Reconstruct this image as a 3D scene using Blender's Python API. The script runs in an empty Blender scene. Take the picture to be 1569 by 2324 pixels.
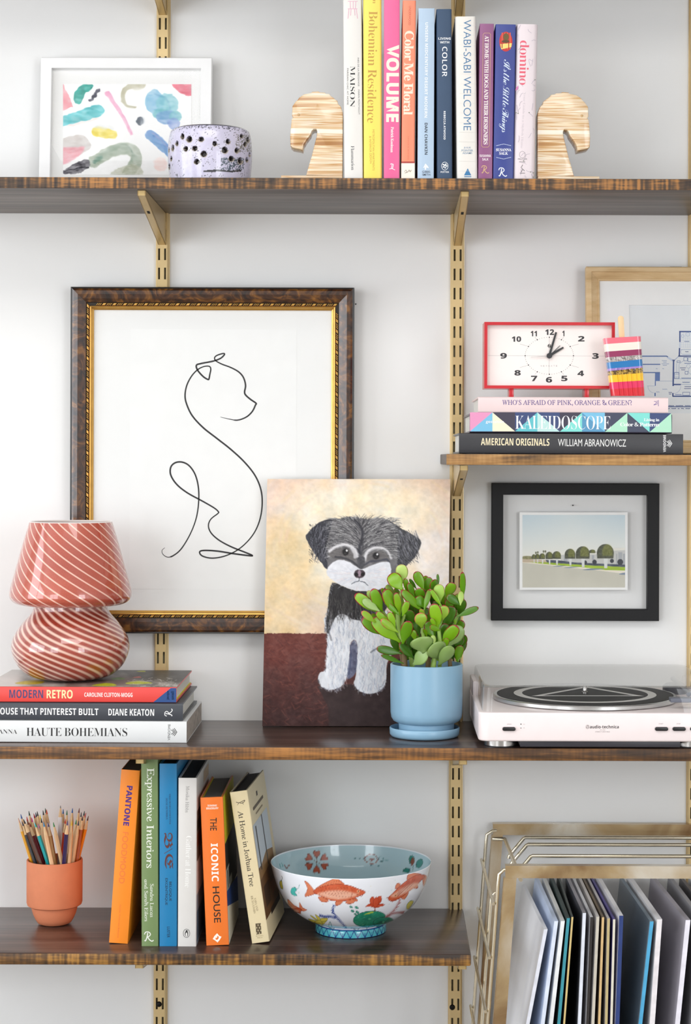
import bpy, bmesh, math, random
import numpy as np
from mathutils import Vector, Matrix, Quaternion
random.seed(7); RNG = np.random.default_rng(7)
SC = bpy.context.scene
COL = SC.collection

# ------------------------------------------------------------------ camera
F = 4242.0; XC = 870.0; YH = 1040.0; DIST = 3.063; EYE = 1.35
ROLL = math.radians(0.18)
CAM_POS = Vector((0, -DIST, EYE))
cam_d = bpy.data.cameras.new('camera'); cam = bpy.data.objects.new('camera', cam_d); COL.objects.link(cam)
cam.location = CAM_POS
cam.rotation_euler = (math.radians(90), -ROLL, 0)
cam_d.sensor_fit = 'VERTICAL'; cam_d.sensor_height = 36.0; cam_d.sensor_width = 36.0
cam_d.lens = F / 2324 * 36
cam_d.shift_x = -(XC - 784.5) / 2324
cam_d.shift_y = -(1162 - YH) / 2324
cam_d.clip_start = 0.05
SC.camera = cam

# ------------------------------------------------------------------ light
SC.view_settings.view_transform = 'Standard'
SC.view_settings.look = 'None'
SC.view_settings.gamma = 1.0
SC.view_settings.use_curve_mapping = False
SC.view_settings.exposure = 0.0
world = bpy.data.worlds.new('daylight'); SC.world = world; world.use_nodes = True
world.node_tree.nodes['Background'].inputs[0].default_value = (0.80, 0.88, 1.0, 1)
world.node_tree.nodes['Background'].inputs[1].default_value = 1.0

def area(name, loc, rot, sx, sy, power, col):
    l = bpy.data.lights.new(name, 'AREA'); l.shape = 'RECTANGLE'; l.size = sx; l.size_y = sy
    l.energy = power; l.color = col
    o = bpy.data.objects.new(name, l); COL.objects.link(o); o.location = loc; o.rotation_euler = rot
    return o
R90 = math.pi / 2
# daylight entering by the window in the left wall and by the two windows behind the camera
area('daylight_side_window', (-3.12, -1.9, 1.55), (0, -R90, 0), 1.8, 2.2, 54, (0.97, 0.99, 1.01))
area('daylight_rear_window_a', (-2.36, -4.66, 1.45), (R90, 0, 0), 1.25, 2.1, 42, (0.97, 0.99, 1.01))
area('daylight_rear_window_b', (2.16, -4.66, 1.45), (R90, 0, 0), 1.25, 2.1, 50, (0.97, 0.99, 1.01))
# unseen fill light added at the ceiling to brighten upward-facing surfaces
area('ceiling_fill_light', (-0.2, -1.9, 2.60), (0, 0, 0), 1.5, 1.0, 22, (1.0, 0.985, 0.96))

# ------------------------------------------------------------------ helpers
def W(px, py, Y):
    u = px - XC; v = -(py - YH); c, s = math.cos(ROLL), math.sin(ROLL)
    u, v = u * c - v * s, u * s + v * c
    d = DIST + Y
    return Vector((u * d / F, Y, EYE + v * d / F))
def ray(px, py):
    return (W(px, py, -DIST + 1.0) - CAM_POS)
def on_plane(px, py, O, N):
    r = ray(px, py)
    t = (O - CAM_POS).dot(N) / r.dot(N)
    return CAM_POS + r * t
def PX(P):
    P = np.asarray(P, float); d = P[..., 1] + DIST
    u = P[..., 0] / d * F; v = (P[..., 2] - EYE) / d * F
    c, s = math.cos(ROLL), math.sin(ROLL)
    return XC + u * c + v * s, YH - (-u * s + v * c)
def Yfor(py, z, px=XC):      # depth at which a point of height z shows at image row py
    v = -(py - YH) + (px - XC) * math.sin(ROLL)
    return F * (z - EYE) / v - DIST

def s2l(c):
    c = np.asarray(c, float)
    return np.where(c <= 0.04045, c / 12.92, ((c + 0.055) / 1.055) ** 2.4)
def rgb(*c):
    if len(c) == 1: c = c[0]
    return tuple(float(x) for x in s2l(np.asarray(c) / 255.0)) + (1.0,)

_mats = {}
def mat(name, col=(128, 128, 128), rough=0.5, metal=0.0, spec=0.5, coat=0.0, coat_rough=0.05, var=0.0, vscale=40.0, bump=0.0, bscale=200.0, stretch=(1, 1, 1), alpha=1.0, sub=0.0, trans=0.0):
    if name in _mats: return _mats[name]
    m = bpy.data.materials.new(name); m.use_nodes = True; _mats[name] = m
    nt = m.node_tree; b = nt.nodes['Principled BSDF']; I = b.inputs
    c = rgb(col)
    I['Base Color'].default_value = c; I['Roughness'].default_value = rough; I['Metallic'].default_value = metal
    I['Specular IOR Level'].default_value = spec; I['Coat Weight'].default_value = coat; I['Coat Roughness'].default_value = coat_rough
    if sub: I['Subsurface Weight'].default_value = sub; I['Subsurface Radius'].default_value = (0.004, 0.003, 0.002)
    tc = nt.nodes.new('ShaderNodeTexCoord'); mp = nt.nodes.new('ShaderNodeMapping'); mp.inputs['Scale'].default_value = stretch
    nt.links.new(tc.outputs['Object'], mp.inputs['Vector'])
    n = nt.nodes.new('ShaderNodeTexNoise'); n.inputs['Scale'].default_value = vscale; n.inputs['Detail'].default_value = 5
    nt.links.new(mp.outputs['Vector'], n.inputs['Vector'])
    r = nt.nodes.new('ShaderNodeMapRange'); r.inputs['From Min'].default_value = 0.25; r.inputs['From Max'].default_value = 0.75
    r.inputs['To Min'].default_value = 1 - max(var, 0.015); r.inputs['To Max'].default_value = 1 + max(var, 0.015)
    nt.links.new(n.outputs['Fac'], r.inputs['Value'])
    mx = nt.nodes.new('ShaderNodeVectorMath'); mx.operation = 'SCALE'; mx.inputs[0].default_value = c[:3]
    nt.links.new(r.outputs['Result'], mx.inputs['Scale']); nt.links.new(mx.outputs['Vector'], I['Base Color'])
    if bump:
        n2 = nt.nodes.new('ShaderNodeTexNoise'); n2.inputs['Scale'].default_value = bscale; n2.inputs['Detail'].default_value = 3
        nt.links.new(mp.outputs['Vector'], n2.inputs['Vector'])
        bp = nt.nodes.new('ShaderNodeBump'); bp.inputs['Strength'].default_value = bump; bp.inputs['Distance'].default_value = 0.001
        nt.links.new(n2.outputs['Fac'], bp.inputs['Height']); nt.links.new(bp.outputs['Normal'], I['Normal'])
    return m
def vmat(name, rough=0.5, spec=0.5, coat=0.0, bump=0.0, bscale=300.0, emit=False):
    """colour from the mesh's own colour attribute, with a fine grain"""
    if name in _mats: return _mats[name]
    m = bpy.data.materials.new(name); m.use_nodes = True; _mats[name] = m
    nt = m.node_tree; b = nt.nodes['Principled BSDF']
    a = nt.nodes.new('ShaderNodeAttribute'); a.attribute_name = 'Col'
    nt.links.new(a.outputs['Color'], b.inputs['Base Color'])
    b.inputs['Roughness'].default_value = rough; b.inputs['Specular IOR Level'].default_value = spec; b.inputs['Coat Weight'].default_value = coat
    b.inputs['Coat Roughness'].default_value = 0.03
    if bump:
        n2 = nt.nodes.new('ShaderNodeTexNoise'); n2.inputs['Scale'].default_value = bscale; n2.inputs['Detail'].default_value = 3
        tc = nt.nodes.new('ShaderNodeTexCoord'); nt.links.new(tc.outputs['Object'], n2.inputs['Vector'])
        bp = nt.nodes.new('ShaderNodeBump'); bp.inputs['Strength'].default_value = bump; bp.inputs['Distance'].default_value = 0.001
        nt.links.new(n2.outputs['Fac'], bp.inputs['Height']); nt.links.new(bp.outputs['Normal'], b.inputs['Normal'])
    return m
def glass_mat(name, tint=(255, 255, 255), ior=1.45, rough=0.0):
    """thin clear sheet: passes light straight, mirrors by Fresnel"""
    if name in _mats: return _mats[name]
    m = bpy.data.materials.new(name); m.use_nodes = True; _mats[name] = m
    nt = m.node_tree; nt.nodes.clear()
    o = nt.nodes.new('ShaderNodeOutputMaterial'); t = nt.nodes.new('ShaderNodeBsdfTransparent'); g = nt.nodes.new('ShaderNodeBsdfGlossy')
    f = nt.nodes.new('ShaderNodeFresnel'); f.inputs['IOR'].default_value = ior; x = nt.nodes.new('ShaderNodeMixShader')
    # a sheet mirrors the same from both of its faces: undo the node's inversion on back faces
    ge = nt.nodes.new('ShaderNodeNewGeometry'); ma = nt.nodes.new('ShaderNodeMath'); ma.operation = 'MULTIPLY_ADD'; ma.inputs[1].default_value = 1 / ior - ior; ma.inputs[2].default_value = ior
    nt.links.new(ge.outputs['Backfacing'], ma.inputs[0]); nt.links.new(ma.outputs[0], f.inputs['IOR'])
    t.inputs['Color'].default_value = rgb(tint); g.inputs['Roughness'].default_value = rough
    nt.links.new(f.outputs[0], x.inputs[0]); nt.links.new(t.outputs[0], x.inputs[1]); nt.links.new(g.outputs[0], x.inputs[2]); nt.links.new(x.outputs[0], o.inputs[0])
    return m

def tag(o, label=None, cat=None, group=None, kind=None):
    if label: o['label'] = label
    if cat: o['category'] = cat
    if group: o['group'] = group
    if kind: o['kind'] = kind
    return o
def thing(name, label, cat, loc, group=None):
    o = bpy.data.objects.new(name, None); COL.objects.link(o); o.location = loc; o.empty_display_size = 0.02
    return tag(o, label, cat, group)
def wloc(o):
    v = Vector((0, 0, 0))
    while o: v += o.location; o = o.parent
    return v
class MB:
    def __init__(s): s.v = []; s.f = []; s.mi = []
    def add(s, verts, faces, mi=0):
        b = len(s.v); s.v += [tuple(v) for v in verts]; s.f += [tuple(i + b for i in f) for f in faces]; s.mi += [mi] * len(faces); return s
    def quad(s, a, b, c, d, mi=0): return s.add([a, b, c, d], [(0, 1, 2, 3)], mi)
    def box(s, lo, hi, mi=0, bev=0.0, seg=2):
        lo = Vector(lo); hi = Vector(hi)
        if bev:
            bm = bmesh.new(); bmesh.ops.create_cube(bm, size=1)
            for v in bm.verts: v.co = Vector([(lo[i] + hi[i]) / 2 + v.co[i] * (hi[i] - lo[i]) for i in range(3)])
            bmesh.ops.bevel(bm, geom=bm.edges[:], offset=bev, segments=seg, profile=0.5, affect='EDGES', clamp_overlap=True)
            bm.verts.index_update(); vs = [v.co.copy() for v in bm.verts]; fs = [[v.index for v in f.verts] for f in bm.faces]; bm.free()
            return s.add(vs, fs, mi)
        vs = [(x, y, z) for x in (lo.x, hi.x) for y in (lo.y, hi.y) for z in (lo.z, hi.z)]
        return s.add(vs, [(0, 1, 3, 2), (4, 6, 7, 5), (0, 4, 5, 1), (2, 3, 7, 6), (0, 2, 6, 4), (1, 5, 7, 3)], mi)
    def obox(s, O, a, b, c, mi=0):
        O, a, b, c = map(Vector, (O, a, b, c))
        vs = [O + a * i + b * j + c * k for i in (0, 1) for j in (0, 1) for k in (0, 1)]
        return s.add(vs, [(0, 1, 3, 2), (4, 6, 7, 5), (0, 4, 5, 1), (2, 3, 7, 6), (0, 2, 6, 4), (1, 5, 7, 3)], mi)
    def lathe(s, prof, cx, cy, n=48, mi=0, a0=0.0, close=True):
        vs = []; fs = []; k = len(prof)
        for i in range(n):
            a = a0 + 2 * math.pi * i / n
            for r, z in prof: vs.append((cx + r * math.cos(a), cy + r * math.sin(a), z))
        for i in range(n):
            j = (i + 1) % n
            for p in range(k - 1): fs.append((i * k + p, j * k + p, j * k + p + 1, i * k + p + 1))
        s.add(vs, fs, mi)
        return s
    def disc(s, cx, cy, z, r, n=48, mi=0, up=True):
        vs = [(cx + r * math.cos(2 * math.pi * i / n), cy + r * math.sin(2 * math.pi * i / n), z) for i in range(n)]
        return s.add(vs, [tuple(range(n)) if up else tuple(reversed(range(n)))], mi)
    def tube(s, path, r, n=8, mi=0, caps=True):
        path = [Vector(p) for p in path]; rs = r if isinstance(r, (list, tuple)) else [r] * len(path)
        vs = []; fs = []; up = None
        for i, p in enumerate(path):
            t = (path[min(i + 1, len(path) - 1)] - path[max(i - 1, 0)]).normalized()
            if up is None:
                up = t.orthogonal().normalized()
            up = (up - t * up.dot(t)).normalized(); sd = t.cross(up)
            for k in range(n):
                a = 2 * math.pi * k / n; vs.append(p + (up * math.cos(a) + sd * math.sin(a)) * rs[i])
        for i in range(len(path) - 1):
            for k in range(n):
                fs.append((i * n + k, i * n + (k + 1) % n, (i + 1) * n + (k + 1) % n, (i + 1) * n + k))
        if caps: fs += [tuple(reversed(range(n))), tuple(range((len(path) - 1) * n, len(path) * n))]
        return s.add(vs, fs, mi)
    def prism(s, pts, ext, mi=0, bev=0.0, seg=2):
        """closed outline of 3D points pushed along ext"""
        ext = Vector(ext); bm = bmesh.new(); vs = [bm.verts.new(p) for p in pts]; f = bm.faces.new(vs)
        r = bmesh.ops.extrude_face_region(bm, geom=[f])
        nv = [e for e in r['geom'] if isinstance(e, bmesh.types.BMVert)]
        for v in nv: v.co += ext
        bmesh.ops.recalc_face_normals(bm, faces=bm.faces[:])
        if bev:
            big = [e for e in bm.edges if len(e.link_faces) == 2 and any(len(f.verts) == len(pts) for f in e.link_faces)]
            bmesh.ops.bevel(bm, geom=big, offset=bev, segments=seg, profile=0.5, affect='EDGES', clamp_overlap=True)
        bm.verts.index_update(); vv = [v.co.copy() for v in bm.verts]; ff = [[v.index for v in f.verts] for f in bm.faces]; bm.free()
        return s.add(vv, ff, mi)
    def build(s, name, mats, parent=None, smooth=35, loc=None, recalc=False, colors=None, uv=None):
        """vertices are world coordinates; stored relative to the thing's base"""
        off = wloc(parent) if parent else Vector(loc or (0, 0, 0))
        me = bpy.data.meshes.new(name)
        v = np.asarray(s.v, dtype=np.float64) - np.array(off)
        me.from_pydata(v.tolist(), [], s.f)
        if not isinstance(mats, (list, tuple)): mats = [mats]
        for m in mats: me.materials.append(m)
        if len(mats) > 1: me.polygons.foreach_set('material_index', s.mi)
        if recalc:
            bm = bmesh.new(); bm.from_mesh(me); bmesh.ops.recalc_face_normals(bm, faces=bm.faces[:]); bm.to_mesh(me); bm.free()
        if smooth:
            me.shade_smooth(); me.set_sharp_from_angle(angle=math.radians(smooth))
        if colors is not None:
            a = me.color_attributes.new('Col', 'FLOAT_COLOR', 'POINT')
            c = np.ones((len(s.v), 4), np.float32); c[:, :3] = colors; a.data.foreach_set('color', c.ravel())
        if uv is not None:
            l = me.uv_layers.new(name='UVMap'); vi = np.empty(len(me.loops), np.int32); me.loops.foreach_get('vertex_index', vi)
            l.data.foreach_set('uv', np.asarray(uv, np.float32)[vi].ravel())
        me.update()
        o = bpy.data.objects.new(name, me); COL.objects.link(o)
        if parent: o.parent = parent
        else: o.location = off
        return o
def copy_tree(o, parent=None):
    c = o.copy(); COL.objects.link(c); c.parent = parent
    for ch in list(o.children): copy_tree(ch, c)
    return c
def cr(pts, n=8, closed=False):
    """Catmull-Rom through the points"""
    P = np.asarray(pts, float); m = len(P); out = []
    for i in range(m if closed else m - 1):
        g = (lambda k: P[k % m]) if closed else (lambda k: P[min(max(k, 0), m - 1)])
        p0, p1, p2, p3 = g(i - 1), g(i), g(i + 1), g(i + 2)
        for t in np.arange(n) / n:
            out.append(0.5 * (2 * p1 + (p2 - p0) * t + (2 * p0 - 5 * p1 + 4 * p2 - p3) * t * t + (3 * p1 - p0 - 3 * p2 + p3) * t ** 3))
    if not closed: out.append(P[-1])
    return np.array(out)

# ---------------------------------------------------------------- lettering
_txs = bpy.data.scenes.new('lettering_scratch'); _txc = {}
def _map(s, U, L, D=None):
    o = ''
    for c in s:
        if 'A' <= c <= 'Z': o += chr(U + ord(c) - 65)
        elif 'a' <= c <= 'z':
            k = chr(L + ord(c) - 97); o += 'ℎ' if k == '\U0001D455' else k
        elif D and '0' <= c <= '9': o += chr(D + ord(c) - 48)
        else: o += c
    return o
try:      # the lettering alphabets come with Blender; without this the text objects find them by themselves, only slower
    _mathfont = bpy.data.fonts.load(bpy.utils.system_resource('DATAFILES', path='fonts') + '/NotoSansMath-Regular.woff2')
except Exception:
    _mathfont = None
STY = {  # alphabet, weight offset, slant, spacing
    'sans': (None, 0.0, 0, 1.0), 'sanslight': (None, -0.008, 0, 1.0), 'sansmid': (None, 0.008, 0, 1.0), 'sanswide': (None, 0.008, 0, 1.25),
    'bold': ('b', 0.0, 0, 1.0), 'black': ('b', 0.014, 0, 1.0), 'boldmid': ('b', -0.010, 0, 0.98), 'boldw': ('b', 0.0, 0, 1.2),
    'serif': ('s', -0.006, 0, 0.92), 'serifb': ('s', 0.004, 0, 0.92), 'didone': ('s', -0.0085, 0, 0.95), 'stencil': ('s', -0.0085, 0, 0.95),
    'roman': ('i', 0.004, 0.285, 0.98), 'romanb': ('i', 0.006, 0.285, 0.98), 'italic': ('i', 0.0, 0, 0.95), 'script': ('c', -0.006, 0, 0.80), 'fraktur': ('f', 0.0, 0, 0.9)}
def text2d(s, style):
    k = (s, style)
    if k in _txc: return _txc[k]
    al, off, sl, sp = STY[style]
    b = {None: s, 'b': _map(s, 0x1D5D4, 0x1D5EE, 0x1D7EC), 's': _map(s, 0x1D400, 0x1D41A, 0x1D7CE), 'i': _map(s, 0x1D434, 0x1D44E), 'c': _map(s, 0x1D4D0, 0x1D4EA), 'f': _map(s, 0x1D56C, 0x1D586)}[al]
    c = bpy.data.curves.new('t', 'FONT'); c.body = b; c.size = 1; c.offset = off; c.space_character = sp; c.resolution_u = 6 if off < -0.009 else 4
    if al and _mathfont: c.font = _mathfont
    o = bpy.data.objects.new('t', c); _txs.collection.objects.link(o)
    vl = _txs.view_layers[0]; vl.update()
    me = bpy.data.meshes.new_from_object(o.evaluated_get(vl.depsgraph))
    v = np.array([x.co[:2] for x in me.vertices]); f = [tuple(p.vertices) for p in me.polygons]
    bpy.data.meshes.remove(me); bpy.data.objects.remove(o); bpy.data.curves.remove(c)
    v[:, 0] -= sl * v[:, 1]
    lo = v.min(0); hi = v.max(0); v = (v - lo) / (hi - lo)
    _txc[k] = (v, f); return _txc[k]
LIFT = 0.00012
def lettering(parent, s, style, A, B, h, m, O=None, N=None, name='title_lettering', lift=LIFT, label=None):
    """A, B: photo points of the middle of the first and last letter edge; h: letter height in photo pixels"""
    N = Vector(N).normalized() if N is not None else Vector((0, -1, 0))
    a = on_plane(*A, O, N); b = on_plane(*B, O, N); d = (b - a); L = d.length; d.normalize()
    up = N.cross(d).normalized(); hh = h * ((a + b) / 2 - CAM_POS).y / F
    if abs(N.z) > 0.7: hh = h
    v, f = text2d(s, style)
    mb = MB(); mb.add([a + d * (x * L) + up * ((y - 0.5) * hh) + N * lift for x, y in v], f)
    o = mb.build(name, m, parent, smooth=0)
    if label: o['label'] = label
    return o
def patches(parent, name, items, O, N, m=None, lift=LIFT, step=0.00003, label=None):
    """flat print: list of (photo polygon, colour 0-255) laid on the plane, later ones on top"""
    N = Vector(N).normalized(); mb = MB(); cols = []
    for i, (poly, c) in enumerate(items):
        pts = [on_plane(x, y, O, N) + N * (lift + step * i) for x, y in poly]
        mb.add(pts, [tuple(range(len(pts)))]); cols += [s2l(np.array(c) / 255.0)] * len(pts)
    o = mb.build(name, m or vmat('printed_ink', 0.5), parent, smooth=0, colors=np.array(cols), recalc=False)
    if label: o['label'] = label
    return o
def strip(pts, w):
    """photo polyline -> list of quads"""
    P = [np.asarray(p, float) for p in pts]; ws = w if isinstance(w, (list, tuple, np.ndarray)) else [w] * len(P); out = []
    for i in range(len(P) - 1):
        d = P[i + 1] - P[i]; l = np.hypot(*d)
        if l < 1e-6: continue
        n = np.array([-d[1], d[0]]) / l; e = d / l * min(ws[i], 1.0) * 0.3
        out.append([P[i] - e + n * ws[i] / 2, P[i + 1] + e + n * ws[i + 1] / 2, P[i + 1] + e - n * ws[i + 1] / 2, P[i] - e - n * ws[i] / 2])
    return out
def ribbon(pts, w):
    """photo polyline -> one continuous ribbon (quads sharing mitred edges)"""
    P = np.asarray(pts, float); T = np.gradient(P, axis=0); T /= np.maximum(np.hypot(T[:, 0], T[:, 1]), 1e-9)[:, None]
    Nn = np.stack([-T[:, 1], T[:, 0]], 1); ws = np.broadcast_to(np.asarray(w, float), (len(P),))[:, None]
    a = P + Nn * ws / 2; b = P - Nn * ws / 2
    return [[a[i], a[i + 1], b[i + 1], b[i]] for i in range(len(P) - 1)]
def circ(x, y, rx, ry=None, n=20, rot=0.0):
    ry = rx if ry is None else ry; c, s = math.cos(rot), math.sin(rot)
    return [(x + rx * math.cos(a) * c - ry * math.sin(a) * s, y + rx * math.cos(a) * s + ry * math.sin(a) * c) for a in [2 * math.pi * i / n for i in range(n)]]

# ---------------------------------------------------------------- painting onto fine meshes
def vnoise(h, w, cell, seed=0, octaves=3, stretch=(1, 1)):
    rg = np.random.default_rng(seed); out = np.zeros((h, w)); amp = 1.0; tot = 0
    for o in range(octaves):
        cy = max(cell / 2 ** o * stretch[1], 1.0); cx = max(cell / 2 ** o * stretch[0], 1.0)
        gh = int(h / cy) + 3; gw = int(w / cx) + 3; g = rg.random((gh, gw))
        y = np.arange(h) / cy; x = np.arange(w) / cx; yi = y.astype(int); xi = x.astype(int); fy = (y - yi)[:, None]; fx = (x - xi)[None]
        fy = fy * fy * (3 - 2 * fy); fx = fx * fx * (3 - 2 * fx)
        n = (g[yi][:, xi] * (1 - fx) + g[yi][:, xi + 1] * fx) * (1 - fy) + (g[yi + 1][:, xi] * (1 - fx) + g[yi + 1][:, xi + 1] * fx) * fy
        out += n * amp; tot += amp; amp *= 0.5
    return out / tot
class Raster:
    def __init__(s, x0, y0, x1, y1, res, bg):
        s.x0, s.y0, s.res = x0, y0, res; s.w = int((x1 - x0) * res) + 1; s.h = int((y1 - y0) * res) + 1
        s.a = np.empty((s.h, s.w, 3)); s.a[:] = np.array(bg) / 255.0
        s.X, s.Y = np.meshgrid(x0 + np.arange(s.w) / res, y0 + np.arange(s.h) / res)
    def win(s, pts, pad):
        P = np.asarray(pts); i0 = max(int((P[:, 0].min() - pad - s.x0) * s.res), 0); i1 = min(int((P[:, 0].max() + pad - s.x0) * s.res) + 2, s.w)
        j0 = max(int((P[:, 1].min() - pad - s.y0) * s.res), 0); j1 = min(int((P[:, 1].max() + pad - s.y0) * s.res) + 2, s.h)
        return (slice(j0, j1), slice(i0, i1)) if i1 > i0 and j1 > j0 else None
    @staticmethod
    def segdist(X, Y, P, closed):
        d = np.full(X.shape, 1e9); n = len(P); ins = np.zeros(X.shape, bool); tt = np.zeros(X.shape)
        for i in range(n if closed else n - 1):
            ax, ay = P[i]; bx, by = P[(i + 1) % n]; dx, dy = bx - ax, by - ay; l2 = dx * dx + dy * dy + 1e-12
            t = np.clip(((X - ax) * dx + (Y - ay) * dy) / l2, 0, 1); q = np.hypot(X - ax - t * dx, Y - ay - t * dy)
            m = q < d; d[m] = q[m]; tt[m] = (i + t[m]) / max(n - 1, 1)
            if closed and ay != by:
                c = ((ay > Y) != (by > Y)) & (X < (bx - ax) * (Y - ay) / (by - ay) + ax); ins ^= c
        return d, ins, tt
    def blend(s, w, al, col):
        col = np.asarray(col) / 255.0
        s.a[w] = s.a[w] * (1 - al[..., None]) + col * al[..., None]
    def fill(s, pts, col, soft=0.8, alpha=1.0, smooth=6, var=0.0, cell=8, seed=1, stretch=(1, 1), edge=None):
        P = cr(pts, smooth, True) if smooth else np.asarray(pts, float)
        w = s.win(P, soft * 2 + 2)
        if w is None: return
        X, Y = s.X[w], s.Y[w]; d, ins, _ = s.segdist(X, Y, P, True); sd = np.where(ins, d, -d)
        al = np.clip(sd / soft + 0.5, 0, 1); al = al * al * (3 - 2 * al) * alpha
        c = np.asarray(col, float)
        if var:
            n = vnoise(X.shape[0], X.shape[1], cell * s.res, seed, 3, stretch)[..., None] - 0.5
            c = np.clip(c + n * 2 * var, 0, 255)
        s.blend(w, al, c)
        if edge is not None: s.stroke(np.vstack([P, P[:1]]), edge[0], edge[1], smooth=0)
    def stroke(s, pts, width, col, alpha=1.0, soft=0.7, smooth=5, w2=None):
        P = cr(pts, smooth) if smooth and len(pts) > 2 else np.asarray(pts, float)
        w = s.win(P, width + soft + 1)
        if w is None: return
        d, _, t = s.segdist(s.X[w], s.Y[w], P, False)
        wd = width if w2 is None else width + (w2 - width) * t
        s.blend(w, np.clip((wd / 2 - d) / soft + 0.5, 0, 1) * alpha, col)
    def ell(s, x, y, rx, ry, col, soft=0.8, alpha=1.0, rot=0.0): s.fill(circ(x, y, rx, ry, 24, rot), col, soft, alpha, 0)
    def warp(s, amp, cell, seed):
        dx = (vnoise(s.h, s.w, cell * s.res, seed, 2) - .5) * 2 * amp * s.res; dy = (vnoise(s.h, s.w, cell * s.res, seed + 1, 2) - .5) * 2 * amp * s.res
        j, i = np.mgrid[0:s.h, 0:s.w]; s.a = s.a[np.clip((j + dy).round().astype(int), 0, s.h - 1), np.clip((i + dx).round().astype(int), 0, s.w - 1)]
    def sample(s, px, py):
        x = np.clip((px - s.x0) * s.res, 0, s.w - 1.001); y = np.clip((py - s.y0) * s.res, 0, s.h - 1.001)
        xi = x.astype(int); yi = y.astype(int); fx = (x - xi)[..., None]; fy = (y - yi)[..., None]
        c = (s.a[yi, xi] * (1 - fx) + s.a[yi, xi + 1] * fx) * (1 - fy) + (s.a[yi + 1, xi] * (1 - fx) + s.a[yi + 1, xi + 1] * fx) * fy
        return s2l(np.clip(c, 0, 1))
def painted_sheet(parent, name, ras, TL, TR, BL, BR, nx, ny, m, bulge=None):
    """fine quad grid between four world corners, coloured from the raster"""
    TL, TR, BL, BR = (np.array(v) for v in (TL, TR, BL, BR))
    u = np.linspace(0, 1, nx + 1)[None, :, None]; v = np.linspace(0, 1, ny + 1)[:, None, None]
    P = (TL * (1 - u) + TR * u) * (1 - v) + (BL * (1 - u) + BR * u) * v
    px, py = PX(P); c = ras.sample(px, py).reshape(-1, 3); P = P.reshape(-1, 3)
    i = np.arange(ny)[:, None] * (nx + 1) + np.arange(nx)[None]; q = np.stack([i, i + nx + 1, i + nx + 2, i + 1], -1).reshape(-1, 4)
    mb = MB(); mb.v = P; mb.f = q.tolist()
    return mb.build(name, m, parent, smooth=0, colors=c)

# ================================================================== THE ROOM
plaster = mat('wall_plaster', (241, 241, 240), rough=0.75, spec=0.25, var=0.012, vscale=3.0, bump=0.06, bscale=160)
room_paint = mat('room_paint', (228, 228, 227), rough=0.8, spec=0.2)
floor_m = mat('oak_floorboards', (142, 128, 112), rough=0.5, var=0.15, vscale=12, stretch=(8, 1, 1))
trim_m = mat('white_trim_paint', (240, 240, 238), rough=0.4)
def struct(o): o['kind'] = 'structure'; return o
X0, X1, YB = -3.05, 2.95, -4.6
struct(MB().box((X0 - 0.1, 0, 0), (X1 + 0.1, 0.1, 2.62)).build('wall_back', plaster))
struct(MB().box((X0 - 0.1, YB - 0.2, -0.1), (X1 + 0.1, 0.1, 0)).build('floor', floor_m))
struct(MB().box((X0 - 0.1, YB - 0.2, 2.62), (X1 + 0.1, 0.1, 2.72)).build('ceiling', room_paint))
struct(MB().box((X1, YB - 0.2, 0), (X1 + 0.1, 0, 2.62)).build('wall_right', room_paint))
wl = MB()
wl.box((X0 - 0.1, YB - 0.2, 0), (X0, -3.0, 2.62)).box((X0 - 0.1, -0.8, 0), (X0, 0, 2.62)).box((X0 - 0.1, -3.0, 0), (X0, -0.8, 0.65)).box((X0 - 0.1, -3.0, 2.45), (X0, -0.8, 2.62))
struct(wl.build('wall_left', room_paint))
wf = MB(); WINS = (-2.36, 2.16)
for xa_, xb_ in ((X0, -2.985), (-1.735, 1.535), (2.785, X1)): wf.box((xa_, YB - 0.2, 0), (xb_, YB, 2.62))
for xw in WINS: wf.box((xw - 0.625, YB - 0.2, 0), (xw + 0.625, YB, 0.4)).box((xw - 0.625, YB - 0.2, 2.5), (xw + 0.625, YB, 2.62))
struct(wf.build('wall_front', room_paint))
w1 = MB(); w1.box((X0 - 0.03, -1.93, 0.65), (X0, -1.87, 2.45)).box((X0 - 0.03, -3.0, 1.53), (X0, -0.8, 1.57)); struct(w1.build('window_1', trim_m))
for k, xw in enumerate(WINS):
    w2 = MB(); w2.box((xw - 0.02, YB - 0.02, 0.4), (xw + 0.02, YB, 2.5)).box((xw - 0.625, YB - 0.02, 1.43), (xw + 0.625, YB, 1.47)); struct(w2.build('window_%d' % (k + 2), trim_m))

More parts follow.
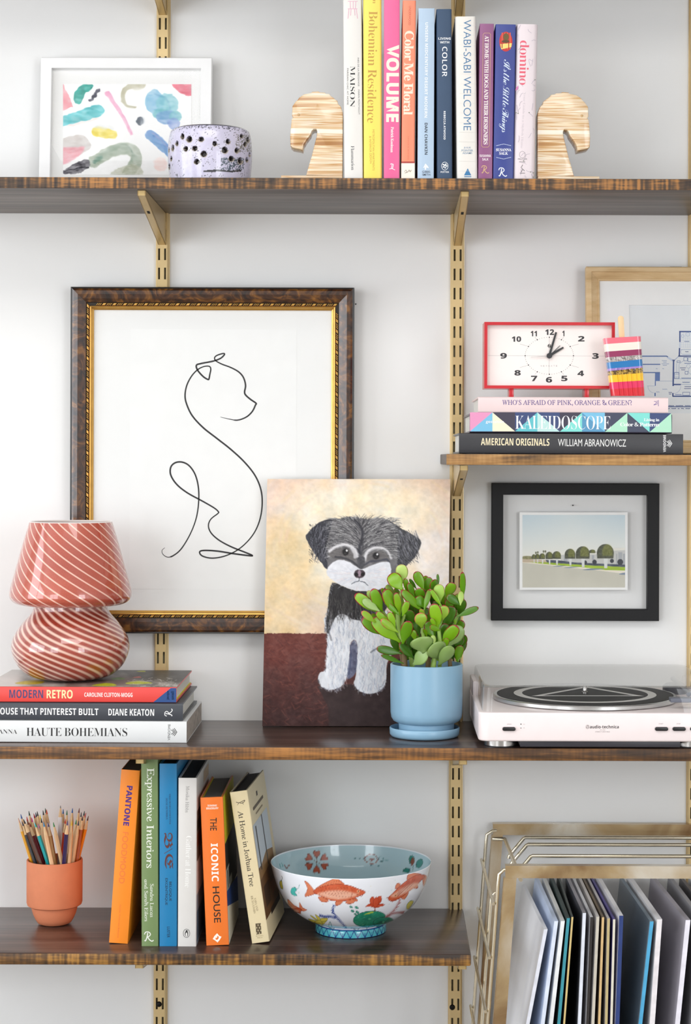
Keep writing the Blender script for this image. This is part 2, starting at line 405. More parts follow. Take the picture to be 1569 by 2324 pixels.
# ================================================================== SHELVING
ZT = EYE + 0.4164; ZR = EYE + 0.0068; ZM = EYE - 0.430; ZL = EYE - 0.737; ZU = EYE + 0.7916; ZB = EYE - 1.0
SH = 0.286
def wood_mat(name, dark, mid, light, rough, sawn=0.0, seed=0.0, gx=2.2, coat=0.0, knot=0.0, gain=1.0):
    m = bpy.data.materials.new(name); m.use_nodes = True; nt = m.node_tree; N = nt.nodes.new; L = nt.links.new
    b = nt.nodes['Principled BSDF']; tc = N('ShaderNodeTexCoord'); mp = N('ShaderNodeMapping'); mp.inputs['Location'].default_value = (seed, seed * 1.7, seed * 0.3)
    L(tc.outputs['Object'], mp.inputs['Vector'])
    def noise(sc, scale=1.0, detail=6, dist=0.0, src=None):
        q = N('ShaderNodeMapping'); q.inputs['Scale'].default_value = sc; L((src or mp).outputs['Vector'], q.inputs['Vector'])
        n = N('ShaderNodeTexNoise'); n.inputs['Scale'].default_value = scale; n.inputs['Detail'].default_value = detail; n.inputs['Distortion'].default_value = dist
        L(q.outputs['Vector'], n.inputs['Vector']); return n
    g1 = noise((gx, 34, 60), 1.0, 7, 0.7); g2 = noise((gx * 4, 190, 260), 1.0, 4, 0.2)
    mix = N('ShaderNodeMath'); mix.operation = 'MULTIPLY_ADD'; L(g2.outputs['Fac'], mix.inputs[0]); mix.inputs[1].default_value = 0.45
    L(g1.outputs['Fac'], mix.inputs[2])
    fac = mix
    if sawn:     # saw marks across the edge: narrow upright ticks broken up by grain
        s1 = noise((230, 5, 14), 1.0, 2); s2 = noise((9, 5, 5), 1.0, 3); s3 = noise((40, 90, 420), 1.0, 2)
        a = N('ShaderNodeMath'); a.operation = 'MULTIPLY'; s1.inputs['Detail'].default_value = 0; L(s1.outputs['Fac'], a.inputs[0]); L(s2.outputs['Fac'], a.inputs[1])
        hb = N('ShaderNodeMath'); hb.operation = 'MULTIPLY_ADD'; L(mix.outputs[0], hb.inputs[0]); hb.inputs[1].default_value = 1 - .7 * sawn; hb.inputs[2].default_value = .5 * sawn; mix = hb
        c = N('ShaderNodeMath'); c.operation = 'MULTIPLY_ADD'; L(a.outputs[0], c.inputs[0]); c.inputs[1].default_value = sawn * 2.2; L(mix.outputs[0], c.inputs[2])
        e = N('ShaderNodeMath'); e.operation = 'MULTIPLY_ADD'; L(s3.outputs['Fac'], e.inputs[0]); e.inputs[1].default_value = sawn * 0.8; L(c.outputs[0], e.inputs[2])
        f = N('ShaderNodeMath'); f.operation = 'ADD'; L(e.outputs[0], f.inputs[0]); f.inputs[1].default_value = -sawn * 0.95; fac = f
    if knot:
        k = N('ShaderNodeTexVoronoi'); k.inputs['Scale'].default_value = 1.0; q = N('ShaderNodeMapping'); q.inputs['Scale'].default_value = (3.1, 7, 22); L(mp.outputs['Vector'], q.inputs['Vector']); L(q.outputs['Vector'], k.inputs['Vector'])
        r = N('ShaderNodeMapRange'); r.inputs['From Min'].default_value = 0.05; r.inputs['From Max'].default_value = 0.17; r.inputs['To Min'].default_value = -knot; r.inputs['To Max'].default_value = 0
        L(k.outputs['Distance'], r.inputs['Value']); ad = N('ShaderNodeMath'); ad.operation = 'ADD'; L(fac.outputs[0], ad.inputs[0]); L(r.outputs['Result'], ad.inputs[1]); fac = ad
    rp = N('ShaderNodeValToRGB'); L(fac.outputs[0], rp.inputs['Fac']); el = rp.color_ramp.elements
    el[0].position = 0.48; el[0].color = rgb(dark); el[1].position = 0.95; el[1].color = rgb(light); e = el.new(0.70); e.color = rgb(mid)
    L(rp.outputs['Color'], b.inputs['Base Color']); b.inputs['Roughness'].default_value = rough; b.inputs['Coat Weight'].default_value = coat; b.inputs['Coat Roughness'].default_value = 0.25
    bp = N('ShaderNodeBump'); bp.inputs['Strength'].default_value = 0.35; bp.inputs['Distance'].default_value = 0.0006; L(fac.outputs[0], bp.inputs['Height']); L(bp.outputs['Normal'], b.inputs['Normal'])
    return m
face_grey = wood_mat('stained_board_face', (52, 44, 42), (86, 74, 68), (118, 106, 98), 0.42, seed=1.3, coat=0.1)
face_brown = wood_mat('dark_stained_board_face', (40, 29, 26), (72, 54, 47), (104, 84, 74), 0.30, seed=4.1, coat=0.35)
edge_top = wood_mat('sawn_edge_dark', (44, 36, 34), (90, 68, 48), (176, 122, 66), 0.6, sawn=0.55, seed=2.0, gx=6)
edge_mid = wood_mat('sawn_edge_amber', (40, 29, 22), (98, 66, 36), (172, 116, 56), 0.5, sawn=0.15, seed=5.0, gx=5, knot=0.5)
edge_low = wood_mat('sawn_edge_golden', (46, 32, 20), (104, 72, 36), (172, 124, 56), 0.5, sawn=0.45, seed=8.0, gx=5, knot=0.5)
edge_right = wood_mat('sawn_edge_tan', (84, 60, 34), (158, 116, 66), (206, 162, 102), 0.55, sawn=0.12, seed=9.7, gx=5, knot=0.55)
end_grain = mat('weathered_end_grain', (118, 112, 108), rough=0.8, var=0.35, vscale=90, stretch=(1, 1, 6))
def board(name, x0, x1, ztop, t, fm, em, label, bev=0.0016):
    mb = MB(); mb.box((x0, -SH, ztop - t), (x1, -0.0005, ztop), bev=bev, seg=2)
    o = mb.build(name, [fm, em, end_grain], loc=(x0, -SH / 2, ztop - t / 2), smooth=40)
    mi = [1 if p.normal.y < -0.75 else (2 if abs(p.normal.x) > 0.75 else 0) for p in o.data.polygons]
    o.data.polygons.foreach_set('material_index', mi)
    return tag(o, label, 'shelf', 'stained wooden shelf boards')
board('shelf_board', -0.80, 0.78, ZT, 0.0171, face_grey, edge_top, 'long dark stained shelf board under the upright book row and horse bookends')
xr0 = W(1013, 1040, -SH).x
board('shelf_board', xr0, 0.78, ZR, 0.0165, face_brown, edge_right, 'short tan-edged shelf board under the red clock and three lying books')
board('shelf_board', -0.80, 0.78, ZM, 0.019, face_brown, edge_mid, 'long dark stained shelf board under the lamp, dog painting and turntable')
xl1 = W(1070, 2180, -SH).x
board('shelf_board', -0.80, xl1, ZL, 0.0178, face_brown, edge_low, 'golden-edged shelf board under the pencil cup and fish bowl', bev=0.003)
board('shelf_board', -0.80, 0.78, ZU, 0.0171, face_grey, edge_top, 'uppermost shelf board, above the top edge of the picture')
board('shelf_board', -0.80, 0.78, ZB, 0.018, face_brown, edge_low, 'lowest shelf board carrying the metal record crate')

brass = mat('satin_brass_paint', (222, 195, 142), rough=0.36, metal=0.25, spec=0.5, var=0.03, vscale=30)
brass_d = mat('satin_brass_bracket', (210, 182, 126), rough=0.3, metal=0.35, var=0.04, vscale=25)
dark_m = mat('painted_slot_shade', (14, 13, 12), rough=0.9)
screw_m = mat('black_screw_head', (24, 22, 20), rough=0.35, metal=0.6)
STD_X = [W(368, 600, -0.011).x, W(1039, 620, -0.011).x, W(1578, 1300, -0.011).x]
PITCH = 0.03137; Z0S = EYE + (1040 - 578.7) * 3.052 / F
def standard(x, label, screws=()):
    root = thing('wall_standard', label, 'shelf standard', (x, 0, EYE - 1.06), 'brass slotted wall standards')
    za, zb = EYE - 1.06, EYE + 0.95; fw, bw, dp = 0.00825, 0.01025, 0.011; mb = MB()
    xs = [-fw, -0.0065, -0.0033, 0.0033, 0.0065, fw]
    n0 = int(math.ceil((za + 0.02 - Z0S) / PITCH)); n1 = int((zb - 0.02 - Z0S) / PITCH)
    zs = [za]
    for n in range(n0, n1 + 1): zs += [Z0S + n * PITCH - 0.0095, Z0S + n * PITCH + 0.0095]
    zs.append(zb)
    for j in range(len(zs) - 1):
        slot = j % 2 == 1
        for i in range(5):
            if slot and i in (1, 3): continue
            mb.quad((x + xs[i], -dp, zs[j]), (x + xs[i + 1], -dp, zs[j]), (x + xs[i + 1], -dp, zs[j + 1]), (x + xs[i], -dp, zs[j + 1]))
        if slot:      # slot cheeks
            for i in (1, 3):
                for xx in (xs[i], xs[i + 1]): mb.quad((x + xx, -dp, zs[j]), (x + xx, -dp + 0.0016, zs[j]), (x + xx, -dp + 0.0016, zs[j + 1]), (x + xx, -dp, zs[j + 1]))
                for zz in (zs[j], zs[j + 1]): mb.quad((x + xs[i], -dp, zz), (x + xs[i + 1], -dp, zz), (x + xs[i + 1], -dp + 0.0016, zz), (x + xs[i], -dp + 0.0016, zz))
    for sg in (-1, 1):
        for (xa, ya), (xb, yb) in (((fw, -dp), (fw + 0.0012, -dp + 0.0012)), ((fw + 0.0012, -dp + 0.0012), (bw, -0.0006)), ((bw, -0.0006), (bw + 0.0012, -0.0004))):
            mb.quad((x + sg * xa, ya, za), (x + sg * xb, yb, za), (x + sg * xb, yb, zb), (x + sg * xa, ya, zb))
    mb.build('channel', brass, root, smooth=40)
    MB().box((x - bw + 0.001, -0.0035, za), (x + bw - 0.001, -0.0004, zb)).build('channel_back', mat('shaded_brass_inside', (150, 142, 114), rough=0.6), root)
    for py, px in screws:
        c = W(px, py, -0.011); s = MB(); s.lathe([(0.0, -0.0022), (0.0032, -0.0018), (0.0046, -0.0004), (0.0046, 0.001)], 0, 0, 20)
        s.v = [(c.x + a, -0.011 + d, c.z + b) for a, b, d in s.v]; s.build('screw', screw_m, root)
    return root
standard(STD_X[0], 'slotted brass wall standard running behind the cat line drawing', [(2279, 361)])
standard(STD_X[1], 'slotted brass wall standard left of the red clock', [(2286, 1027)])
standard(STD_X[2], 'slotted brass wall standard at the right edge of the picture')

def bracket_proto():
    root = thing('shelf_bracket', 'x', 'shelf bracket', (0, 0, 0), 'brass shelf brackets')
    w = 0.0061; t = 0.0012; tip = -0.272
    for sg in (-1, 1):
        x0 = sg * w; MB().prism([(x0, -0.0112, -0.0006), (x0, tip, -0.0006), (x0, tip, -0.008), (x0, -0.0112, -0.052)], (-sg * t, 0, 0)).build('side_plate', brass_d, root, smooth=30)
    f = MB(); f.prism([(-w, tip, -0.0006), (-w, tip, -0.008), (-w, -0.0112, -0.052), (-w, -0.0112, -0.0505), (-w, tip + 0.0016, -0.0066), (-w, tip + 0.0016, -0.0006)], (2 * w, 0, 0)); f.build('front_flange', brass_d, root, smooth=30)
    d = Vector((0, -0.0112 - tip, -0.044)).normalized(); n = Vector((0, d.z, -d.y)); c = Vector((0, tip, -0.008)) + d * 0.085
    h = MB(); h.obox(c - Vector((0.0021, 0, 0)) - d * 0.0065 + n * 0.0002, (0.0042, 0, 0), d * 0.013, -n * 0.0006); h.build('slot_shade_patch', dark_m, root, smooth=0)  # raised black patch stands in for the darkness of an uncut slot
    return root
BP = bracket_proto(); first = True
for x, z, lab in ((0, ZT - 0.0171, 'brass bracket under the long top board, above the cat drawing'), (1, ZT - 0.0171, 'brass bracket under the long top board, below the blue books'),
                  (0, ZU - 0.0171, 'brass bracket cut by the top edge, above the white watercolour frame'), (1, ZU - 0.0171, 'brass bracket cut by the top edge, behind the upright books'),
                  (1, ZR - 0.0165, 'brass bracket under the short board with the clock, beside the dog canvas'),
                  (0, ZM - 0.019, 'brass bracket tip peeping below the lamp shelf, above the orange and green books'), (1, ZM - 0.019, 'brass bracket below the turntable shelf, above the fish bowl'),
                  (0, ZL - 0.0178, 'brass bracket tip below the lowest visible shelf, under the orange book'), (1, ZL - 0.0178, 'brass bracket tip below the lowest visible shelf, right of the bowl')):
    b = BP if first else copy_tree(BP); first = False
    b.location = (STD_X[x], 0, z); b['label'] = lab

SC.cycles.max_bounces = 8; SC.cycles.diffuse_bounces = 4; SC.cycles.glossy_bounces = 4; SC.cycles.transparent_max_bounces = 12

# ================================================================== BOOKS
paper_w = mat('book_pages', (226, 224, 216), rough=0.8, var=0.10, vscale=1.0, stretch=(900, 900, 900))
paper_g = mat('book_pages_in_grey', (120, 116, 112), rough=0.8, var=0.2, vscale=1.0, stretch=(900, 900, 900))
paper_k = mat('book_pages_black', (62, 58, 56), rough=0.7, var=0.25, vscale=1.0, stretch=(900, 900, 900))
class Book: pass
NF = Vector((0, -1, 0))
def book(label, BL, BR, TL, kind, depth, col, Y0=None, zbase=None, yaw=0.0, soft=False, pages=None, rough=0.38, group=None, name='book', liner=None, square=0.003, rnd=0.0015, var=0.02, coat=0.15):
    if min(col) > 205: col = tuple(int(c * .955) for c in col)
    k = Book(); N = Vector((math.sin(yaw), -math.cos(yaw), 0)); k.N = N
    low = BL if BL[1] >= BR[1] else BR
    if Y0 is None: Y0 = Yfor(low[1], zbase, low[0])
    O = W(low[0], low[1], Y0); k.O = O
    bl, br, tl = (on_plane(*p, O, N) for p in (BL, BR, TL))
    ey = -N
    if kind == 'v': ez = tl - bl; ht = ez.length; ez.normalize(); ex = br - bl; ex -= ez * ex.dot(ez); wd = ex.length; ex.normalize()
    else: ex = br - bl; wd = ex.length; ex.normalize(); ez = tl - bl; ez -= ex * ez.dot(ex); ht = ez.length; ez.normalize()
    if zbase is not None:
        dz = zbase + 0.0003 - min(bl.z, (bl + ex * wd).z); bl = bl + Vector((0, 0, dz)); k.O = O + Vector((0, 0, dz)) * 0
    k.ex, k.ez, k.ey, k.bl, k.wd, k.ht, k.depth = ex, ez, ey, bl, wd, ht, depth
    A, L, B, T = (ez, ht, ex, wd) if kind == 'v' else (ex, wd, ez, ht)
    b = 0.0008 if soft else 0.0024; s = 0.0010 if soft else 0.0028; q = 0.0004 if soft else square; r = min(rnd, T * 0.3)
    root = thing(name, label, 'book', bl + (ex * wd / 2 if kind == 'v' else ex * wd / 2), group); k.root = root
    P = lambda u, v, w: bl + A * u + B * v + ey * w
    prof = [(0, depth), (0, r), (r * 0.3, r * 0.3), (r, 0), (T - r, 0), (T - r * 0.3, r * 0.3), (T, r), (T, depth), (T - b, depth), (T - b, s), (b, s), (b, depth)]
    cm = mat('cover_' + label[:40], col, rough=rough, var=var, vscale=25, coat=coat, coat_rough=0.3, bump=0.03, bscale=700)
    mb = MB(); mb.prism([P(0, v, w) for v, w in prof], A * L); k.cov = mb.build('cover', cm, root, smooth=50, recalc=True)
    mb = MB(); mb.obox(P(q, b + 0.0001, s + 0.0001), A * (L - 2 * q), B * (T - 2 * b - 0.0002), ey * (depth - s - (0.0 if soft else 0.004))); mb.build('pages', pages or paper_w, root, smooth=0, recalc=True)
    if liner:   # coloured endpapers just inside the boards
        for v in (b + 0.00005, T - b - 0.0011): MB().obox(P(q * 0.4, v, s), A * (L - q * 0.8), B * 0.001, ey * (depth - s - 0.001)).build('endpaper', liner, root, smooth=0, recalc=True)
    k.cover = cm
    return k
def ink(c): return mat('ink_%d_%d_%d' % c, c, rough=0.5)
def T(k, s, style, A, B, h, c, name='title_lettering'): return lettering(k.cov, s, style, A, B, h, ink(c), k.O, k.N, name)
def PT(k, items, name='cover_print', **kw): return patches(k.cov, name, items, k.O, k.N, **kw)
def R_logo(k, x, y, s, c):   # swash capital R with a trailing leg
    it = [(q, c) for q in ribbon(cr([(x - s * .42, y - s * .25), (x - s * .3, y - s * .5), (x + s * .05, y - s * .5), (x + s * .22, y - s * .25), (x + s * .02, y - s * .02), (x - s * .2, y + s * .0)], 5), s * .1)]
    it += [(q, c) for q in ribbon(cr([(x - s * .08, y - s * .42), (x - s * .14, y), (x - s * .3, y + s * .42), (x - s * .42, y + s * .38)], 5), s * .12)]
    it += [(q, c) for q in ribbon(cr([(x - s * .08, y), (x + s * .1, y + s * .3), (x + s * .38, y + s * .48), (x + s * .55, y + s * .36)], 5), s * .11)]
    PT(k, it, 'publisher_mark', step=0.0000005)
TOPG = 'upright books on the top board'
YT = -0.272
def tb(label, BL, BR, TL, col, **kw): return book(label, BL, BR, TL, 'v', kw.pop('depth', 0.20), col, Y0=YT, zbase=ZT, group=TOPG, **kw)
B = tb('white book at the left end of the top row, grey horse touching it', (782, 405), (824, 405), (779, -14), (240, 237, 232), rnd=0.002)
T(B, 'MAISON', 'didone', (801, 150), (800, 243), 11, (40, 40, 42)); T(B, 'INES DE LA FRESSANGE    MARIN MONTAGUT', 'sans', (813.5, 131), (815.5, 260), 3.4, (60, 60, 62), 'author_lettering')
T(B, 'PARISIAN CHIC AT HOME', 'sans', (789.5, 155), (789.5, 238), 3.6, (60, 60, 62), 'subtitle_lettering'); T(B, 'Flammarion', 'serif', (800.5, 331), (801, 386), 7.5, (90, 90, 92), 'publisher_lettering')
pk = (226, 176, 196)
PT(B, [(q, pk) for pl in ([(790, 3), (812, 3)], [(790, 20), (811, 20)], [(795, 4), (796, 19)], [(802, 4), (802, 19)], [(808, 4), (807, 19)], [(792, 21), (790, 42)], [(797, 21), (796, 35)], [(805, 21), (806, 35)], [(809, 21), (812, 42)]) for q in strip(pl, 1.4)], 'chair_emblem')
B = tb('yellow book standing between the white and the pink one', (825.5, 405), (867, 405), (824.5, -20), (244, 222, 96), rnd=0.003, liner=None)
T(B, 'Bohemian Residence', 'didone', (847.5, 25), (843.5, 279), 20, (196, 152, 66)); T(B, 'en', 'didone', (850, -8), (849, 8), 6, (196, 152, 66), 'author_lettering')
T(B, 'METROPOLITAN APARTMENTS', 'sans', (848, 294), (848, 387), 4.6, (196, 152, 66), 'subtitle_lettering'); T(B, '& INTERIOR DESIGN', 'sans', (840.5, 309), (842, 371), 4.6, (196, 152, 66), 'subtitle_lettering')
B = tb('hot pink book with cream capitals on the top row', (871.5, 405), (907, 405), (872, -10), (234, 98, 152), rnd=0.001)
T(B, 'VOLUME', 'black', (892, 102), (891, 277), 29, (252, 240, 214)); T(B, 'Patrick Kooiman', 'serifb', (891, 288), (890, 346), 6.5, (250, 232, 230), 'author_lettering')
PT(B, [(q, (250, 232, 240)) for pl in ([(886, 373), (890, 372), (889, 382)], [(891, 372), (893, 374), (891, 384)], [(884, 384), (890, 383), (897, 386)]) for q in ribbon(cr(pl, 4), 1.6)], 'publisher_mark')
B = tb('coral orange book with a cream foot block, after the pink one', (911, 405), (941, 405), (914.5, -1), (244, 140, 106), rnd=0.002)
T(B, 'Color Me Floral', 'serifb', (929.5, 70), (926.5, 261), 21, (252, 226, 206)); T(B, 'UNDERWOOD', 'sans', (931, 14), (930, 57), 5, (196, 92, 70), 'author_lettering'); T(B, 'UNIQUE BOOKS', 'sans', (927, 310), (926.5, 362), 2.2, (206, 108, 84), 'publisher_lettering')
PT(B, [([(911.2, 366.5), (941.6, 366.5), (941.6, 370.5), (911.2, 370.5)], (168, 62, 56)), ([(911.2, 370.5), (941.6, 370.5), (941.6, 404.6), (911, 404.6)], (244, 236, 222))] + [(q, (120, 100, 90)) for q in ribbon(cr([(918, 390), (922, 386), (923, 391), (919, 393), (926, 390), (929, 386), (931, 390), (934, 386)], 5), 0.8)], 'foot_block')
B = tb('pale blue book with white capitals on the top row', (948, 405), (985, 405), (950, 17), (176, 198, 220), rnd=0.001)
T(B, 'UNSEEN MIDCENTURY DESERT MODERN', 'bold', (969, 51), (967, 267), 6.6, (238, 242, 246)); T(B, 'DAN CHAVKIN', 'bold', (967.5, 279), (967.5, 351), 6.6, (34, 40, 52), 'author_lettering')
T(B, 'GIBBS', 'sansmid', (958.5, 390), (977, 390), 5, (60, 72, 90), 'publisher_lettering'); T(B, 'SMITH', 'sansmid', (958.5, 396.5), (977, 396.5), 5, (60, 72, 90), 'publisher_lettering')
PT(B, [([(961, 381), (966, 371), (972, 378), (974, 382), (968, 380), (967, 386), (964, 384), (965, 380)], (244, 246, 250))], 'publisher_mark')
B = tb('navy cloth book with white capitals beside the brass standard', (992.5, 405), (1027, 405), (991, 18.5), (56, 78, 106), rnd=0.003, rough=0.6, coat=0.0, var=0.06)
T(B, 'LIVING', 'bold', (995.5, 87.5), (1023.5, 87.5), 5, (238, 240, 242)); T(B, 'WITH', 'bold', (999, 96), (1020, 96), 5, (238, 240, 242)); T(B, 'COLOR', 'boldmid', (1010, 106), (1009.5, 174), 11.5, (238, 240, 242))
T(B, 'REBECCA ATWOOD', 'bold', (1009.5, 252), (1009.5, 317), 4.6, (236, 238, 240), 'author_lettering'); T(B, 'POTTER', 'bold', (1000.5, 390.5), (1019.5, 390.5), 3.8, (236, 238, 240), 'publisher_lettering')
PT(B, [(q, (232, 236, 240)) for q in ribbon(np.array(circ(1010, 377, 7.4, 9, 24) + [circ(1010, 377, 7.4, 9, 24)[0]]), 1.1)] + [(circ(1010 + dx, 377 + dy, 2.2, 1.7, 8), (232, 236, 240)) for dx, dy in ((-3, -3), (2, -4), (4, 0), (-3, 2), (1, 4), (0, -1))], 'publisher_mark')
B = tb('white book with tall thin blue capitals on the top row', (1037.5, 405), (1084.5, 405), (1033.5, 35.5), (240, 236, 230), rnd=0.004)
T(B, 'WABI-SABI WELCOME', 'sanslight', (1061, 45), (1061, 296), 17, (52, 112, 158)); 
for i, (s, w) in enumerate((('JULIE', 8), ('POINTER', 13), ('ADAMS', 11))): T(B, s, 'sansmid', (1061 - w, 335.5 + i * 6), (1061 + w, 335.5 + i * 6), 4.3, (90, 130, 165), 'author_lettering')
PT(B, [([(1053.5, 398), (1062, 382), (1070, 398)], (52, 120, 170)), ([(1054, 400), (1070, 400), (1070, 402), (1054, 402)], (52, 120, 170))], 'publisher_mark')
PT(B, [(q, (218, 216, 212)) for y in range(58, 395, 22) for q in strip([(1042, y), (1080, y + .3)], 0.5)], 'fine_lines')
B = tb('slim plum book with a gold ruled border on the top row', (1086, 405), (1118, 405), (1089.5, 51.5), (142, 82, 128), rnd=0.001)
T(B, 'AT HOME WITH DOGS AND THEIR DESIGNERS', 'serifb', (1105.5, 81), (1102.5, 328), 9.5, (244, 234, 228)); T(B, 'SUSANNA', 'bold', (1089, 353.5), (1114.5, 353.5), 5.6, (240, 230, 234), 'author_lettering'); T(B, 'SALK', 'bold', (1095, 361.5), (1109, 361.5), 5.6, (240, 230, 234), 'author_lettering')
gold = (206, 170, 128)
PT(B, [(q, gold) for q in strip([(1097, 78), (1100, 75), (1111, 75), (1114, 78), (1111, 331), (1108, 334), (1096.5, 334), (1093.5, 331), (1097, 78)], 0.9)], 'gold_border'); R_logo(B, 1101, 385, 17, gold)
B = tb('royal blue book with flowing white script on the top row', (1119.5, 405), (1165.5, 405), (1125.5, 53), (46, 62, 140), rnd=0.0015)
T(B, "It's the Little Things", 'script', (1149, 135), (1144, 301), 23, (214, 226, 244)); T(B, 'SUSANNA', 'serifb', (1126, 340), (1161, 340), 6.4, (240, 242, 248), 'author_lettering'); T(B, 'SALK', 'serifb', (1133.5, 348), (1153.5, 348), 6.4, (240, 242, 248), 'author_lettering'); R_logo(B, 1140.5, 391, 19, (236, 240, 248))
PT(B, [(circ(1148.5, 94.5, 15, 22.5, 28), (196, 44, 40))] + [([(1139 + i * 6, 74), (1141.5 + i * 6, 74), (1141.5 + i * 6, 112), (1139 + i * 6, 112)], (214, 92, 70)) for i in range(4)] + [([(1136, 100), (1162, 98), (1161, 107), (1138, 112)], (232, 214, 120)), (circ(1149, 84, 6.5, 8.5, 16), (104, 84, 40)), (circ(1148, 94, 9, 3.4, 14), (84, 62, 34)), ([(1139, 96), (1141, 96), (1141, 110), (1139, 109)], (178, 38, 34)), ([(1154, 96), (1156, 96), (1156, 112), (1154, 113)], (178, 38, 34))], 'chair_picture')
PT(B, [(circ(1143.5 + dx, y0 + sg * (3 - abs(dx) * .22), .9, .9, 8), (190, 202, 232)) for y0, sg in ((330, -1), (358, 1)) for dx in range(-16, 17, 2)], 'ornament')
B = tb('pale pink book with fine branch print at the right end of the top row', (1166, 405), (1214, 405), (1173.5, 52.5), (238, 226, 230), rnd=0.006, depth=0.19)
T(B, 'domino', 'serif', (1191.5, 92), (1189, 193), 21, (226, 96, 116)); T(B, 'Your Guide to a Stylish Home', 'serif', (1191, 209), (1184, 337), 6.2, (206, 196, 202), 'subtitle_lettering'); T(B, 'MELCHER', 'sans', (1176, 361), (1197, 361), 3.4, (110, 106, 110), 'publisher_lettering'); T(B, 'MEDIA', 'sans', (1179, 367.5), (1193, 367.5), 3.4, (110, 106, 110), 'publisher_lettering')
tw = []
rg = random.Random(3)
for i in range(34):
    x = rg.uniform(1172, 1212); y = rg.uniform(60, 398)
    if 1182 < x < 1202 and y < 345: x = rg.choice((1176, 1179, 1207, 1210))
    a = rg.uniform(0, 6.28); p = [(x, y)]
    for j in range(5): a += rg.uniform(-.5, .5); p.append((p[-1][0] + 3.4 * math.cos(a) * .6, p[-1][1] + 3.4 * math.sin(a)))
    p = [(min(max(q[0], 1169 + (404 - q[1]) * .018), 1211 + (404 - q[1]) * .018), min(max(q[1], 57), 402)) for q in p]
    tw += [(q, (176, 166, 180)) for q in ribbon(p, 0.8)]
    if i % 4 == 0: tw.append((circ(p[-1][0], p[-1][1], 1.5, 1.2, 7), (120, 128, 110)))
tw.append(([(1172, 199), (1177, 194), (1176, 202), (1170, 206)], (214, 120, 178)))
tw += [(q, (130, 126, 130)) for q in ribbon(np.array(circ(1186, 351, 6.5, 7.5, 20) + [circ(1186, 351, 6.5, 7.5, 20)[0]]), .6)] + [(q, (60, 58, 60)) for pl in ([(1187, 374), (1183, 380), (1187, 384), (1183, 391)], [(1187, 384), (1191, 388)], [(1180, 393), (1192, 393)]) for q in ribbon(pl, 1.0)]
PT(B, tw, 'branch_print', step=0.000001)

# ---- books on the golden-edged board
LOWG = 'upright books on the lowest visible board'
def lb(label, BL, BR, TL, col, **kw): return book(label, BL, BR, TL, 'v', kw.pop('depth', 0.19), col, zbase=ZL, group=LOWG, **kw)
B = lb('tall orange softcover book with purple capitals, leaning at the left of the row', (247.5, 2141), (290, 2142.5), (275.5, 1748), (250, 142, 32), soft=True, pages=paper_k, rnd=0.0006)
T(B, 'PANTONE', 'black', (295, 1783.5), (286, 1874), 13.5, (84, 44, 130)); T(B, 'FOODMOOD', 'sans', (285.5, 1888.5), (276, 2005), 13, (236, 116, 58), 'subtitle_lettering'); T(B, 'Guido Tommasi Editore', 'sans', (273.5, 2053), (268, 2128), 2.6, (228, 104, 60), 'publisher_lettering')
B = lb('sage green book with white title, taller than the blue one beside it', (321.5, 2147), (359.5, 2148), (320.5, 1719), (118, 142, 92), rnd=0.001)
T(B, 'Expressive Interiors', 'roman', (339.5, 1743), (338, 1970), 21, (232, 236, 226)); T(B, 'Sandra Lucas', 'roman', (345, 2006), (345, 2081.5), 8.5, (232, 236, 226), 'author_lettering'); T(B, 'and Sarah Eilers', 'roman', (332, 1996), (332.5, 2091), 8.5, (232, 236, 226), 'author_lettering'); R_logo(B, 337, 2126, 21, (236, 238, 230))
B = lb('bright blue book with brown blackletter on its spine', (362, 2148), (401.5, 2148), (362, 1733.5), (18, 124, 178), rnd=0.0008, pages=paper_k)
br = (92, 46, 44)
T(B, 'B', 'fraktur', (382, 1890), (383, 1925), 20, br); T(B, 'E', 'fraktur', (383, 1938), (384, 1972), 19, br); PT(B, [(q, br) for q in strip([(373, 1937), (391, 1926)], 1.2)], 'slash')
T(B, 'THIJS DEMEULEMEESTER', 'serif', (385.5, 1801), (386, 1871), 4, (24, 60, 96), 'author_lettering'); T(B, 'DIANE HENDRIKX', 'serif', (378.5, 1811), (379, 1860), 4, (24, 60, 96), 'author_lettering')
T(B, 'BELGIQUE', 'sansmid', (386.5, 2001), (386.5, 2045), 6.2, (20, 40, 62), 'subtitle_lettering'); T(B, 'EXCENTRIQUE', 'sansmid', (377.5, 1993), (377.5, 2054), 6.2, (20, 40, 62), 'subtitle_lettering'); T(B, 'LUSTER', 'sansmid', (382.5, 2103), (382.5, 2128), 6.5, (16, 44, 70), 'publisher_lettering')
B = lb('white book with a photograph jacket between the blue and orange books', (403.5, 2148.5), (445.5, 2148.5), (405, 1766), (228, 226, 222), rnd=0.0015, pages=paper_k)
T(B, 'Monika Hibbs', 'roman', (426.5, 1784), (424.5, 1844), 8, (150, 148, 146), 'author_lettering'); T(B, 'Gather at Home', 'didone', (429, 1897), (426, 2014), 13, (240, 240, 238))
PT(B, [(q, (60, 60, 62)) for q in ribbon(np.array(circ(423.5, 2118, 7.5, 9.6, 22) + [circ(423.5, 2118, 7.5, 9.6, 22)[0]]), 0.8)] + [(circ(423.5, 2119, 3.4, 6.2, 14), (40, 40, 42)), (circ(423.5, 2120.5, 1.9, 4.6, 12), (232, 230, 226)), (circ(424, 2112.5, 2.0, 2.0, 10), (40, 40, 42))], 'publisher_mark')
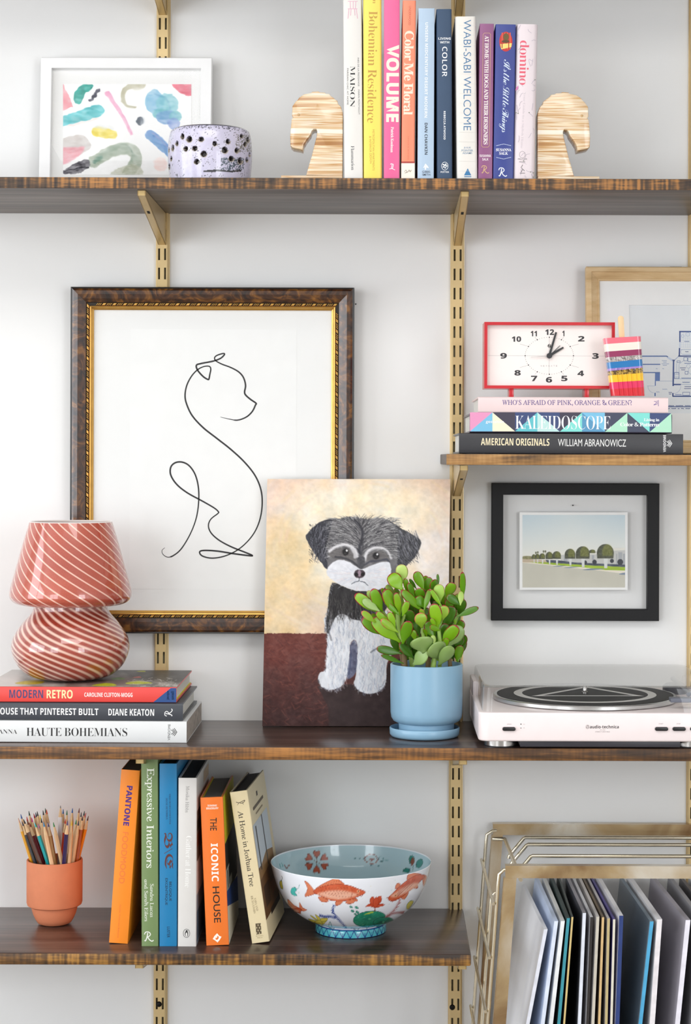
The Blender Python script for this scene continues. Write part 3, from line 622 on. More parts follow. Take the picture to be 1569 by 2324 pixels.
def cover_patch(k, items, name='cover_picture', base=None):   # print on the right-hand cover, u along depth, v up the book (0-1)
    out = MB(); cols = []; o = k.bl + k.ex * (k.wd + 0.00015)
    for i, (poly, c) in enumerate(items):
        out.add([o + k.ex * i * 0.00003 + k.ey * (u * k.depth) + k.ez * (v * k.ht) for u, v in poly], [tuple(range(len(poly)))]); cols += [s2l(np.array(c) / 255.)] * len(poly)
    return out.build(name, vmat('printed_ink'), k.cov, smooth=0, colors=np.array(cols))
def rect(u0, v0, u1, v1): return [(u0, v0), (u1, v0), (u1, v1), (u0, v1)]
cover_patch(B, [(rect(.02, .0, .98, .30), (150, 176, 196)), (rect(.02, .02, .6, .2), (92, 130, 160)), (rect(.02, .5, .5, .80), (120, 112, 98)), (rect(.02, .58, .4, .66), (128, 70, 44)), (rect(.02, .68, .7, .74), (60, 66, 50)), (rect(.3, .45, .9, .55), (196, 190, 180)), (rect(.55, .9, .98, .97), (214, 190, 160))])
B = lb('orange book with white and black capitals, right of the white book', (468.5, 2146.5), (520, 2146), (454.5, 1811), (240, 120, 36), rnd=0.001, liner=mat('yellow_endpaper', (222, 214, 40)), pages=paper_g)
T(B, 'THE', 'sansmid', (484.5, 1856), (484.8, 1885), 15, (40, 30, 24)); T(B, 'HOUSE', 'sansmid', (490, 2012), (494, 2094), 15.5, (40, 30, 24)); T(B, 'ICONIC', 'bold', (486.5, 1914), (489, 2000.5), 16, (250, 244, 238))
T(B, 'DOMINIC', 'bold', (471.5, 1828.5), (493, 1828), 4.4, (250, 240, 230), 'author_lettering'); T(B, 'BRADBURY', 'bold', (468.5, 1834.8), (496, 1834.2), 4.4, (250, 240, 230), 'author_lettering')
PT(B, [([(493, 2118), (498, 2124), (503, 2126), (499, 2133), (494, 2139), (488, 2134), (483, 2131), (487, 2124)], (252, 244, 236)), (circ(493, 2128.5, 3.4, 4.6, 12, .5), (240, 120, 36)), (circ(491.5, 2126.5, 1.8, 2.4, 10, .5), (252, 244, 236))], 'publisher_mark')
cover_patch(B, [(rect(0, 0, 1, 1), (238, 232, 216)), (rect(.0, .3, 1, .68), (40, 40, 42)), (rect(.0, .34, .5, .5), (176, 180, 176)), (rect(.1, .36, .16, .48), (30, 30, 32)), (rect(.24, .36, .3, .48), (30, 30, 32)), ([(0, .26), (1, .1), (1, .28), (0, .36)], (34, 72, 150)), ([(0, .68), (1, .68), (1, 1), (0, 1)], (222, 214, 44)), (rect(.3, .4, 1, .6), (28, 30, 34))])
B = lb('cream book with a desert photograph, leaning left against the fish bowl end', (572, 2142), (612, 2137.5), (521.5, 1799), (226, 210, 170), rnd=0.0015, yaw=math.radians(-4), pages=paper_k, liner=mat('brown_endpaper', (70, 56, 48)), depth=0.185)
T(B, 'At Home in Joshua Tree', 'roman', (546, 1840), (573.5, 2012), 13, (50, 44, 36)); T(B, 'SARA AND', 'serif', (579, 2038), (584.5, 2067), 5, (150, 134, 100), 'author_lettering'); T(B, 'RICH COMBS', 'serif', (571.5, 2033), (578.5, 2073), 5, (150, 134, 100), 'author_lettering')
PT(B, [([(580, 2096), (592, 2095), (594, 2119), (582, 2121)], (92, 78, 54))] + [(rectp, (226, 210, 170)) for rectp in [[(582 + i * 3.1, 2098 + j * 6), (583.6 + i * 3.1, 2098 + j * 6), (583.8 + i * 3.1, 2101 + j * 6), (582.2 + i * 3.1, 2101 + j * 6)] for i in range(4) for j in range(4) if (i + j) % 2]], 'publisher_mark')
T(B, 'RUNNING', 'serif', (581, 2124.5), (598, 2123), 3, (170, 154, 118), 'publisher_lettering'); T(B, 'PRESS', 'serif', (584, 2128.5), (596, 2127.5), 3, (170, 154, 118), 'publisher_lettering')
PT(B, [(q, (60, 48, 34)) for q in ribbon(cr([(536, 1820), (542, 1822), (549, 1819), (556, 1816), (552, 1822), (545, 1823)], 4), 1.3)] + [(q, (60, 48, 34)) for pl in ([(543, 1822), (539, 1827)], [(550, 1821), (553, 1826)]) for q in strip(pl, .8)], 'roadrunner_emblem', step=1e-6)
cover_patch(B, [(rect(.0, .14, .86, .76), (112, 76, 40)), (rect(.0, .48, .86, .76), (206, 214, 222)), ([(0, .46), (.5, .52), (.86, .48), (.86, .42), (0, .4)], (150, 112, 64)), (rect(.1, .2, .4, .34), (70, 46, 26)), (rect(.5, .22, .8, .3), (140, 84, 40)), (rect(.12, .45, .17, .74), (50, 44, 40)), (rect(.5, .42, .54, .76), (50, 44, 40)), (rect(.3, .12, .86, .16), (54, 36, 22)), (rect(.15, .84, .75, .86), (96, 78, 54)), (rect(.25, .80, .65, .81), (150, 132, 100)), (rect(.42, .90, .48, .93), (60, 50, 40))])

# ---- stack under the lamp
STK = 'books lying under the striped lamp'
z = ZM
B3 = book('white book lying at the bottom of the stack under the lamp', (-60, 1684), (423.5, 1687), (-60, 1635.5), 'h', 0.235, (236, 238, 238), zbase=z, group=STK, name='book', pages=mat('marbled_fore_edge', (176, 166, 156), var=0.35, vscale=120, rough=0.8), rnd=0.001, soft=True)
T(B3, 'HAUTE BOHEMIANS', 'stencil', (60, 1660.8), (289, 1661.8), 19, (34, 32, 34)); T(B3, 'MIGUEL FLORES-VIANNA', 'stencil', (-148, 1659.6), (39, 1660.5), 10, (60, 58, 60), 'author_lettering'); T(B3, 'VENDOME', 'sans', (383.5, 1680), (384.5, 1643.5), 5.6, (50, 50, 52), 'publisher_lettering')
def chevrons(k, x, y, s, c):
    it = []
    for i in range(3):
        for sg in (-1, 1): it += [(q, c) for q in strip([(x + s * (.55 - i * .36), y), (x - s * (.1 + i * .36) , y + sg * s * (.95 - i * .2)), ], s * .16)]
    PT(k, it, 'publisher_mark', step=1e-6)
chevrons(B3, 396.5, 1661.5, 9, (50, 50, 52))
z3 = B3.bl.z + B3.ht
B2 = book('charcoal book lying in the middle of the stack under the lamp', (-58, 1634.3), (415, 1637), (-58, 1595), 'h', 0.215, (62, 66, 74), Y0=B3.O.y + 0.002, zbase=z3, group=STK, square=0.005, rnd=0.003)
T(B2, 'THE HOUSE THAT PINTEREST BUILT', 'bold', (-46, 1613.5), (223.5, 1615.6), 15.5, (240, 240, 240)); T(B2, 'DIANE KEATON', 'bold', (246, 1616), (350, 1617), 15.5, (240, 240, 240), 'author_lettering')
def R_logo_h(k, x, y, s, c):   # the same swash R, turned to lie along the spine
    def tr(p): return [(x - (py - y), y + 0 - (-(px - x))) for px, py in p] if False else [(x + (py - y), y - (px - x)) for px, py in p]
    it = []
    for pl, w in (([(x - s * .42, y - s * .25), (x - s * .3, y - s * .5), (x + s * .05, y - s * .5), (x + s * .22, y - s * .25), (x + s * .02, y - s * .02), (x - s * .2, y)], .1), ([(x - s * .08, y - s * .42), (x - s * .14, y), (x - s * .3, y + s * .42), (x - s * .42, y + s * .38)], .12), ([(x - s * .08, y), (x + s * .1, y + s * .3), (x + s * .38, y + s * .48), (x + s * .55, y + s * .36)], .11)):
        it += [(q, c) for q in ribbon(cr(tr(pl), 5), s * w)]
    PT(k, it, 'publisher_mark', step=5e-7)
R_logo_h(B2, 383, 1618, 17, (236, 236, 236))
z2 = B2.bl.z + B2.ht
B1 = book('red spined book with a flower photograph cover, topmost under the lamp', (-40, 1593.3), (400.5, 1595), (-40, 1559), 'h', 0.225, (228, 72, 66), Y0=B2.O.y + 0.002, zbase=z2, group=STK, square=0.003, rnd=0.001, liner=mat('yellow_endpaper', (222, 214, 40)))
T(B1, 'MODERN', 'bold', (21, 1574.6), (98, 1575.1), 19, (74, 66, 112)); T(B1, 'RETRO', 'bold', (106, 1575.2), (165, 1575.6), 19.5, (250, 236, 176)); T(B1, 'CAROLINE CLIFTON-MOGG', 'bold', (191.5, 1576.5), (301, 1577.2), 9.5, (250, 240, 236), 'author_lettering')
PT(B1, [([(348, 1593.7), (388, 1561.5), (400.2, 1561.5), (400.2, 1593.9)], (34, 74, 134))], 'blue_corner'); T(B1, 'jacqui', 'sansmid', (381.5, 1588), (381.5, 1568.5), 7.6, (238, 240, 244), 'publisher_lettering'); T(B1, 'small', 'sansmid', (391.5, 1588), (391.5, 1569.5), 6.8, (238, 240, 244), 'publisher_lettering')
zt1 = B1.bl.z + B1.ht; LAMP_Z = zt1
ras = Raster(-60, 1505, 450, 1572, 2.0, (176, 172, 166))
nz = vnoise(ras.h, ras.w, 24, 5, 4, (3, 1)); ras.a *= (0.35 + 1.1 * nz)[..., None]
ras.fill([(-60, 1500), (60, 1500), (40, 1572), (-60, 1572)], (222, 218, 214), 30, .9, 0)
ras.fill([(270, 1518), (420, 1518), (440, 1530), (405, 1552), (300, 1540)], (74, 72, 70), 10, .75, 0, var=30, cell=8, stretch=(3, 1))
ras.fill([(150, 1538), (300, 1536), (310, 1556), (150, 1560)], (96, 66, 60), 12, .6, 0, var=30, cell=10)
for pl, c in (([(34, 1550), (70, 1544), (100, 1546), (90, 1552), (52, 1553)], (196, 176, 24)), ([(208, 1556), (240, 1550), (262, 1553), (258, 1557)], (196, 204, 30)), ([(285, 1550), (315, 1545), (346, 1550), (330, 1552), (296, 1553)], (204, 212, 40)), ([(308, 1524), (326, 1522), (330, 1525)], (200, 206, 50)), ([(252, 1540), (270, 1537), (285, 1541), (262, 1543)], (110, 150, 60)), ([(300, 1538), (316, 1535), (320, 1538)], (206, 96, 84))):
    ras.fill(pl, c, 1.2, .95, 3, var=20, cell=6)
for i in range(60):
    x = RNG.uniform(300, 400); y = RNG.uniform(1540, 1560); ras.stroke([(x, y), (x + RNG.uniform(-14, 14), y + RNG.uniform(-3, 3))], .9, (226, 224, 222), .8, smooth=0)
o = B1.bl; up = Vector((0, 0, B1.ht + 0.0002)); e = B1.ex * B1.wd; dp = B1.ey * (B1.depth - 0.001)
painted_sheet(B1.cov, 'cover_picture', ras, o + up + dp, o + up + dp + e, o + up + B1.ey * 0.001, o + up + B1.ey * 0.001 + e, 320, 50, vmat('glossy_printed_cover', 0.4, 0.4, 0.0))

# ---- stack under the clock
STC = 'books lying under the red clock'
YR = -0.266
C1 = book('black book lying at the bottom of the stack under the clock', (1042, 1028), (1551, 1030.5), (1042, 982), 'h', 0.225, (52, 52, 56), Y0=YR, zbase=ZR, group=STC, rnd=0.0012)
T(C1, 'AMERICAN ORIGINALS', 'bold', (1092, 1002.2), (1247.5, 1003.6), 16.5, (246, 228, 190)); T(C1, 'WILLIAM ABRANOWICZ', 'sans', (1267, 1004.2), (1421.5, 1005.6), 16.5, (238, 238, 236), 'author_lettering'); T(C1, 'VENDOME', 'bold', (1509, 1026), (1509, 987), 6.2, (236, 236, 236), 'publisher_lettering'); chevrons(C1, 1521, 1006.5, 8.5, (236, 236, 236))
zc = C1.bl.z + C1.ht
C2 = book('book with bright triangle pattern, middle of the stack under the clock', (1066.5, 980.5), (1526, 982.6), (1066.5, 937), 'h', 0.215, (70, 64, 82), Y0=YR, zbase=zc, group=STC, rnd=0.004)
def q4(s): return lambda p: (980 + p[0] / 2.664, 580 + p[1] / 2.664)
z4 = q4(0)
pal = dict(k=(62, 58, 76), p=(228, 150, 190), b=(120, 190, 224), w=(240, 236, 206), n=(58, 74, 120), m=(96, 190, 200), l=(190, 226, 222), t=(128, 220, 210), g=(176, 228, 200), s=(86, 150, 190), d=(64, 70, 92), c=(208, 226, 226))
tri = [([(232, 948), (368, 948), (232, 1063)], 'p'), ([(368, 948), (368, 1063), (232, 1063)], 'b'), ([(368, 948), (505, 1063), (368, 1063)], 'w'), ([(368, 948), (505, 948), (505, 1063)], 'k'),
       ([(505, 948), (640, 948), (505, 1063)], 'n'), ([(640, 948), (640, 1064), (505, 1063)], 'm'), ([(640, 948), (775, 1065), (640, 1064)], 'l'), ([(640, 948), (775, 949), (775, 1065)], 'n'),
       ([(775, 949), (910, 949), (775, 1065)], 'k'), ([(910, 949), (910, 1065), (775, 1065)], 't'), ([(910, 949), (1048, 1066), (910, 1065)], 's'), ([(910, 949), (1048, 950), (1048, 1066)], 'b'),
       ([(1048, 950), (1184, 951), (1048, 1066)], 'd'), ([(1184, 951), (1184, 1067), (1048, 1066)], 'g'), ([(1184, 951), (1318, 1068), (1184, 1067)], 'd'), ([(1184, 951), (1320, 952), (1318, 1068)], 't'),
       ([(1320, 952), (1450, 953), (1318, 1068)], 'n'), ([(1450, 953), (1452, 1069), (1318, 1068)], 'g')]
PT(C2, [([z4(p) for p in pl], pal[c]) for pl, c in tri], 'triangle_pattern', step=1e-7)
L2 = LIFT * 2
def T2(k, s, style, A, Bq, h, c, name='title_lettering'): return lettering(k.cov, s, style, A, Bq, h, ink(c), k.O, k.N, name, lift=L2)
T2(C2, 'KALEIDOSCOPE', 'didone', (1170, 958.3), (1386.5, 959.6), 31, (238, 240, 244)); T2(C2, 'gestalten', 'sansmid', (1103, 957.5), (1144, 958), 8.6, (240, 240, 244), 'publisher_lettering'); T2(C2, 'Living in', 'serifb', (1462, 953.5), (1497, 953.8), 8.4, (240, 242, 244), 'subtitle_lettering'); T2(C2, 'Color & Patterns', 'serifb', (1408, 963), (1497, 963.5), 9, (240, 242, 244), 'subtitle_lettering')
zc2 = C2.bl.z + C2.ht
C3 = book('pale pink book lying on top of the stack under the clock', (1085.5, 934), (1517, 936), (1085.5, 897), 'h', 0.20, (246, 222, 222), Y0=YR, zbase=zc2, group=STC, rnd=0.003)
T(C3, "WHO'S AFRAID OF PINK, ORANGE & GREEN?", 'romanb', (1140, 914), (1434.5, 914.8), 13.5, (104, 84, 142))
PT(C3, [(q, (120, 96, 156)) for pl in ([(1485, 911), (1489, 911), (1489, 916), (1484, 919), (1491, 918)], [(1492, 909), (1492, 918)], [(1495, 908), (1495, 922)]) for q in ribbon(cr(pl, 3), 1.2)], 'publisher_mark', step=1e-6)
CLOCK_Z = C3.bl.z + C3.ht

# ================================================================== PICTURES
class Pl: pass
def plane_at(px, py, Y, tilt=0.0):
    k = Pl(); k.O = W(px, py, Y); k.N = Vector((0, -math.cos(tilt), math.sin(tilt))); k.V = Vector((0, math.sin(tilt), math.cos(tilt))); k.U = Vector((1, 0, 0))
    k.uv = lambda x, y: ((on_plane(x, y, k.O, k.N) - k.O).dot(k.U), (on_plane(x, y, k.O, k.N) - k.O).dot(k.V))
    k.P = lambda u, v, w=0.0: k.O + k.U * u + k.V * v + k.N * w
    return k
def rails(root, k, rect_uv, prof, mats, name='frame_rail', smooth=30):
    """mitred mouldings: profile = [(inset, height, material of the strip that follows)]"""
    u0, v0, u1, v1 = rect_uv
    ring = lambda i: [(u0 + i, v0 + i), (u1 - i, v0 + i), (u1 - i, v1 - i), (u0 + i, v1 - i)]
    for s in range(4):
        mb = MB()
        for (i0, h0, m0), (i1, h1, _) in zip(prof[:-1], prof[1:]):
            r0, r1 = ring(i0), ring(i1); a, b = s, (s + 1) % 4
            mb.quad(k.P(*r0[a], h0), k.P(*r0[b], h0), k.P(*r1[b], h1), k.P(*r1[a], h1), m0)
        mb.build(name, mats, root, smooth=smooth)
def sheet(root, k, rect_uv, w, m, name, t=0.0012):
    u0, v0, u1, v1 = rect_uv
    return MB().obox(k.P(u0, v0, w - t), k.U * (u1 - u0), k.V * (v1 - v0), k.N * t).build(name, m, root, smooth=0)
paper_m = mat('art_paper', (236, 237, 236), rough=0.7, var=0.01, vscale=8)
mat_white = mat('white_mount_board', (236, 236, 234), rough=0.7)
pane_m = glass_mat('picture_glass', ior=1.22)

# ---- cat line drawing in burl frame, hung on the wall
k = plane_at(481, 1045, -0.0325)
ua, va = k.uv(157.5, 1437.5); ub, vb = k.uv(804.5, 652.5)
cat = thing('framed_drawing', 'single-line cat drawing in a burl wood frame with gold beading', 'picture', k.P((ua + ub) / 2, va))
burl = bpy.data.materials.new('burl_wood'); burl.use_nodes = True; nt = burl.node_tree; bb = nt.nodes['Principled BSDF']
tc = nt.nodes.new('ShaderNodeTexCoord'); n1 = nt.nodes.new('ShaderNodeTexNoise'); n1.inputs['Scale'].default_value = 34; n1.inputs['Detail'].default_value = 8; n1.inputs['Distortion'].default_value = 2.6
nt.links.new(tc.outputs['Object'], n1.inputs['Vector']); rp = nt.nodes.new('ShaderNodeValToRGB'); e = rp.color_ramp.elements; e[0].position = .34; e[0].color = rgb(30, 17, 12); e[1].position = .72; e[1].color = rgb(140, 92, 36); q = e.new(.52); q.color = rgb(74, 42, 20)
nt.links.new(n1.outputs['Fac'], rp.inputs['Fac']); nt.links.new(rp.outputs['Color'], bb.inputs['Base Color']); bb.inputs['Roughness'].default_value = .3; bb.inputs['Coat Weight'].default_value = .6; bb.inputs['Coat Roughness'].default_value = .12
black_rim = mat('black_lacquer', (18, 17, 18), rough=0.3); gilt = mat('antique_gilt', (206, 160, 84), rough=0.34, metal=0.75, var=0.12, vscale=60); gilt_dark = mat('dark_bead_ground', (34, 24, 14), rough=0.6)  # last one is the dark line and ground under the beading
prof = [(0, -0.020, 0), (0, -0.002, 0), (0.0009, 0, 0), (0.0028, -0.0006, 1), (0.006, 0.0012, 1), (0.012, 0.0016, 1), (0.019, 0.0, 1), (0.0248, -0.0032, 2), (0.0254, -0.0052, 2), (0.0304, -0.0052, 3), (0.0312, -0.0036, 3), (0.0330, -0.0044, 3), (0.0346, -0.0068, 3), (0.0368, -0.0082, 3), (0.0368, -0.0120, 3)]
rails(cat, k, (ua, va, ub, vb), prof, [black_rim, burl, gilt_dark, gilt])
def beading(i0, i1, base):
    for s in range(4):
        u0, v0, u1, v1 = ua + base, va + base, ub - base, vb - base
        A, D, Nn, L = ((Vector((u0, v0)), Vector((1, 0)), Vector((0, 1)), u1 - u0), (Vector((u1, v0)), Vector((0, 1)), Vector((-1, 0)), v1 - v0), (Vector((u1, v1)), Vector((-1, 0)), Vector((0, -1)), u1 - u0), (Vector((u0, v1)), Vector((0, -1)), Vector((1, 0)), v1 - v0))[s]
        mb = MB(); wd = i1 - i0; mot = 0.0168; n = int(L / mot); mot = L / n; sl = 0.0042
        def bead(s0, s1):
            lo = [A + D * s0, A + D * s1, A + D * (s1 + sl) + Nn * wd, A + D * (s0 + sl) + Nn * wd]
            c = (lo[0] + lo[1] + lo[2] + lo[3]) / 4; hi = [c + (p - c) * 0.62 for p in lo]
            vs = [k.P(p.x, p.y, -0.0052) for p in lo] + [k.P(p.x, p.y, -0.0024) for p in hi]
            mb.add(vs, [(0, 1, 5, 4), (1, 2, 6, 5), (2, 3, 7, 6), (3, 0, 4, 7), (4, 5, 6, 7)])
        for j in range(n):
            t = j * mot
            if t + mot > L - 0.003: break
            bead(t, t + 0.0068)
            for q in range(3): bead(t + 0.0082 + q * 0.0027, t + 0.0098 + q * 0.0027)
        mb.build('gold_beading', gilt, cat, smooth=0)['kind'] = 'stuff'
beading(0.0256, 0.0302, 0.0256)
sheet(cat, k, (ua + 0.030, va + 0.030, ub - 0.030, vb - 0.030), -0.0112, paper_m, 'mount_board')
a = k.uv(292, 1337.5); b = k.uv(673, 747); kp = plane_at(481, 1045, -0.0325 + 0.0108)
sheet(cat, k, (a[0], a[1], b[0], b[1]), -0.0109, mat('print_paper', (238, 239, 238), rough=0.65), 'print_sheet', t=0.0003)
zz = [(808, 866), (850, 876), (895, 882), (940, 866), (970, 838), (986, 806), (989, 796), (962, 777), (937, 755), (931, 738), (936, 705), (925, 665), (900, 636), (860, 614), (815, 597), (786, 581), (778, 566), (790, 553), (822, 543), (828, 549), (808, 568), (770, 582), (710, 594), (686, 603), (692, 628), (720, 660), (744, 675), (750, 671), (754, 650), (759, 622), (750, 608), (722, 610), (690, 627), (660, 660), (637, 705), (628, 755), (636, 800), (665, 860), (720, 920), (790, 975), (860, 1030), (930, 1095), (985, 1165), (1015, 1240), (1020, 1320), (1005, 1400), (970, 1470), (910, 1532), (840, 1570), (770, 1584), (718, 1574), (702, 1554), (722, 1545), (790, 1548), (880, 1562), (962, 1572), (966, 1568), (930, 1553), (860, 1525), (800, 1492), (760, 1455), (747, 1418), (760, 1385), (796, 1356), (796, 1346), (775, 1328), (720, 1296), (640, 1252), (585, 1208), (555, 1160), (556, 1120), (580, 1098), (615, 1096), (650, 1115), (680, 1160), (696, 1225), (697, 1300), (685, 1380), (655, 1460), (610, 1535), (570, 1570), (540, 1579), (516, 1565), (511, 1545), (525, 1531)]
P = cr([(140 + x / 2.2414, 560 + y / 2.2414) for x, y in zz], 7)
n = len(P); wv = 2.6 + 1.2 * np.abs(np.sin(np.arange(n) / n * 17.0)); wv[:12] = np.linspace(.8, 2, 12); wv[-25:] = np.linspace(1.9, .9, 25)
patches(cat, 'ink_line', [(q, (26, 26, 28)) for q in ribbon(P, wv)], kp.O, kp.N, lift=0.0001, step=0.0)
sheet(cat, k, (ua + 0.032, va + 0.032, ub - 0.032, vb - 0.032), -0.0092, pane_m, 'glass', t=0.0008)

# ---- abstract watercolour in white frame, leaning on the top board
k = plane_at(287, 129, -0.030, math.radians(4.5))
ua, vb = k.uv(93, 129.5); ub, _ = k.uv(481.5, 129.5); va = (ZT + 0.0004 + 0.0013 - k.O.z) / k.V.z
wc = thing('framed_watercolour', 'white framed abstract watercolour of pastel brush strokes', 'picture', k.P((ua + ub) / 2, va))
white_lac = mat('white_frame_lacquer', (246, 246, 246), rough=0.35)
rails(wc, k, (ua, va, ub, vb), [(0, -0.016, 0), (0, -0.0012, 0), (0.0012, 0, 0), (0.0172, 0, 0), (0.0178, -0.0006, 0), (0.0178, -0.0100, 0)], [white_lac])
sheet(wc, k, (ua + 0.015, va + 0.015, ub - 0.015, vb - 0.015), -0.0098, mat_white, 'mount_board')
def z1(*p): return [(60 + x / 2.615, 90 + y / 2.615) for x, y in p]
ras = Raster(139, 185, 436, 396, 2.0, (248, 248, 247))
ras.fill(z1((206, 250), (216, 250), (276, 396), (206, 428)), (238, 158, 168), 1.2, .9, 0, var=16, cell=14)
ras.fill(z1((400, 272), (340, 266), (292, 300), (278, 340), (286, 374), (318, 380), (338, 352), (346, 320), (376, 300)), (44, 160, 148), 1.0, .95, 5, var=42, cell=9, stretch=(1, 2))
ras.stroke(z1((375, 358), (392, 352), (398, 334), (412, 332), (414, 312), (434, 298)), 6.2, (66, 66, 84), .95, 1.2)
ras.fill(z1((206, 462), (300, 425), (400, 390), (450, 396), (466, 428), (430, 458), (350, 480), (250, 505), (206, 511)), (98, 194, 200), 1.6, .9, 4, var=36, cell=12, stretch=(3, 1))
ras.fill(z1((240, 512), (400, 470), (440, 466), (300, 510)), (246, 222, 216), 3, .7, 4)
ras.stroke(z1((478, 318), (555, 430), (626, 558)), 9, (236, 178, 204), .9, 2.2, w2=6); ras.stroke(z1((490, 312), (560, 420), (626, 552)), 2.5, (226, 150, 188), .6, 2)
ras.stroke(z1((690, 262), (625, 272), (580, 305), (572, 350), (596, 392), (650, 402)), 15, (176, 172, 142), .75, 2.5, w2=5); ras.fill(z1((600, 250), (690, 250), (700, 285), (640, 300)), (196, 192, 168), 6, .7, 4)
for x, y, rx, ry, c in ((762, 370, 56, 72, (122, 182, 214)), (836, 384, 66, 66, (124, 192, 204)), (806, 442, 60, 34, (112, 186, 196)), (836, 462, 68, 42, (116, 160, 206)), (884, 456, 36, 34, (118, 188, 198)), (874, 500, 38, 34, (124, 150, 208))): ras.ell(60 + x / 2.615, 90 + y / 2.615, rx / 2.615, ry / 2.615, c, 2.0, .72)
ras.stroke(z1((760, 320), (830, 350), (850, 410), (800, 440)), 3, (90, 150, 190), .35, 3)
ras.fill(z1((868, 250), (990, 250), (990, 328), (930, 328), (888, 300)), (228, 120, 138), 2, .85, 3, var=30, cell=16)
ras.ell(60 + 674 / 2.615, 90 + 483 / 2.615, 8.4, 8.2, (92, 102, 114), 2.5)
ras.ell(60 + 690 / 2.615, 90 + 483 / 2.615, 6, 8, (200, 206, 212), 5, .5)
ras.fill(z1((388, 532), (428, 514), (470, 522), (512, 536), (540, 546), (534, 582), (480, 586), (402, 572)), (238, 220, 104), 1.8, .92, 4, var=22, cell=12); ras.fill(z1((400, 520), (450, 498), (520, 520), (500, 535)), (222, 224, 222), 3, .6, 4)
ras.stroke(z1((734, 566), (790, 612), (846, 664)), 23, (104, 150, 206), .88, 1.8)
for i in range(26): 
    t = RNG.uniform(-10, 10); ras.stroke([(340 + t, 305 - t * .6), (385 + t, 344 - t * .6)], 1.2, (70 + RNG.uniform(0, 100), 130 + RNG.uniform(0, 50), 200), .3, 1, 0)
ras.fill(z1((206, 604), (260, 572), (330, 564), (382, 622), (362, 660), (280, 700), (206, 700)), (212, 206, 202), 2.5, .85, 4, var=18, cell=18, stretch=(3, 1)); ras.fill(z1((206, 650), (280, 640), (350, 640), (300, 700), (206, 742)), (236, 158, 170), 5, .75, 4, var=16, cell=10, stretch=(4, 1))
ras.stroke(z1((400, 726), (480, 676), (575, 645), (636, 664), (650, 722), (600, 800)), 27, (170, 182, 164), .8, 2)
for i in range(14): t = i - 7; ras.stroke(z1((404, 726 + t * 4), (480, 678 + t * 4.2), (575, 646 + t * 4.4), (634 + t * 2, 668 + t * 2), (650 + t * 4, 722)), 1.2, (110 + i * 4, 140 + i * 3, 122 + i * 3), .35, 1)
ras.stroke(z1((402, 724), (440, 698)), 9, (78, 128, 112), .5, 4); ras.fill(z1((500, 800), (560, 760), (650, 740), (690, 800)), (196, 198, 180), 4, .7, 3)
ras.fill(z1((206, 784), (330, 714), (366, 716), (374, 758), (290, 796), (206, 796)), (108, 106, 112), 1.2, .95, 3, var=62, cell=6, stretch=(2, 1)); ras.stroke(z1((206, 782), (280, 768), (372, 758)), 2, (34, 34, 42), .8, 1)
ras.ell(60 + 796 / 2.615, 90 + 740 / 2.615, 16, 16, (250, 226, 220), 6, .8)
ras.warp(2.2, 9, 31); ras.warp(0.7, 3, 35)
st_ = vnoise(ras.h, ras.w, 7, 41, 3, (2.5, 1))[..., None] - .5; ch = 1 - ras.a; ras.a = np.clip(1 - ch * (1 + 0.7 * st_ + .5 * (vnoise(ras.h, ras.w, 40, 42, 3)[..., None] - .5)), 0, 1)
f = lambda x, y: k.P(*k.uv(x, y), -0.0094)
painted_sheet(wc, 'watercolour', ras, f(141, 187.5), f(433, 187.5), f(141, 393.5), f(433, 393.5), 292, 206, vmat('watercolour_paper', 0.8, 0.2))
sheet(wc, k, (ua + 0.0165, va + 0.0165, ub - 0.0165, vb - 0.0165), -0.0075, pane_m, 'glass', t=0.0008)

# ---- blueprint in pale oak frame, leaning on the short board
k = plane_at(1450, 604, -0.0335, math.radians(5.2))
ua, vb = k.uv(1331, 604.5); va = (ZR + 0.0004 + 0.0018 - k.O.z) / k.V.z; ub = ua + 0.405
oak_p = thing('framed_plan', 'blue floor plan in a pale oak frame behind the clock', 'picture', k.P((ua + ub) / 2, va))
oak = wood_mat('pale_oak', (188, 154, 106), (206, 174, 126), (220, 192, 148), 0.45, seed=3.3, gx=9)
rails(oak_p, k, (ua, va, ub, vb), [(0, -0.019, 0), (0, -0.0015, 0), (0.0015, 0, 0), (0.0085, 0, 0), (0.0092, -0.0022, 0), (0.0100, -0.0024, 0), (0.0190, -0.0060, 0), (0.0196, -0.0048, 0), (0.0214, -0.0052, 0), (0.0224, -0.0066, 0), (0.0224, -0.0100, 0)], [oak])
a = k.uv(1430, 690)
u0, v0, u1, v1 = ua + 0.02, va + 0.02, ub - 0.02, vb - 0.02; w0 = -0.0086; mbd = MB()
op = (a[0], va + 0.066, ub - (a[0] - ua), a[1])
for r in ((u0, v0, op[0], v1), (op[2], v0, u1, v1), (op[0], v0, op[2], op[1]), (op[0], op[3], op[2], v1)): mbd.obox(k.P(r[0], r[1], w0 - 0.0014), k.U * (r[2] - r[0]), k.V * (r[3] - r[1]), k.N * 0.0014)
mbd.build('mount_board', mat_white, oak_p, smooth=0)
sheet(oak_p, k, (u0 + 0.005, v0 + 0.005, u1 - 0.005, v1 - 0.005), -0.0101, mat('plan_paper', (226, 230, 232), rough=0.7), 'plan_sheet', t=0.0004)
def zb(*p): return [(1430 + x / 10.108, 730 + y / 10.108) for x, y in p]
NB = (34, 66, 132); MBl = (62, 98, 160); LB = (150, 168, 200); PB = (196, 208, 226); it = []
def ln(c, w, *p): it.extend([(q, c) for q in strip(zb(*p), w * 1.25)])
for y0, y1 in ((805, 965), (990, 1155)):
    for x in range(300, 700, 34): ln(PB, 0.5, (x, y0), (x, y1))
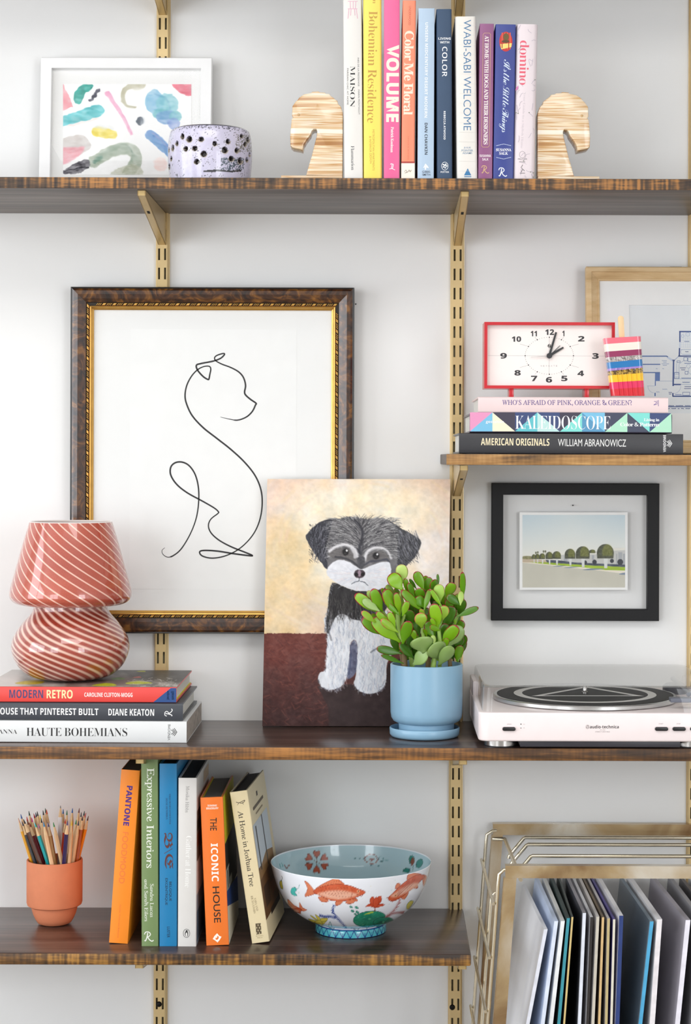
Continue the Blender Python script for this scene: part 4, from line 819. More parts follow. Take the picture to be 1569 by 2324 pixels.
ln(MBl, 2.0, (-40, 792), (850, 792)); ln(MBl, 1.8, (-40, 980), (696, 980)); ln(MBl, 1.8, (-40, 1168), (690, 1168)); ln(MBl, 2, (845, 792), (880, 815)); ln(PB, 3.6, (870, 820), (980, 890)); ln(NB, 2.4, (975, 885), (1030, 890))
it.append((zb((580, 1165), (694, 1165), (690, 1358), (598, 1358), (598, 1470), (575, 1470)), (88, 118, 176)))
ln(LB, .6, (600, 1362), (980, 1362)); ln(LB, .6, (400, 1475), (580, 1475)); ln(MBl, 2.2, (580, 1635), (580, 1705)); ln(NB, 2.6, (1005, 890), (995, 1475)); ln(NB, 2.4, (1000, 1442), (1170, 1442)); ln(NB, 2.4, (990, 1640), (990, 1712)); ln(NB, 2.2, (985, 1712), (2600, 1716)); ln(NB, 2.4, (1135, 228), (2600, 232)); ln(NB, 2.4, (1150, 228), (1150, 465)); ln(PB, 2.2, (1150, 465), (1146, 605)); ln(NB, 2.4, (1142, 605), (1136, 790)); ln(NB, 2.2, (1115, 790), (2600, 792)); ln(LB, 1.2, (1120, 795), (1030, 880)); ln(NB, 1.4, (880, 1952), (2600, 1954))
for x in range(1180, 2200, 50): ln(PB, .4, (x, 250), (x, 600))
for y in range(280, 620, 50): ln(PB, .4, (1160, y), (2200, y))
def arc(cx, cy, r, a0, a1, c=LB, w=.7): it.extend([(q, c) for q in ribbon(np.array(zb(*[(cx + r * math.cos(t), cy + r * math.sin(t)) for t in np.linspace(a0, a1, 14)])), w)])
arc(580, 1475, 165, math.pi / 2 + .2, math.pi); arc(1000, 1480, 170, 0, math.pi / 2 - .1); arc(1215, 330, 32, 0, 6.28); arc(1330, 290, 45, 0, 6.28); arc(1345, 1025, 45, 0, 6.28); arc(1440, 1120, 95, 1.6, 4.7); arc(1060, 1195, 22, 0, 6.28); arc(1100, 1195, 22, 0, 6.28); arc(1060, 1285, 22, 0, 6.28); arc(1100, 1285, 22, 0, 6.28)
ln(LB, .8, (1170, 640), (1700, 640)); arc(1225, 695, 55, 1.57, 4.71); ln(LB, .8, (1225, 750), (1700, 755))
for r in ((1085, 900, 1155, 940), (1240, 820, 1320, 900), (1335, 825, 1500, 915), (1270, 1140, 1335, 1205), (1025, 1165, 1130, 1305), (1215, 1620, 1375, 1690)): ln(MBl, .8, (r[0], r[1]), (r[2], r[1]), (r[2], r[3]), (r[0], r[3]), (r[0], r[1]))
ln(LB, .7, (1075, 960), (1075, 1160)); ln(LB, .7, (1225, 900), (1130, 975), (1130, 1160)); ln(LB, .7, (1020, 1310), (2000, 1320)); ln(LB, .7, (1170, 1440), (2000, 1440))
for x, y, n_, c in ((740, 895, 6, LB), (770, 930, 4, LB), (735, 968, 9, LB), (760, 1003, 5, LB), (1255, 455, 6, MBl), (1275, 690, 4, NB), (1155, 1062, 7, NB), (1180, 1105, 5, NB), (1190, 1295, 12, MBl), (1210, 1390, 9, MBl), (1255, 955, 9, MBl), (1260, 1490, 9, NB), (1250, 1535, 9, NB), (1040, 1675, 8, MBl), (895, 1625, 4, NB), (900, 1660, 3, NB), (610, 1612, 4, LB), (750, 1550, 6, LB), (600, 1078, 2, LB), (750, 1078, 2, LB)):
    for j in range(n_): ln(c, 1.1, (x + j * 19, y), (x + j * 19 + 12, y + (4 if j % 2 else -3)))
rg = random.Random(5)
for y, x0 in ((1930, 890), (1995, 880)):
    x = x0
    while x < 2300:
        for j in range(rg.randint(2, 8)): ln(NB, 1.3, (x, y), (x + 14, y + rg.uniform(-6, 6))); x += 22
        x += 34
kp = Pl(); kp.O = k.P(0, 0, -0.0101)
patches(oak_p, 'plan_lines', it, kp.O, k.N, lift=0.00008, step=0.0)
sheet(oak_p, k, (u0 + 0.0015, v0 + 0.0015, u1 - 0.0015, v1 - 0.0015), -0.0072, pane_m, 'glass', t=0.0008)
h = k.P(*k.uv(1536, 604.5), -0.010); MB().box(h - Vector((0.010, 0.003, 0.0)), h + Vector((0.010, 0.003, 0.0012)), bev=0.0005).build('hanger_plate', screw_m, oak_p)

# ---- photograph floating in a black frame on the wall
k = plane_at(1306, 1253, -0.0175)
ua, va = k.uv(1115.5, 1408.5); ub, vb = k.uv(1497.5, 1097.5)
bf = thing('framed_photograph', 'black floating frame with a photograph of round clipped trees', 'picture', k.P((ua + ub) / 2, va))
black_fr = mat('matt_black_frame', (20, 20, 22), rough=0.5, spec=.3)
rails(bf, k, (ua, va, ub, vb), [(0, -0.0165, 0), (0, -0.0010, 0), (0.0010, 0, 0), (0.0183, 0, 0), (0.0190, -0.0008, 0), (0.0190, -0.0160, 0)], [black_fr])
for w in (-0.0060, -0.0086): sheet(bf, k, (ua + 0.0185, va + 0.0185, ub - 0.0185, vb - 0.0185), w, glass_mat('float_glass', (255, 255, 255), 1.2), 'glass_pane', t=0.0008)
ras = Raster(1185, 1167, 1424, 1337, 3.0, (224, 228, 228))
def z9(*p): return [(1170 + x / 5.811, 1150 + y / 5.811) for x, y in p]
g = np.clip((ras.Y - 1169) / 100, 0, 1)[..., None]; gx = np.clip(1 - np.abs(ras.X - 1300) / 110, 0, 1)[..., None]
ras.a[:] = (np.array([205, 222, 230]) * (1 - g) + np.array([242, 240, 230]) * g + np.array([14, 8, 2]) * gx * (1 - g)) / 255
ras.fill(z9((80, 730), (300, 745), (700, 790), (1100, 840), (1480, 890), (1480, 1100), (80, 1100)), (206, 203, 188), 1, 1, 0, var=7, cell=30)
ras.fill(z9((80, 685), (240, 690), (420, 705), (420, 735), (80, 735)), (204, 186, 160), 1, 1, 0); ras.fill(z9((95, 660), (130, 650), (215, 655), (215, 690), (95, 688)), (124, 120, 70), 1.5, .8, 4, var=40, cell=3)
ras.fill(z9((600, 640), (700, 620), (1000, 610), (1300, 545), (1480, 540), (1480, 790), (600, 760)), (206, 206, 202), .8, 1, 0); ras.fill(z9((1290, 548), (1480, 540), (1480, 572), (1300, 580)), (236, 234, 224), .6, 1, 0); ras.fill(z9((980, 612), (1080, 606), (1080, 626), (980, 630)), (238, 236, 228), .6, 1, 0)
for r in ((1360, 600, 1412, 720), (1330, 620, 1345, 780), (1010, 640, 1040, 700), (640, 650, 690, 720), (1420, 620, 1470, 760)): ras.fill(z9((r[0], r[1]), (r[2], r[1]), (r[2], r[3]), (r[0], r[3])), (168, 172, 178), .7, .8, 0)
ras.fill(z9((400, 700), (560, 705), (780, 735), (1100, 750), (1480, 765), (1480, 798), (1000, 775), (700, 755), (420, 738)), (66, 74, 92), 1.0, .95, 0, var=30, cell=4)
for x, y, r in ((1045, 730, 30), (1385, 730, 38), (920, 735, 26), (1275, 715, 26)): ras.ell(1170 + x / 5.811, 1150 + y / 5.811, r / 5.811, r / 5.5, (48, 52, 62), .8)
ras.fill(z9((190, 728), (420, 735), (700, 755), (1000, 775), (1480, 798), (1480, 842), (1200, 836), (900, 800), (600, 775), (300, 746)), (166, 196, 44), .8, 1, 0, var=24, cell=5, stretch=(4, 1))
ras.fill(z9((90, 732), (300, 747), (600, 778), (900, 806), (1200, 838), (1480, 852), (1480, 884), (1150, 846), (800, 812), (450, 772), (90, 738)), (242, 232, 214), .8, 1, 0)
for pl in (((640, 803), (740, 792), (850, 793), (720, 806)), ((890, 834), (1000, 815), (1185, 818), (1010, 836)), ((1370, 892), (1410, 874), (1480, 868), (1480, 897)), ((500, 786), (600, 776), (680, 780), (560, 790))): ras.fill(z9(*pl), (116, 134, 158), 1, .9, 3)
for x, y in ((272, 608), (297, 602), (373, 590), (398, 590)): ras.stroke(z9((x, y), (x, y + 60)), .8, (150, 140, 110), .8, smooth=0); ras.ell(1170 + x / 5.811, 1150 + y / 5.811, 1.9, 2.6, (110, 112, 84), 1.2)
for cx_, tp, bt, hw in ((1015, 565, 612, 42), (243, 628, 690, 27), (290, 622, 690, 31), (355, 615, 690, 39), (447, 595, 690, 48), (545, 588, 688, 58), (722, 555, 685, 71), (890, 522, 685, 93), (1188, 492, 682, 112)):
    if cx_ != 1015: 
        tw_ = hw * .17
        ras.fill(z9((cx_ + 4 - tw_ * 1.4, bt - 5), (cx_ + 6 + tw_ * 1.4, bt - 5), (cx_ + 6 + tw_, bt + hw * .95 + 22), (cx_ + 6 - tw_, bt + hw * .95 + 22)), (226, 228, 226), .7, 1, 0)
    dome = [(cx_ - hw * .96, bt)] + [(cx_ - hw * math.cos(t), tp + (bt - tp) * .62 * (1 - math.sin(t))) for t in np.linspace(0.05, math.pi - .05, 14)] + [(cx_ + hw * .96, bt)]
    ras.fill(z9(*dome), (74, 78, 58), .8, 1, 0, var=34, cell=2.2, seed=int(cx_)); ras.fill(z9(*[(cx_ + hw * .25 + (x - cx_) * .62, tp + (y - tp) * .8 + 4) for x, y in dome]), (146, 150, 52), 5, .55, 0, var=40, cell=2, seed=int(cx_) + 1)
f = lambda x, y, w=-0.0066: k.P(*k.uv(x, y), w)
MB().obox(f(1180.5, 1339.5, -0.0078), f(1426.5, 1339.5, 0) - f(1180.5, 1339.5, 0), f(1180.5, 1163, 0) - f(1180.5, 1339.5, 0), k.N * 0.0008).build('photo_border', mat('photo_paper_white', (246, 246, 244), rough=0.4), bf, smooth=0)
painted_sheet(bf, 'photograph', ras, f(1187, 1169, -0.00685), f(1420.5, 1169, -0.00685), f(1187, 1334, -0.00685), f(1420.5, 1334, -0.00685), 234, 165, vmat('photo_print', 0.3))
c = W(1301, 1147, -0.004); s = MB(); s.lathe([(0.0, -0.0012), (0.0008, -0.001), (0.0011, 0), (0.0011, 0.004)], 0, 0, 10); s.v = [(c.x + a, -0.004 + d, c.z + b) for a, b, d in s.v]; s.build('nail_head', screw_m, bf)
# two small nail holes' screws left in the plaster
c = W(808, 690, -0.002); s = MB(); s.lathe([(0.0, -0.0012), (0.0008, -0.001), (0.0011, 0), (0.0011, 0.002)], 0, 0, 10); s.v = [(c.x + a, -0.0015 + d, c.z + b) for a, b, d in s.v]
tag(s.build('wall_nail', screw_m, loc=(c.x, 0, c.z)), 'tiny dark nail in the wall right of the cat drawing frame', 'nail')

# ---- dog painting on canvas, leaning on the frame behind
k = plane_at(607, 1087, -0.0520, math.radians(3.6))
TLp, TRp, BLp = (on_plane(x, y, k.O, k.N) for x, y in ((607, 1087), (1022.5, 1087.5), (595.5, 1647)))
dz = ZM + 0.0004 + 0.0011 - BLp.z; BLp = BLp + k.V * (dz / k.V.z); BRp = BLp + (TRp - TLp)
dog = thing('canvas_painting', 'stretched canvas painting of a grey and white puppy', 'painting', (BLp + BRp) / 2)
ras = Raster(585, 1075, 1040, 1665, 1.6, (238, 220, 190))
X, Y = ras.X, ras.Y; H_, W_ = X.shape
def sm(a, b, x): t = np.clip((x - a) / (b - a), 0, 1); return (t * t * (3 - 2 * t))[..., None]
peach = np.array([228, 202, 184.]); cream = np.array([240, 228, 204.]); ochre = np.array([232, 206, 160.]); rosy = np.array([236, 224, 216.])
r = np.hypot((X - 826) / 190, (Y - 1235) / 140); c = cream * np.ones((H_, W_, 3)); c += (peach - c) * sm(.75, 1.5, r); c += (ochre - c) * sm(760, 640, X) * sm(1150, 1260, Y) * .9; c += (rosy - c) * sm(880, 990, X) * sm(1130, 1230, Y)
n1_ = vnoise(H_, W_, 60, 11, 4, (1, 1.4))[..., None] - .5; n2_ = vnoise(H_, W_, 9, 12, 3, (1.3, 1.1))[..., None] - .5; n3_ = vnoise(H_, W_, 44, 13, 3)[..., None] - .5
ras.a[:] = np.clip(c + n1_ * np.array([22, 32, 50]) + n2_ * 20 + n3_ * np.array([30, 14, -6]), 0, 255) / 255
for i in range(260):
    t = RNG.uniform(0, 6.28); rr = RNG.uniform(1.0, 1.9); x = 826 + 175 * rr * math.cos(t); y = 1240 + 135 * rr * math.sin(t)
    if y > 1430: continue
    p = [(826 + 175 * rr * math.cos(t + a_), 1240 + 135 * rr * math.sin(t + a_)) for a_ in (0, .09, .18)]; ras.stroke(p, RNG.uniform(3, 8), RNG.choice([(246, 232, 200), (228, 196, 176), (240, 214, 160), (236, 222, 210)]), .22, 5)
fl = Y > 1437.5 + n2_[..., 0] * 3
fc = np.array([112, 58, 50.]) + (np.array([62, 32, 30.]) - np.array([112, 58, 50.])) * sm(1440, 1640, Y + n1_[..., 0] * 160) + n2_ * 34 + n1_ * 40
ras.a[fl] = np.clip(fc, 0, 255)[fl] / 255
for i in range(300):
    x = RNG.uniform(595, 745); y = RNG.uniform(1442, 1640); a_ = RNG.uniform(-1.2, 1.2); ras.stroke([(x, y), (x + 14 * math.cos(a_), y + 14 * math.sin(a_))], RNG.uniform(1, 2.6), RNG.choice([(150, 84, 70), (84, 40, 36), (56, 28, 28), (128, 66, 56)]), .3, 1.4, 0)
def z7(*p): return [(560 + x / 2.8018, 1060 + y / 2.8018) for x, y in p]
def z8(*p): return [(680 + x / 5.23, 1160 + y / 5.23) for x, y in p]
ras.fill(z7((452, 1395), (490, 1470), (520, 1530), (524, 1660), (1300, 1660), (1300, 1080), (900, 1250), (870, 1400), (640, 1380)), (50, 34, 34), 4, .95, 0, var=14, cell=14)
ras.fill(z7((505, 950), (498, 1010), (515, 1080), (508, 1180), (500, 1288), (468, 1306), (454, 1345), (470, 1392), (520, 1416), (580, 1406), (622, 1372), (645, 1300), (655, 1200), (664, 1120), (690, 1100), (706, 1150), (700, 1250), (694, 1330), (682, 1372), (702, 1412), (752, 1440), (822, 1436), (870, 1400), (888, 1350), (892, 1260), (930, 1180), (990, 1080), (980, 950), (800, 900), (640, 900)), (226, 228, 234), 1.6, 1, 5, var=20, cell=9, stretch=(1, 2.5))
ras.fill(z7((666, 1120), (690, 1102), (704, 1150), (697, 1300), (640, 1345), (655, 1200)), (96, 104, 132), 2, .9, 4, var=40, cell=8)
ras.fill(z7((545, 735), (522, 850), (512, 940), (504, 1030), (520, 1060), (545, 1000), (570, 950), (620, 935), (690, 972), (760, 975), (830, 950), (900, 880), (900, 740), (760, 790), (640, 770)), (46, 44, 46), 2, 1, 4, var=20, cell=7, stretch=(1, 3))
head = [(330, 690), (268, 620), (180, 500), (110, 390), (78, 310), (100, 258), (160, 190), (260, 122), (380, 86), (480, 86), (560, 70), (640, 65), (740, 86), (830, 96), (930, 76), (1020, 90), (1100, 130), (1180, 190), (1290, 250), (1390, 310), (1446, 365), (1420, 450), (1370, 540), (1300, 620), (1230, 680), (1130, 745), (1000, 760), (600, 760)]
ras.fill(z8(*head), (112, 110, 113), 1.4, 1, 4, var=20, cell=8)
ras.fill(z8((78, 310), (100, 258), (160, 190), (260, 122), (385, 100), (372, 200), (335, 330), (312, 450), (322, 560), (332, 690), (268, 620), (150, 455)), (52, 53, 62), 2, .9, 4, var=20, cell=8, stretch=(1, 2))
ras.fill(z8((1090, 130), (1180, 190), (1290, 250), (1390, 310), (1446, 365), (1400, 500), (1300, 622), (1190, 700), (1160, 560), (1172, 420), (1142, 280)), (70, 70, 74), 3, .85, 4, var=26, cell=8, stretch=(1, 2))
for i in range(1500):
    x = RNG.uniform(330, 1160); y = RNG.uniform(80, 560); sx = x - 738; sg = 1 if sx > 0 else -1
    d = np.array([sg * (0.5 + abs(sx) / 420), -0.55 + 0.9 * (abs(sx) / 420) ** 1.5 + (y - 300) / 900]); d /= np.hypot(*d); l = RNG.uniform(35, 85); p0 = np.array([x, y]); p1 = p0 + d * l * .5 + np.array([0, -3]); p2 = p0 + d * l
    dark = RNG.random() < .42 + .25 * (abs(sx) < 60)
    ras.stroke(z8(p0, p1, p2), RNG.uniform(.7, 1.5), (36, 36, 42) if dark else tuple(RNG.uniform(140, 205) * np.ones(3)), RNG.uniform(.45, .85), .8, 3, w2=.4)
for i in range(520):
    if i % 2: x, y = RNG.uniform(110, 330), RNG.uniform(150, 600); e_ = (x - 40, y + 80 + 30)
    else: x, y = RNG.uniform(1160, 1400), RNG.uniform(220, 620)
    a_ = RNG.uniform(-.25, .25) + (1.15 if x > 700 else 1.75); ras.stroke(z8((x, y), (x + 40 * math.cos(a_), y + 40 * math.sin(a_)), (x + 80 * math.cos(a_), y + 80 * math.sin(a_))) if (x > 1200 or x > 150) and y < 520 else z8((x, y), (x + 8, y + 8), (x + 16, y + 20)), RNG.uniform(.7, 1.6), (20, 20, 28) if RNG.random() < .6 else (140, 140, 150), .65, .8, 3, w2=.4)
ras.stroke(z8((650, 105), (700, 150), (748, 240), (738, 360), (715, 420), (712, 500)), 4.6, (42, 42, 50), .8, 3, w2=7)
ras.stroke(z8((740, 330), (750, 430), (730, 520)), 4, (48, 48, 54), .6, 3)
ras.fill(z8((340, 500), (420, 450), (540, 440), (640, 480), (690, 540), (650, 590), (520, 580), (400, 560)), (104, 100, 100), 4, .8, 4); ras.fill(z8((780, 560), (840, 500), (930, 470), (1030, 500), (1070, 560), (960, 590), (860, 600)), (104, 100, 100), 4, .8, 4)
ras.stroke(z8((355, 475), (430, 425), (530, 398), (620, 420), (672, 478), (688, 540)), 7, (230, 228, 232), .9, 4, w2=5); ras.stroke(z8((772, 575), (806, 490), (880, 436), (980, 440), (1056, 490), (1090, 560)), 7.4, (230, 228, 232), .9, 4, w2=3.4); ras.stroke(z8((620, 440), (655, 500), (660, 545)), 7, (216, 214, 218), .8, 3)
for ex_, ey_ in ((548, 485), (910, 530)):
    ras.ell(680 + ex_ / 5.23, 1160 + ey_ / 5.23, 9.6, 9.0, (84, 80, 80), 2.5, .8); ras.ell(680 + ex_ / 5.23, 1160 + ey_ / 5.23, 7.2, 7.6, (26, 25, 28), 1.2); ras.ell(680 + (ex_ + 14) / 5.23, 1160 + (ey_ - 16) / 5.23, 2.2, 2.4, (232, 230, 232), 1.0); ras.ell(680 + (ex_ - 4) / 5.23, 1160 + (ey_ + 16) / 5.23, 3.4, 2.4, (66, 62, 62), 2, .7)
ras.stroke(z8((430, 545), (540, 560), (630, 600), (690, 650)), 4.5, (58, 58, 64), .85, 2); ras.stroke(z8((770, 640), (840, 600), (930, 590), (1040, 575), (1070, 640)), 4, (62, 64, 76), .8, 2)
ras.fill(z8((690, 545), (770, 545), (775, 620), (745, 690), (705, 690), (690, 620)), (74, 74, 80), 3, .9, 4, var=20, cell=4)
ras.fill(z8((318, 722), (358, 640), (430, 590), (500, 578), (600, 610), (680, 662), (735, 690), (800, 668), (900, 626), (1000, 602), (1074, 622), (1088, 760), (1070, 850), (1000, 912), (900, 942), (780, 952), (640, 936), (520, 892), (430, 842), (352, 784)), (228, 229, 236), 2, 1, 5, var=12, cell=7)
for i in range(170):
    t = RNG.uniform(0, 6.28); r0 = RNG.uniform(90, 330); p = [(712 + (r0 + q) * math.cos(t) * 1.1, 760 + (r0 + q) * math.sin(t) * .5) for q in (0, 35, 70)]
    if p[2][1] < 640 or (p[2][1] < 700 and abs(p[2][0] - 712) < 120): continue
    ras.stroke(z8(*p), RNG.uniform(.7, 1.4), RNG.choice([(196, 202, 218), (244, 244, 248), (232, 214, 214)]), .5, .9, 3)
ras.ell(680 + 712 / 5.23, 1160 + 745 / 5.23, 13.2, 9.6, (74, 62, 70), 1.6); ras.ell(680 + 712 / 5.23, 1160 + 738 / 5.23, 4, 7.5, (168, 146, 160), 2, .9)
for x in (674, 752): ras.ell(680 + x / 5.23, 1160 + 752 / 5.23, 4.8, 4.2, (24, 19, 22), 1.2)
ras.stroke(z8((706, 796), (704, 826), (660, 842), (615, 865)), 1.6, (70, 76, 88), .9, .8); ras.stroke(z8((704, 826), (760, 842), (815, 882)), 1.6, (70, 76, 88), .9, .8)
for i in range(900):   # chest and leg fur
    x = RNG.uniform(515, 880); y = RNG.uniform(960, 1400); 
    if 655 < x < 700 and y > 1100: continue
    if y > 1150 and not (515 < x < 640 or 715 < x < 875): continue
    if y > 1330 and x < 640 and RNG.random() < .5: continue
    ras.stroke(z7((x, y), (x + RNG.uniform(-8, 8), y + 20), (x + RNG.uniform(-10, 10), y + 38)), RNG.uniform(.9, 2), RNG.choice([(176, 182, 200), (244, 245, 250), (238, 228, 228), (150, 158, 178), (214, 218, 228)]), .45, 1.2, 3)
for q_ in (((545, 735), (520, 860), (508, 950), (500, 1030)), ((500, 1030), (512, 1090), (505, 1200), (498, 1290)), ((454, 1345), (475, 1395), (530, 1418), (600, 1400), (645, 1310)), ((682, 1372), (705, 1415), (760, 1442), (830, 1436), (888, 1350))):
    for i in range(60):
        t_ = RNG.uniform(0, len(q_) - 1.01); j_ = int(t_); p_ = np.array(q_[j_]) + (np.array(q_[j_ + 1]) - np.array(q_[j_])) * (t_ - j_) + RNG.uniform(-5, 5, 2); ras.stroke(z7(p_, p_ + RNG.uniform(-10, 10, 2) + np.array([0, 12])), RNG.uniform(.8, 1.6), RNG.choice([(120, 126, 146), (70, 66, 72), (220, 222, 230)]), .5, 1, 0)
for i in range(150):
    x = RNG.uniform(520, 900); y = RNG.uniform(905, 975); ras.stroke(z7((x, y), (x + RNG.uniform(-12, 12), y + 34)), RNG.uniform(.9, 2), (52, 50, 54) if RNG.random() < .6 else (206, 208, 216), .6, 1, 0, w2=.4)
for i in range(320):
    x = RNG.uniform(525, 880); y = RNG.uniform(800, 930); ras.stroke(z7((x, y), (x + RNG.uniform(-5, 5), y + 22), (x + RNG.uniform(-10, 10), y + 46)), RNG.uniform(.8, 1.8), (22, 21, 24) if RNG.random() < .5 else (92, 88, 86), .5, 1, 3)
ras.stroke(z7((660, 1130), (664, 1220), (650, 1320)), 2, (60, 70, 104), .7, 1.5); ras.stroke(z7((790, 1180), (815, 1160), (845, 1150)), 3, (70, 72, 84), .6, 2)
ras.stroke(z7((505, 960), (520, 1040), (540, 1100)), 3, (60, 60, 68), .6, 3)
ras.warp(1.0, 7, 51)
painted_sheet(dog, 'painted_face', ras, TLp, TRp, BLp, BRp, 330, 445, vmat('canvas_paint', 0.55, 0.35, 0.0, 0.25, 900))
tk = 0.0165; eb = MB(); ec = []
for A_, B_ in ((TLp, TRp), (TRp, BRp), (BRp, BLp), (BLp, TLp)):
    for j in range(12):
        p, q = A_.lerp(B_, j / 12), A_.lerp(B_, (j + 1) / 12); eb.add([p, p - k.N * tk, q - k.N * tk, q], [(0, 1, 2, 3)])
        for pt in (p, p, q, q): x_, y_ = PX(np.array(pt)); ec.append(ras.sample(np.array([x_]), np.array([y_]))[0] * 0.9)
eb.add([TLp - k.N * tk, BLp - k.N * tk, BRp - k.N * tk, TRp - k.N * tk], [(0, 1, 2, 3)]); ec += [(.5, .42, .33)] * 4
eb.build('wrapped_edge', vmat('canvas_paint'), dog, smooth=0, colors=np.array(ec))

# ================================================================== STRIPED GLASS LAMP
LC = W(160.5, 1400, -0.150); sc_ = (DIST - 0.150) / F
def swirl_mat(name, base, dark, line, turns, thick, soft):
    m = bpy.data.materials.new(name); m.use_nodes = True; nt = m.node_tree; N = nt.nodes.new; L = nt.links.new; b = nt.nodes['Principled BSDF']
    uv = N('ShaderNodeUVMap'); uv.uv_map = 'UVMap'; sp = N('ShaderNodeSeparateXYZ'); L(uv.outputs['UV'], sp.inputs[0])
    fr = N('ShaderNodeMath'); fr.operation = 'FRACT'; L(sp.outputs['X'], fr.inputs[0])
    s = N('ShaderNodeMath'); s.operation = 'SUBTRACT'; L(fr.outputs[0], s.inputs[0]); s.inputs[1].default_value = 0.5
    ab = N('ShaderNodeMath'); ab.operation = 'ABSOLUTE'; L(s.outputs[0], ab.inputs[0])
    r = N('ShaderNodeMapRange'); r.inputs['From Min'].default_value = thick; r.inputs['From Max'].default_value = thick + soft; r.inputs['To Min'].default_value = 1; r.inputs['To Max'].default_value = 0; L(ab.outputs[0], r.inputs['Value'])
    tc = N('ShaderNodeTexCoord'); n = N('ShaderNodeTexNoise'); n.inputs['Scale'].default_value = 900; n.inputs['Detail'].default_value = 2; L(tc.outputs['Object'], n.inputs['Vector'])
    n2 = N('ShaderNodeTexNoise'); n2.inputs['Scale'].default_value = 14; L(tc.outputs['Object'], n2.inputs['Vector'])
    ad = N('ShaderNodeMath'); ad.operation = 'MULTIPLY_ADD'; L(n.outputs['Fac'], ad.inputs[0]); ad.inputs[1].default_value = .8; L(n2.outputs['Fac'], ad.inputs[2])
    rr = N('ShaderNodeMapRange'); rr.inputs['From Min'].default_value = .6; rr.inputs['From Max'].default_value = 1.15; L(ad.outputs[0], rr.inputs['Value'])
    c1 = N('ShaderNodeMix'); c1.data_type = 'RGBA'; c1.inputs['A'].default_value = rgb(dark); c1.inputs['B'].default_value = rgb(base); L(rr.outputs['Result'], c1.inputs['Factor'])
    c2 = N('ShaderNodeMix'); c2.data_type = 'RGBA'; c2.inputs['B'].default_value = rgb(line); L(c1.outputs['Result'], c2.inputs['A'])
    fm = N('ShaderNodeMath'); fm.operation = 'MULTIPLY'; L(r.outputs['Result'], fm.inputs[0]); fm.inputs[1].default_value = .88; L(fm.outputs[0], c2.inputs['Factor'])
    L(c2.outputs['Result'], b.inputs['Base Color']); b.inputs['Roughness'].default_value = .25; b.inputs['Coat Weight'].default_value = 1; b.inputs['Coat Roughness'].default_value = .015; b.inputs['Coat IOR'].default_value = 1.6
    b.inputs['Subsurface Weight'].default_value = .25; b.inputs['Subsurface Radius'].default_value = (.012, .005, .004)
    return m
def lathe_uv(root, name, prof, cx, cy, m, n, lines, twist, smooth=60, lid=None):
    """prof: (radius, z, 0-1 height); u carries the helical stripe count"""
    mb = MB(); uv = []
    for i in range(n + 1):
        a = -math.pi / 2 + 2 * math.pi * i / n
        for r, z, h in prof: mb.v.append((cx + r * math.cos(a), cy + r * math.sin(a), z)); uv.append((lines * i / n + twist(h), h))
    k_ = len(prof)
    for i in range(n):
        for p in range(k_ - 1): mb.f.append((i * k_ + p, (i + 1) * k_ + p, (i + 1) * k_ + p + 1, i * k_ + p + 1)); mb.mi.append(0)
    return mb.build(name, m, root, smooth=smooth, uv=uv)
lamp = thing('table_lamp', 'mushroom table lamp of coral glass with white swirled stripes', 'lamp', (LC.x, LC.y, LAMP_Z + 0.0006))
def lz(py): return EYE + (YH - py) * sc_ + 0.0
def dense(pts, n=5):
    q = cr(pts, n); return [tuple(p) for p in q]
z_bot = LAMP_Z + 0.0008; kk = sc_
base_px = [(70, 0.0), (84, 0.006), (104, 0.024), (122, 0.055), (131, 0.10), (133.5, 0.16)]
bp = [(58, 1551), (80, 1546), (98, 1538), (114, 1523), (126, 1504), (133, 1479), (131, 1458), (122, 1438), (107, 1416), (93, 1400), (85, 1388), (83, 1376), (84, 1366)]
zs0 = lz(1551); bp = dense([(r * kk, z_bot + (lz(y) - zs0) * (lz(1376) - z_bot) / (lz(1376) - zs0)) for r, y in bp], 5)
zmin, zmax = min(p[1] for p in bp), max(p[1] for p in bp)
prof = [(0.0005, z_bot, 0)] + [(r, z, (z - zmin) / (zmax - zmin)) for r, z in bp]
glass_b = swirl_mat('coral_swirl_glass_base', (176, 72, 54), (124, 40, 30), (242, 206, 188), 24, .06, .24)
glass_s = swirl_mat('coral_swirl_glass_shade', (190, 88, 66), (160, 62, 46), (244, 202, 184), 25, .05, .07)
lathe_uv(lamp, 'base', prof, LC.x, LC.y, glass_b, 96, 24, lambda h: 24 * 190 / 360 * h)
sp_ = [(84, 1376), (100, 1375), (122, 1371), (134, 1362), (137.5, 1350), (134, 1330), (122, 1287), (107, 1232), (93.5, 1187)]
sp_ = dense([(r * kk, lz(y)) for r, y in sp_], 6); zmin, zmax = sp_[0][1], sp_[-1][1]
prof = [(r, z, (z - zmin) / (zmax - zmin)) for r, z in sp_]
lathe_uv(lamp, 'shade', prof, LC.x, LC.y, glass_s, 96, 25, lambda h: 25 * 130 / 360 * h)
inner = [(r - 0.0035, z) for r, z in sp_ if r > 90 * kk]; inner = [(sp_[-1][0], sp_[-1][1])] + [(sp_[-1][0] - 0.002, sp_[-1][1] + 0.0012)] + list(reversed(inner))
MB().lathe(inner, LC.x, LC.y, 96).build('shade_lining', mat('opal_white_glass', (236, 226, 222), rough=0.2, sub=0.2), lamp, smooth=60)
nk = MB(); nk.lathe([(0.016, lz(1380)), (0.018, lz(1330)), (0.018, lz(1300)), (0.0, lz(1300))], LC.x, LC.y, 24); nk.build('bulb_holder', mat('white_bulb_holder', (230, 226, 220), rough=.4), lamp)

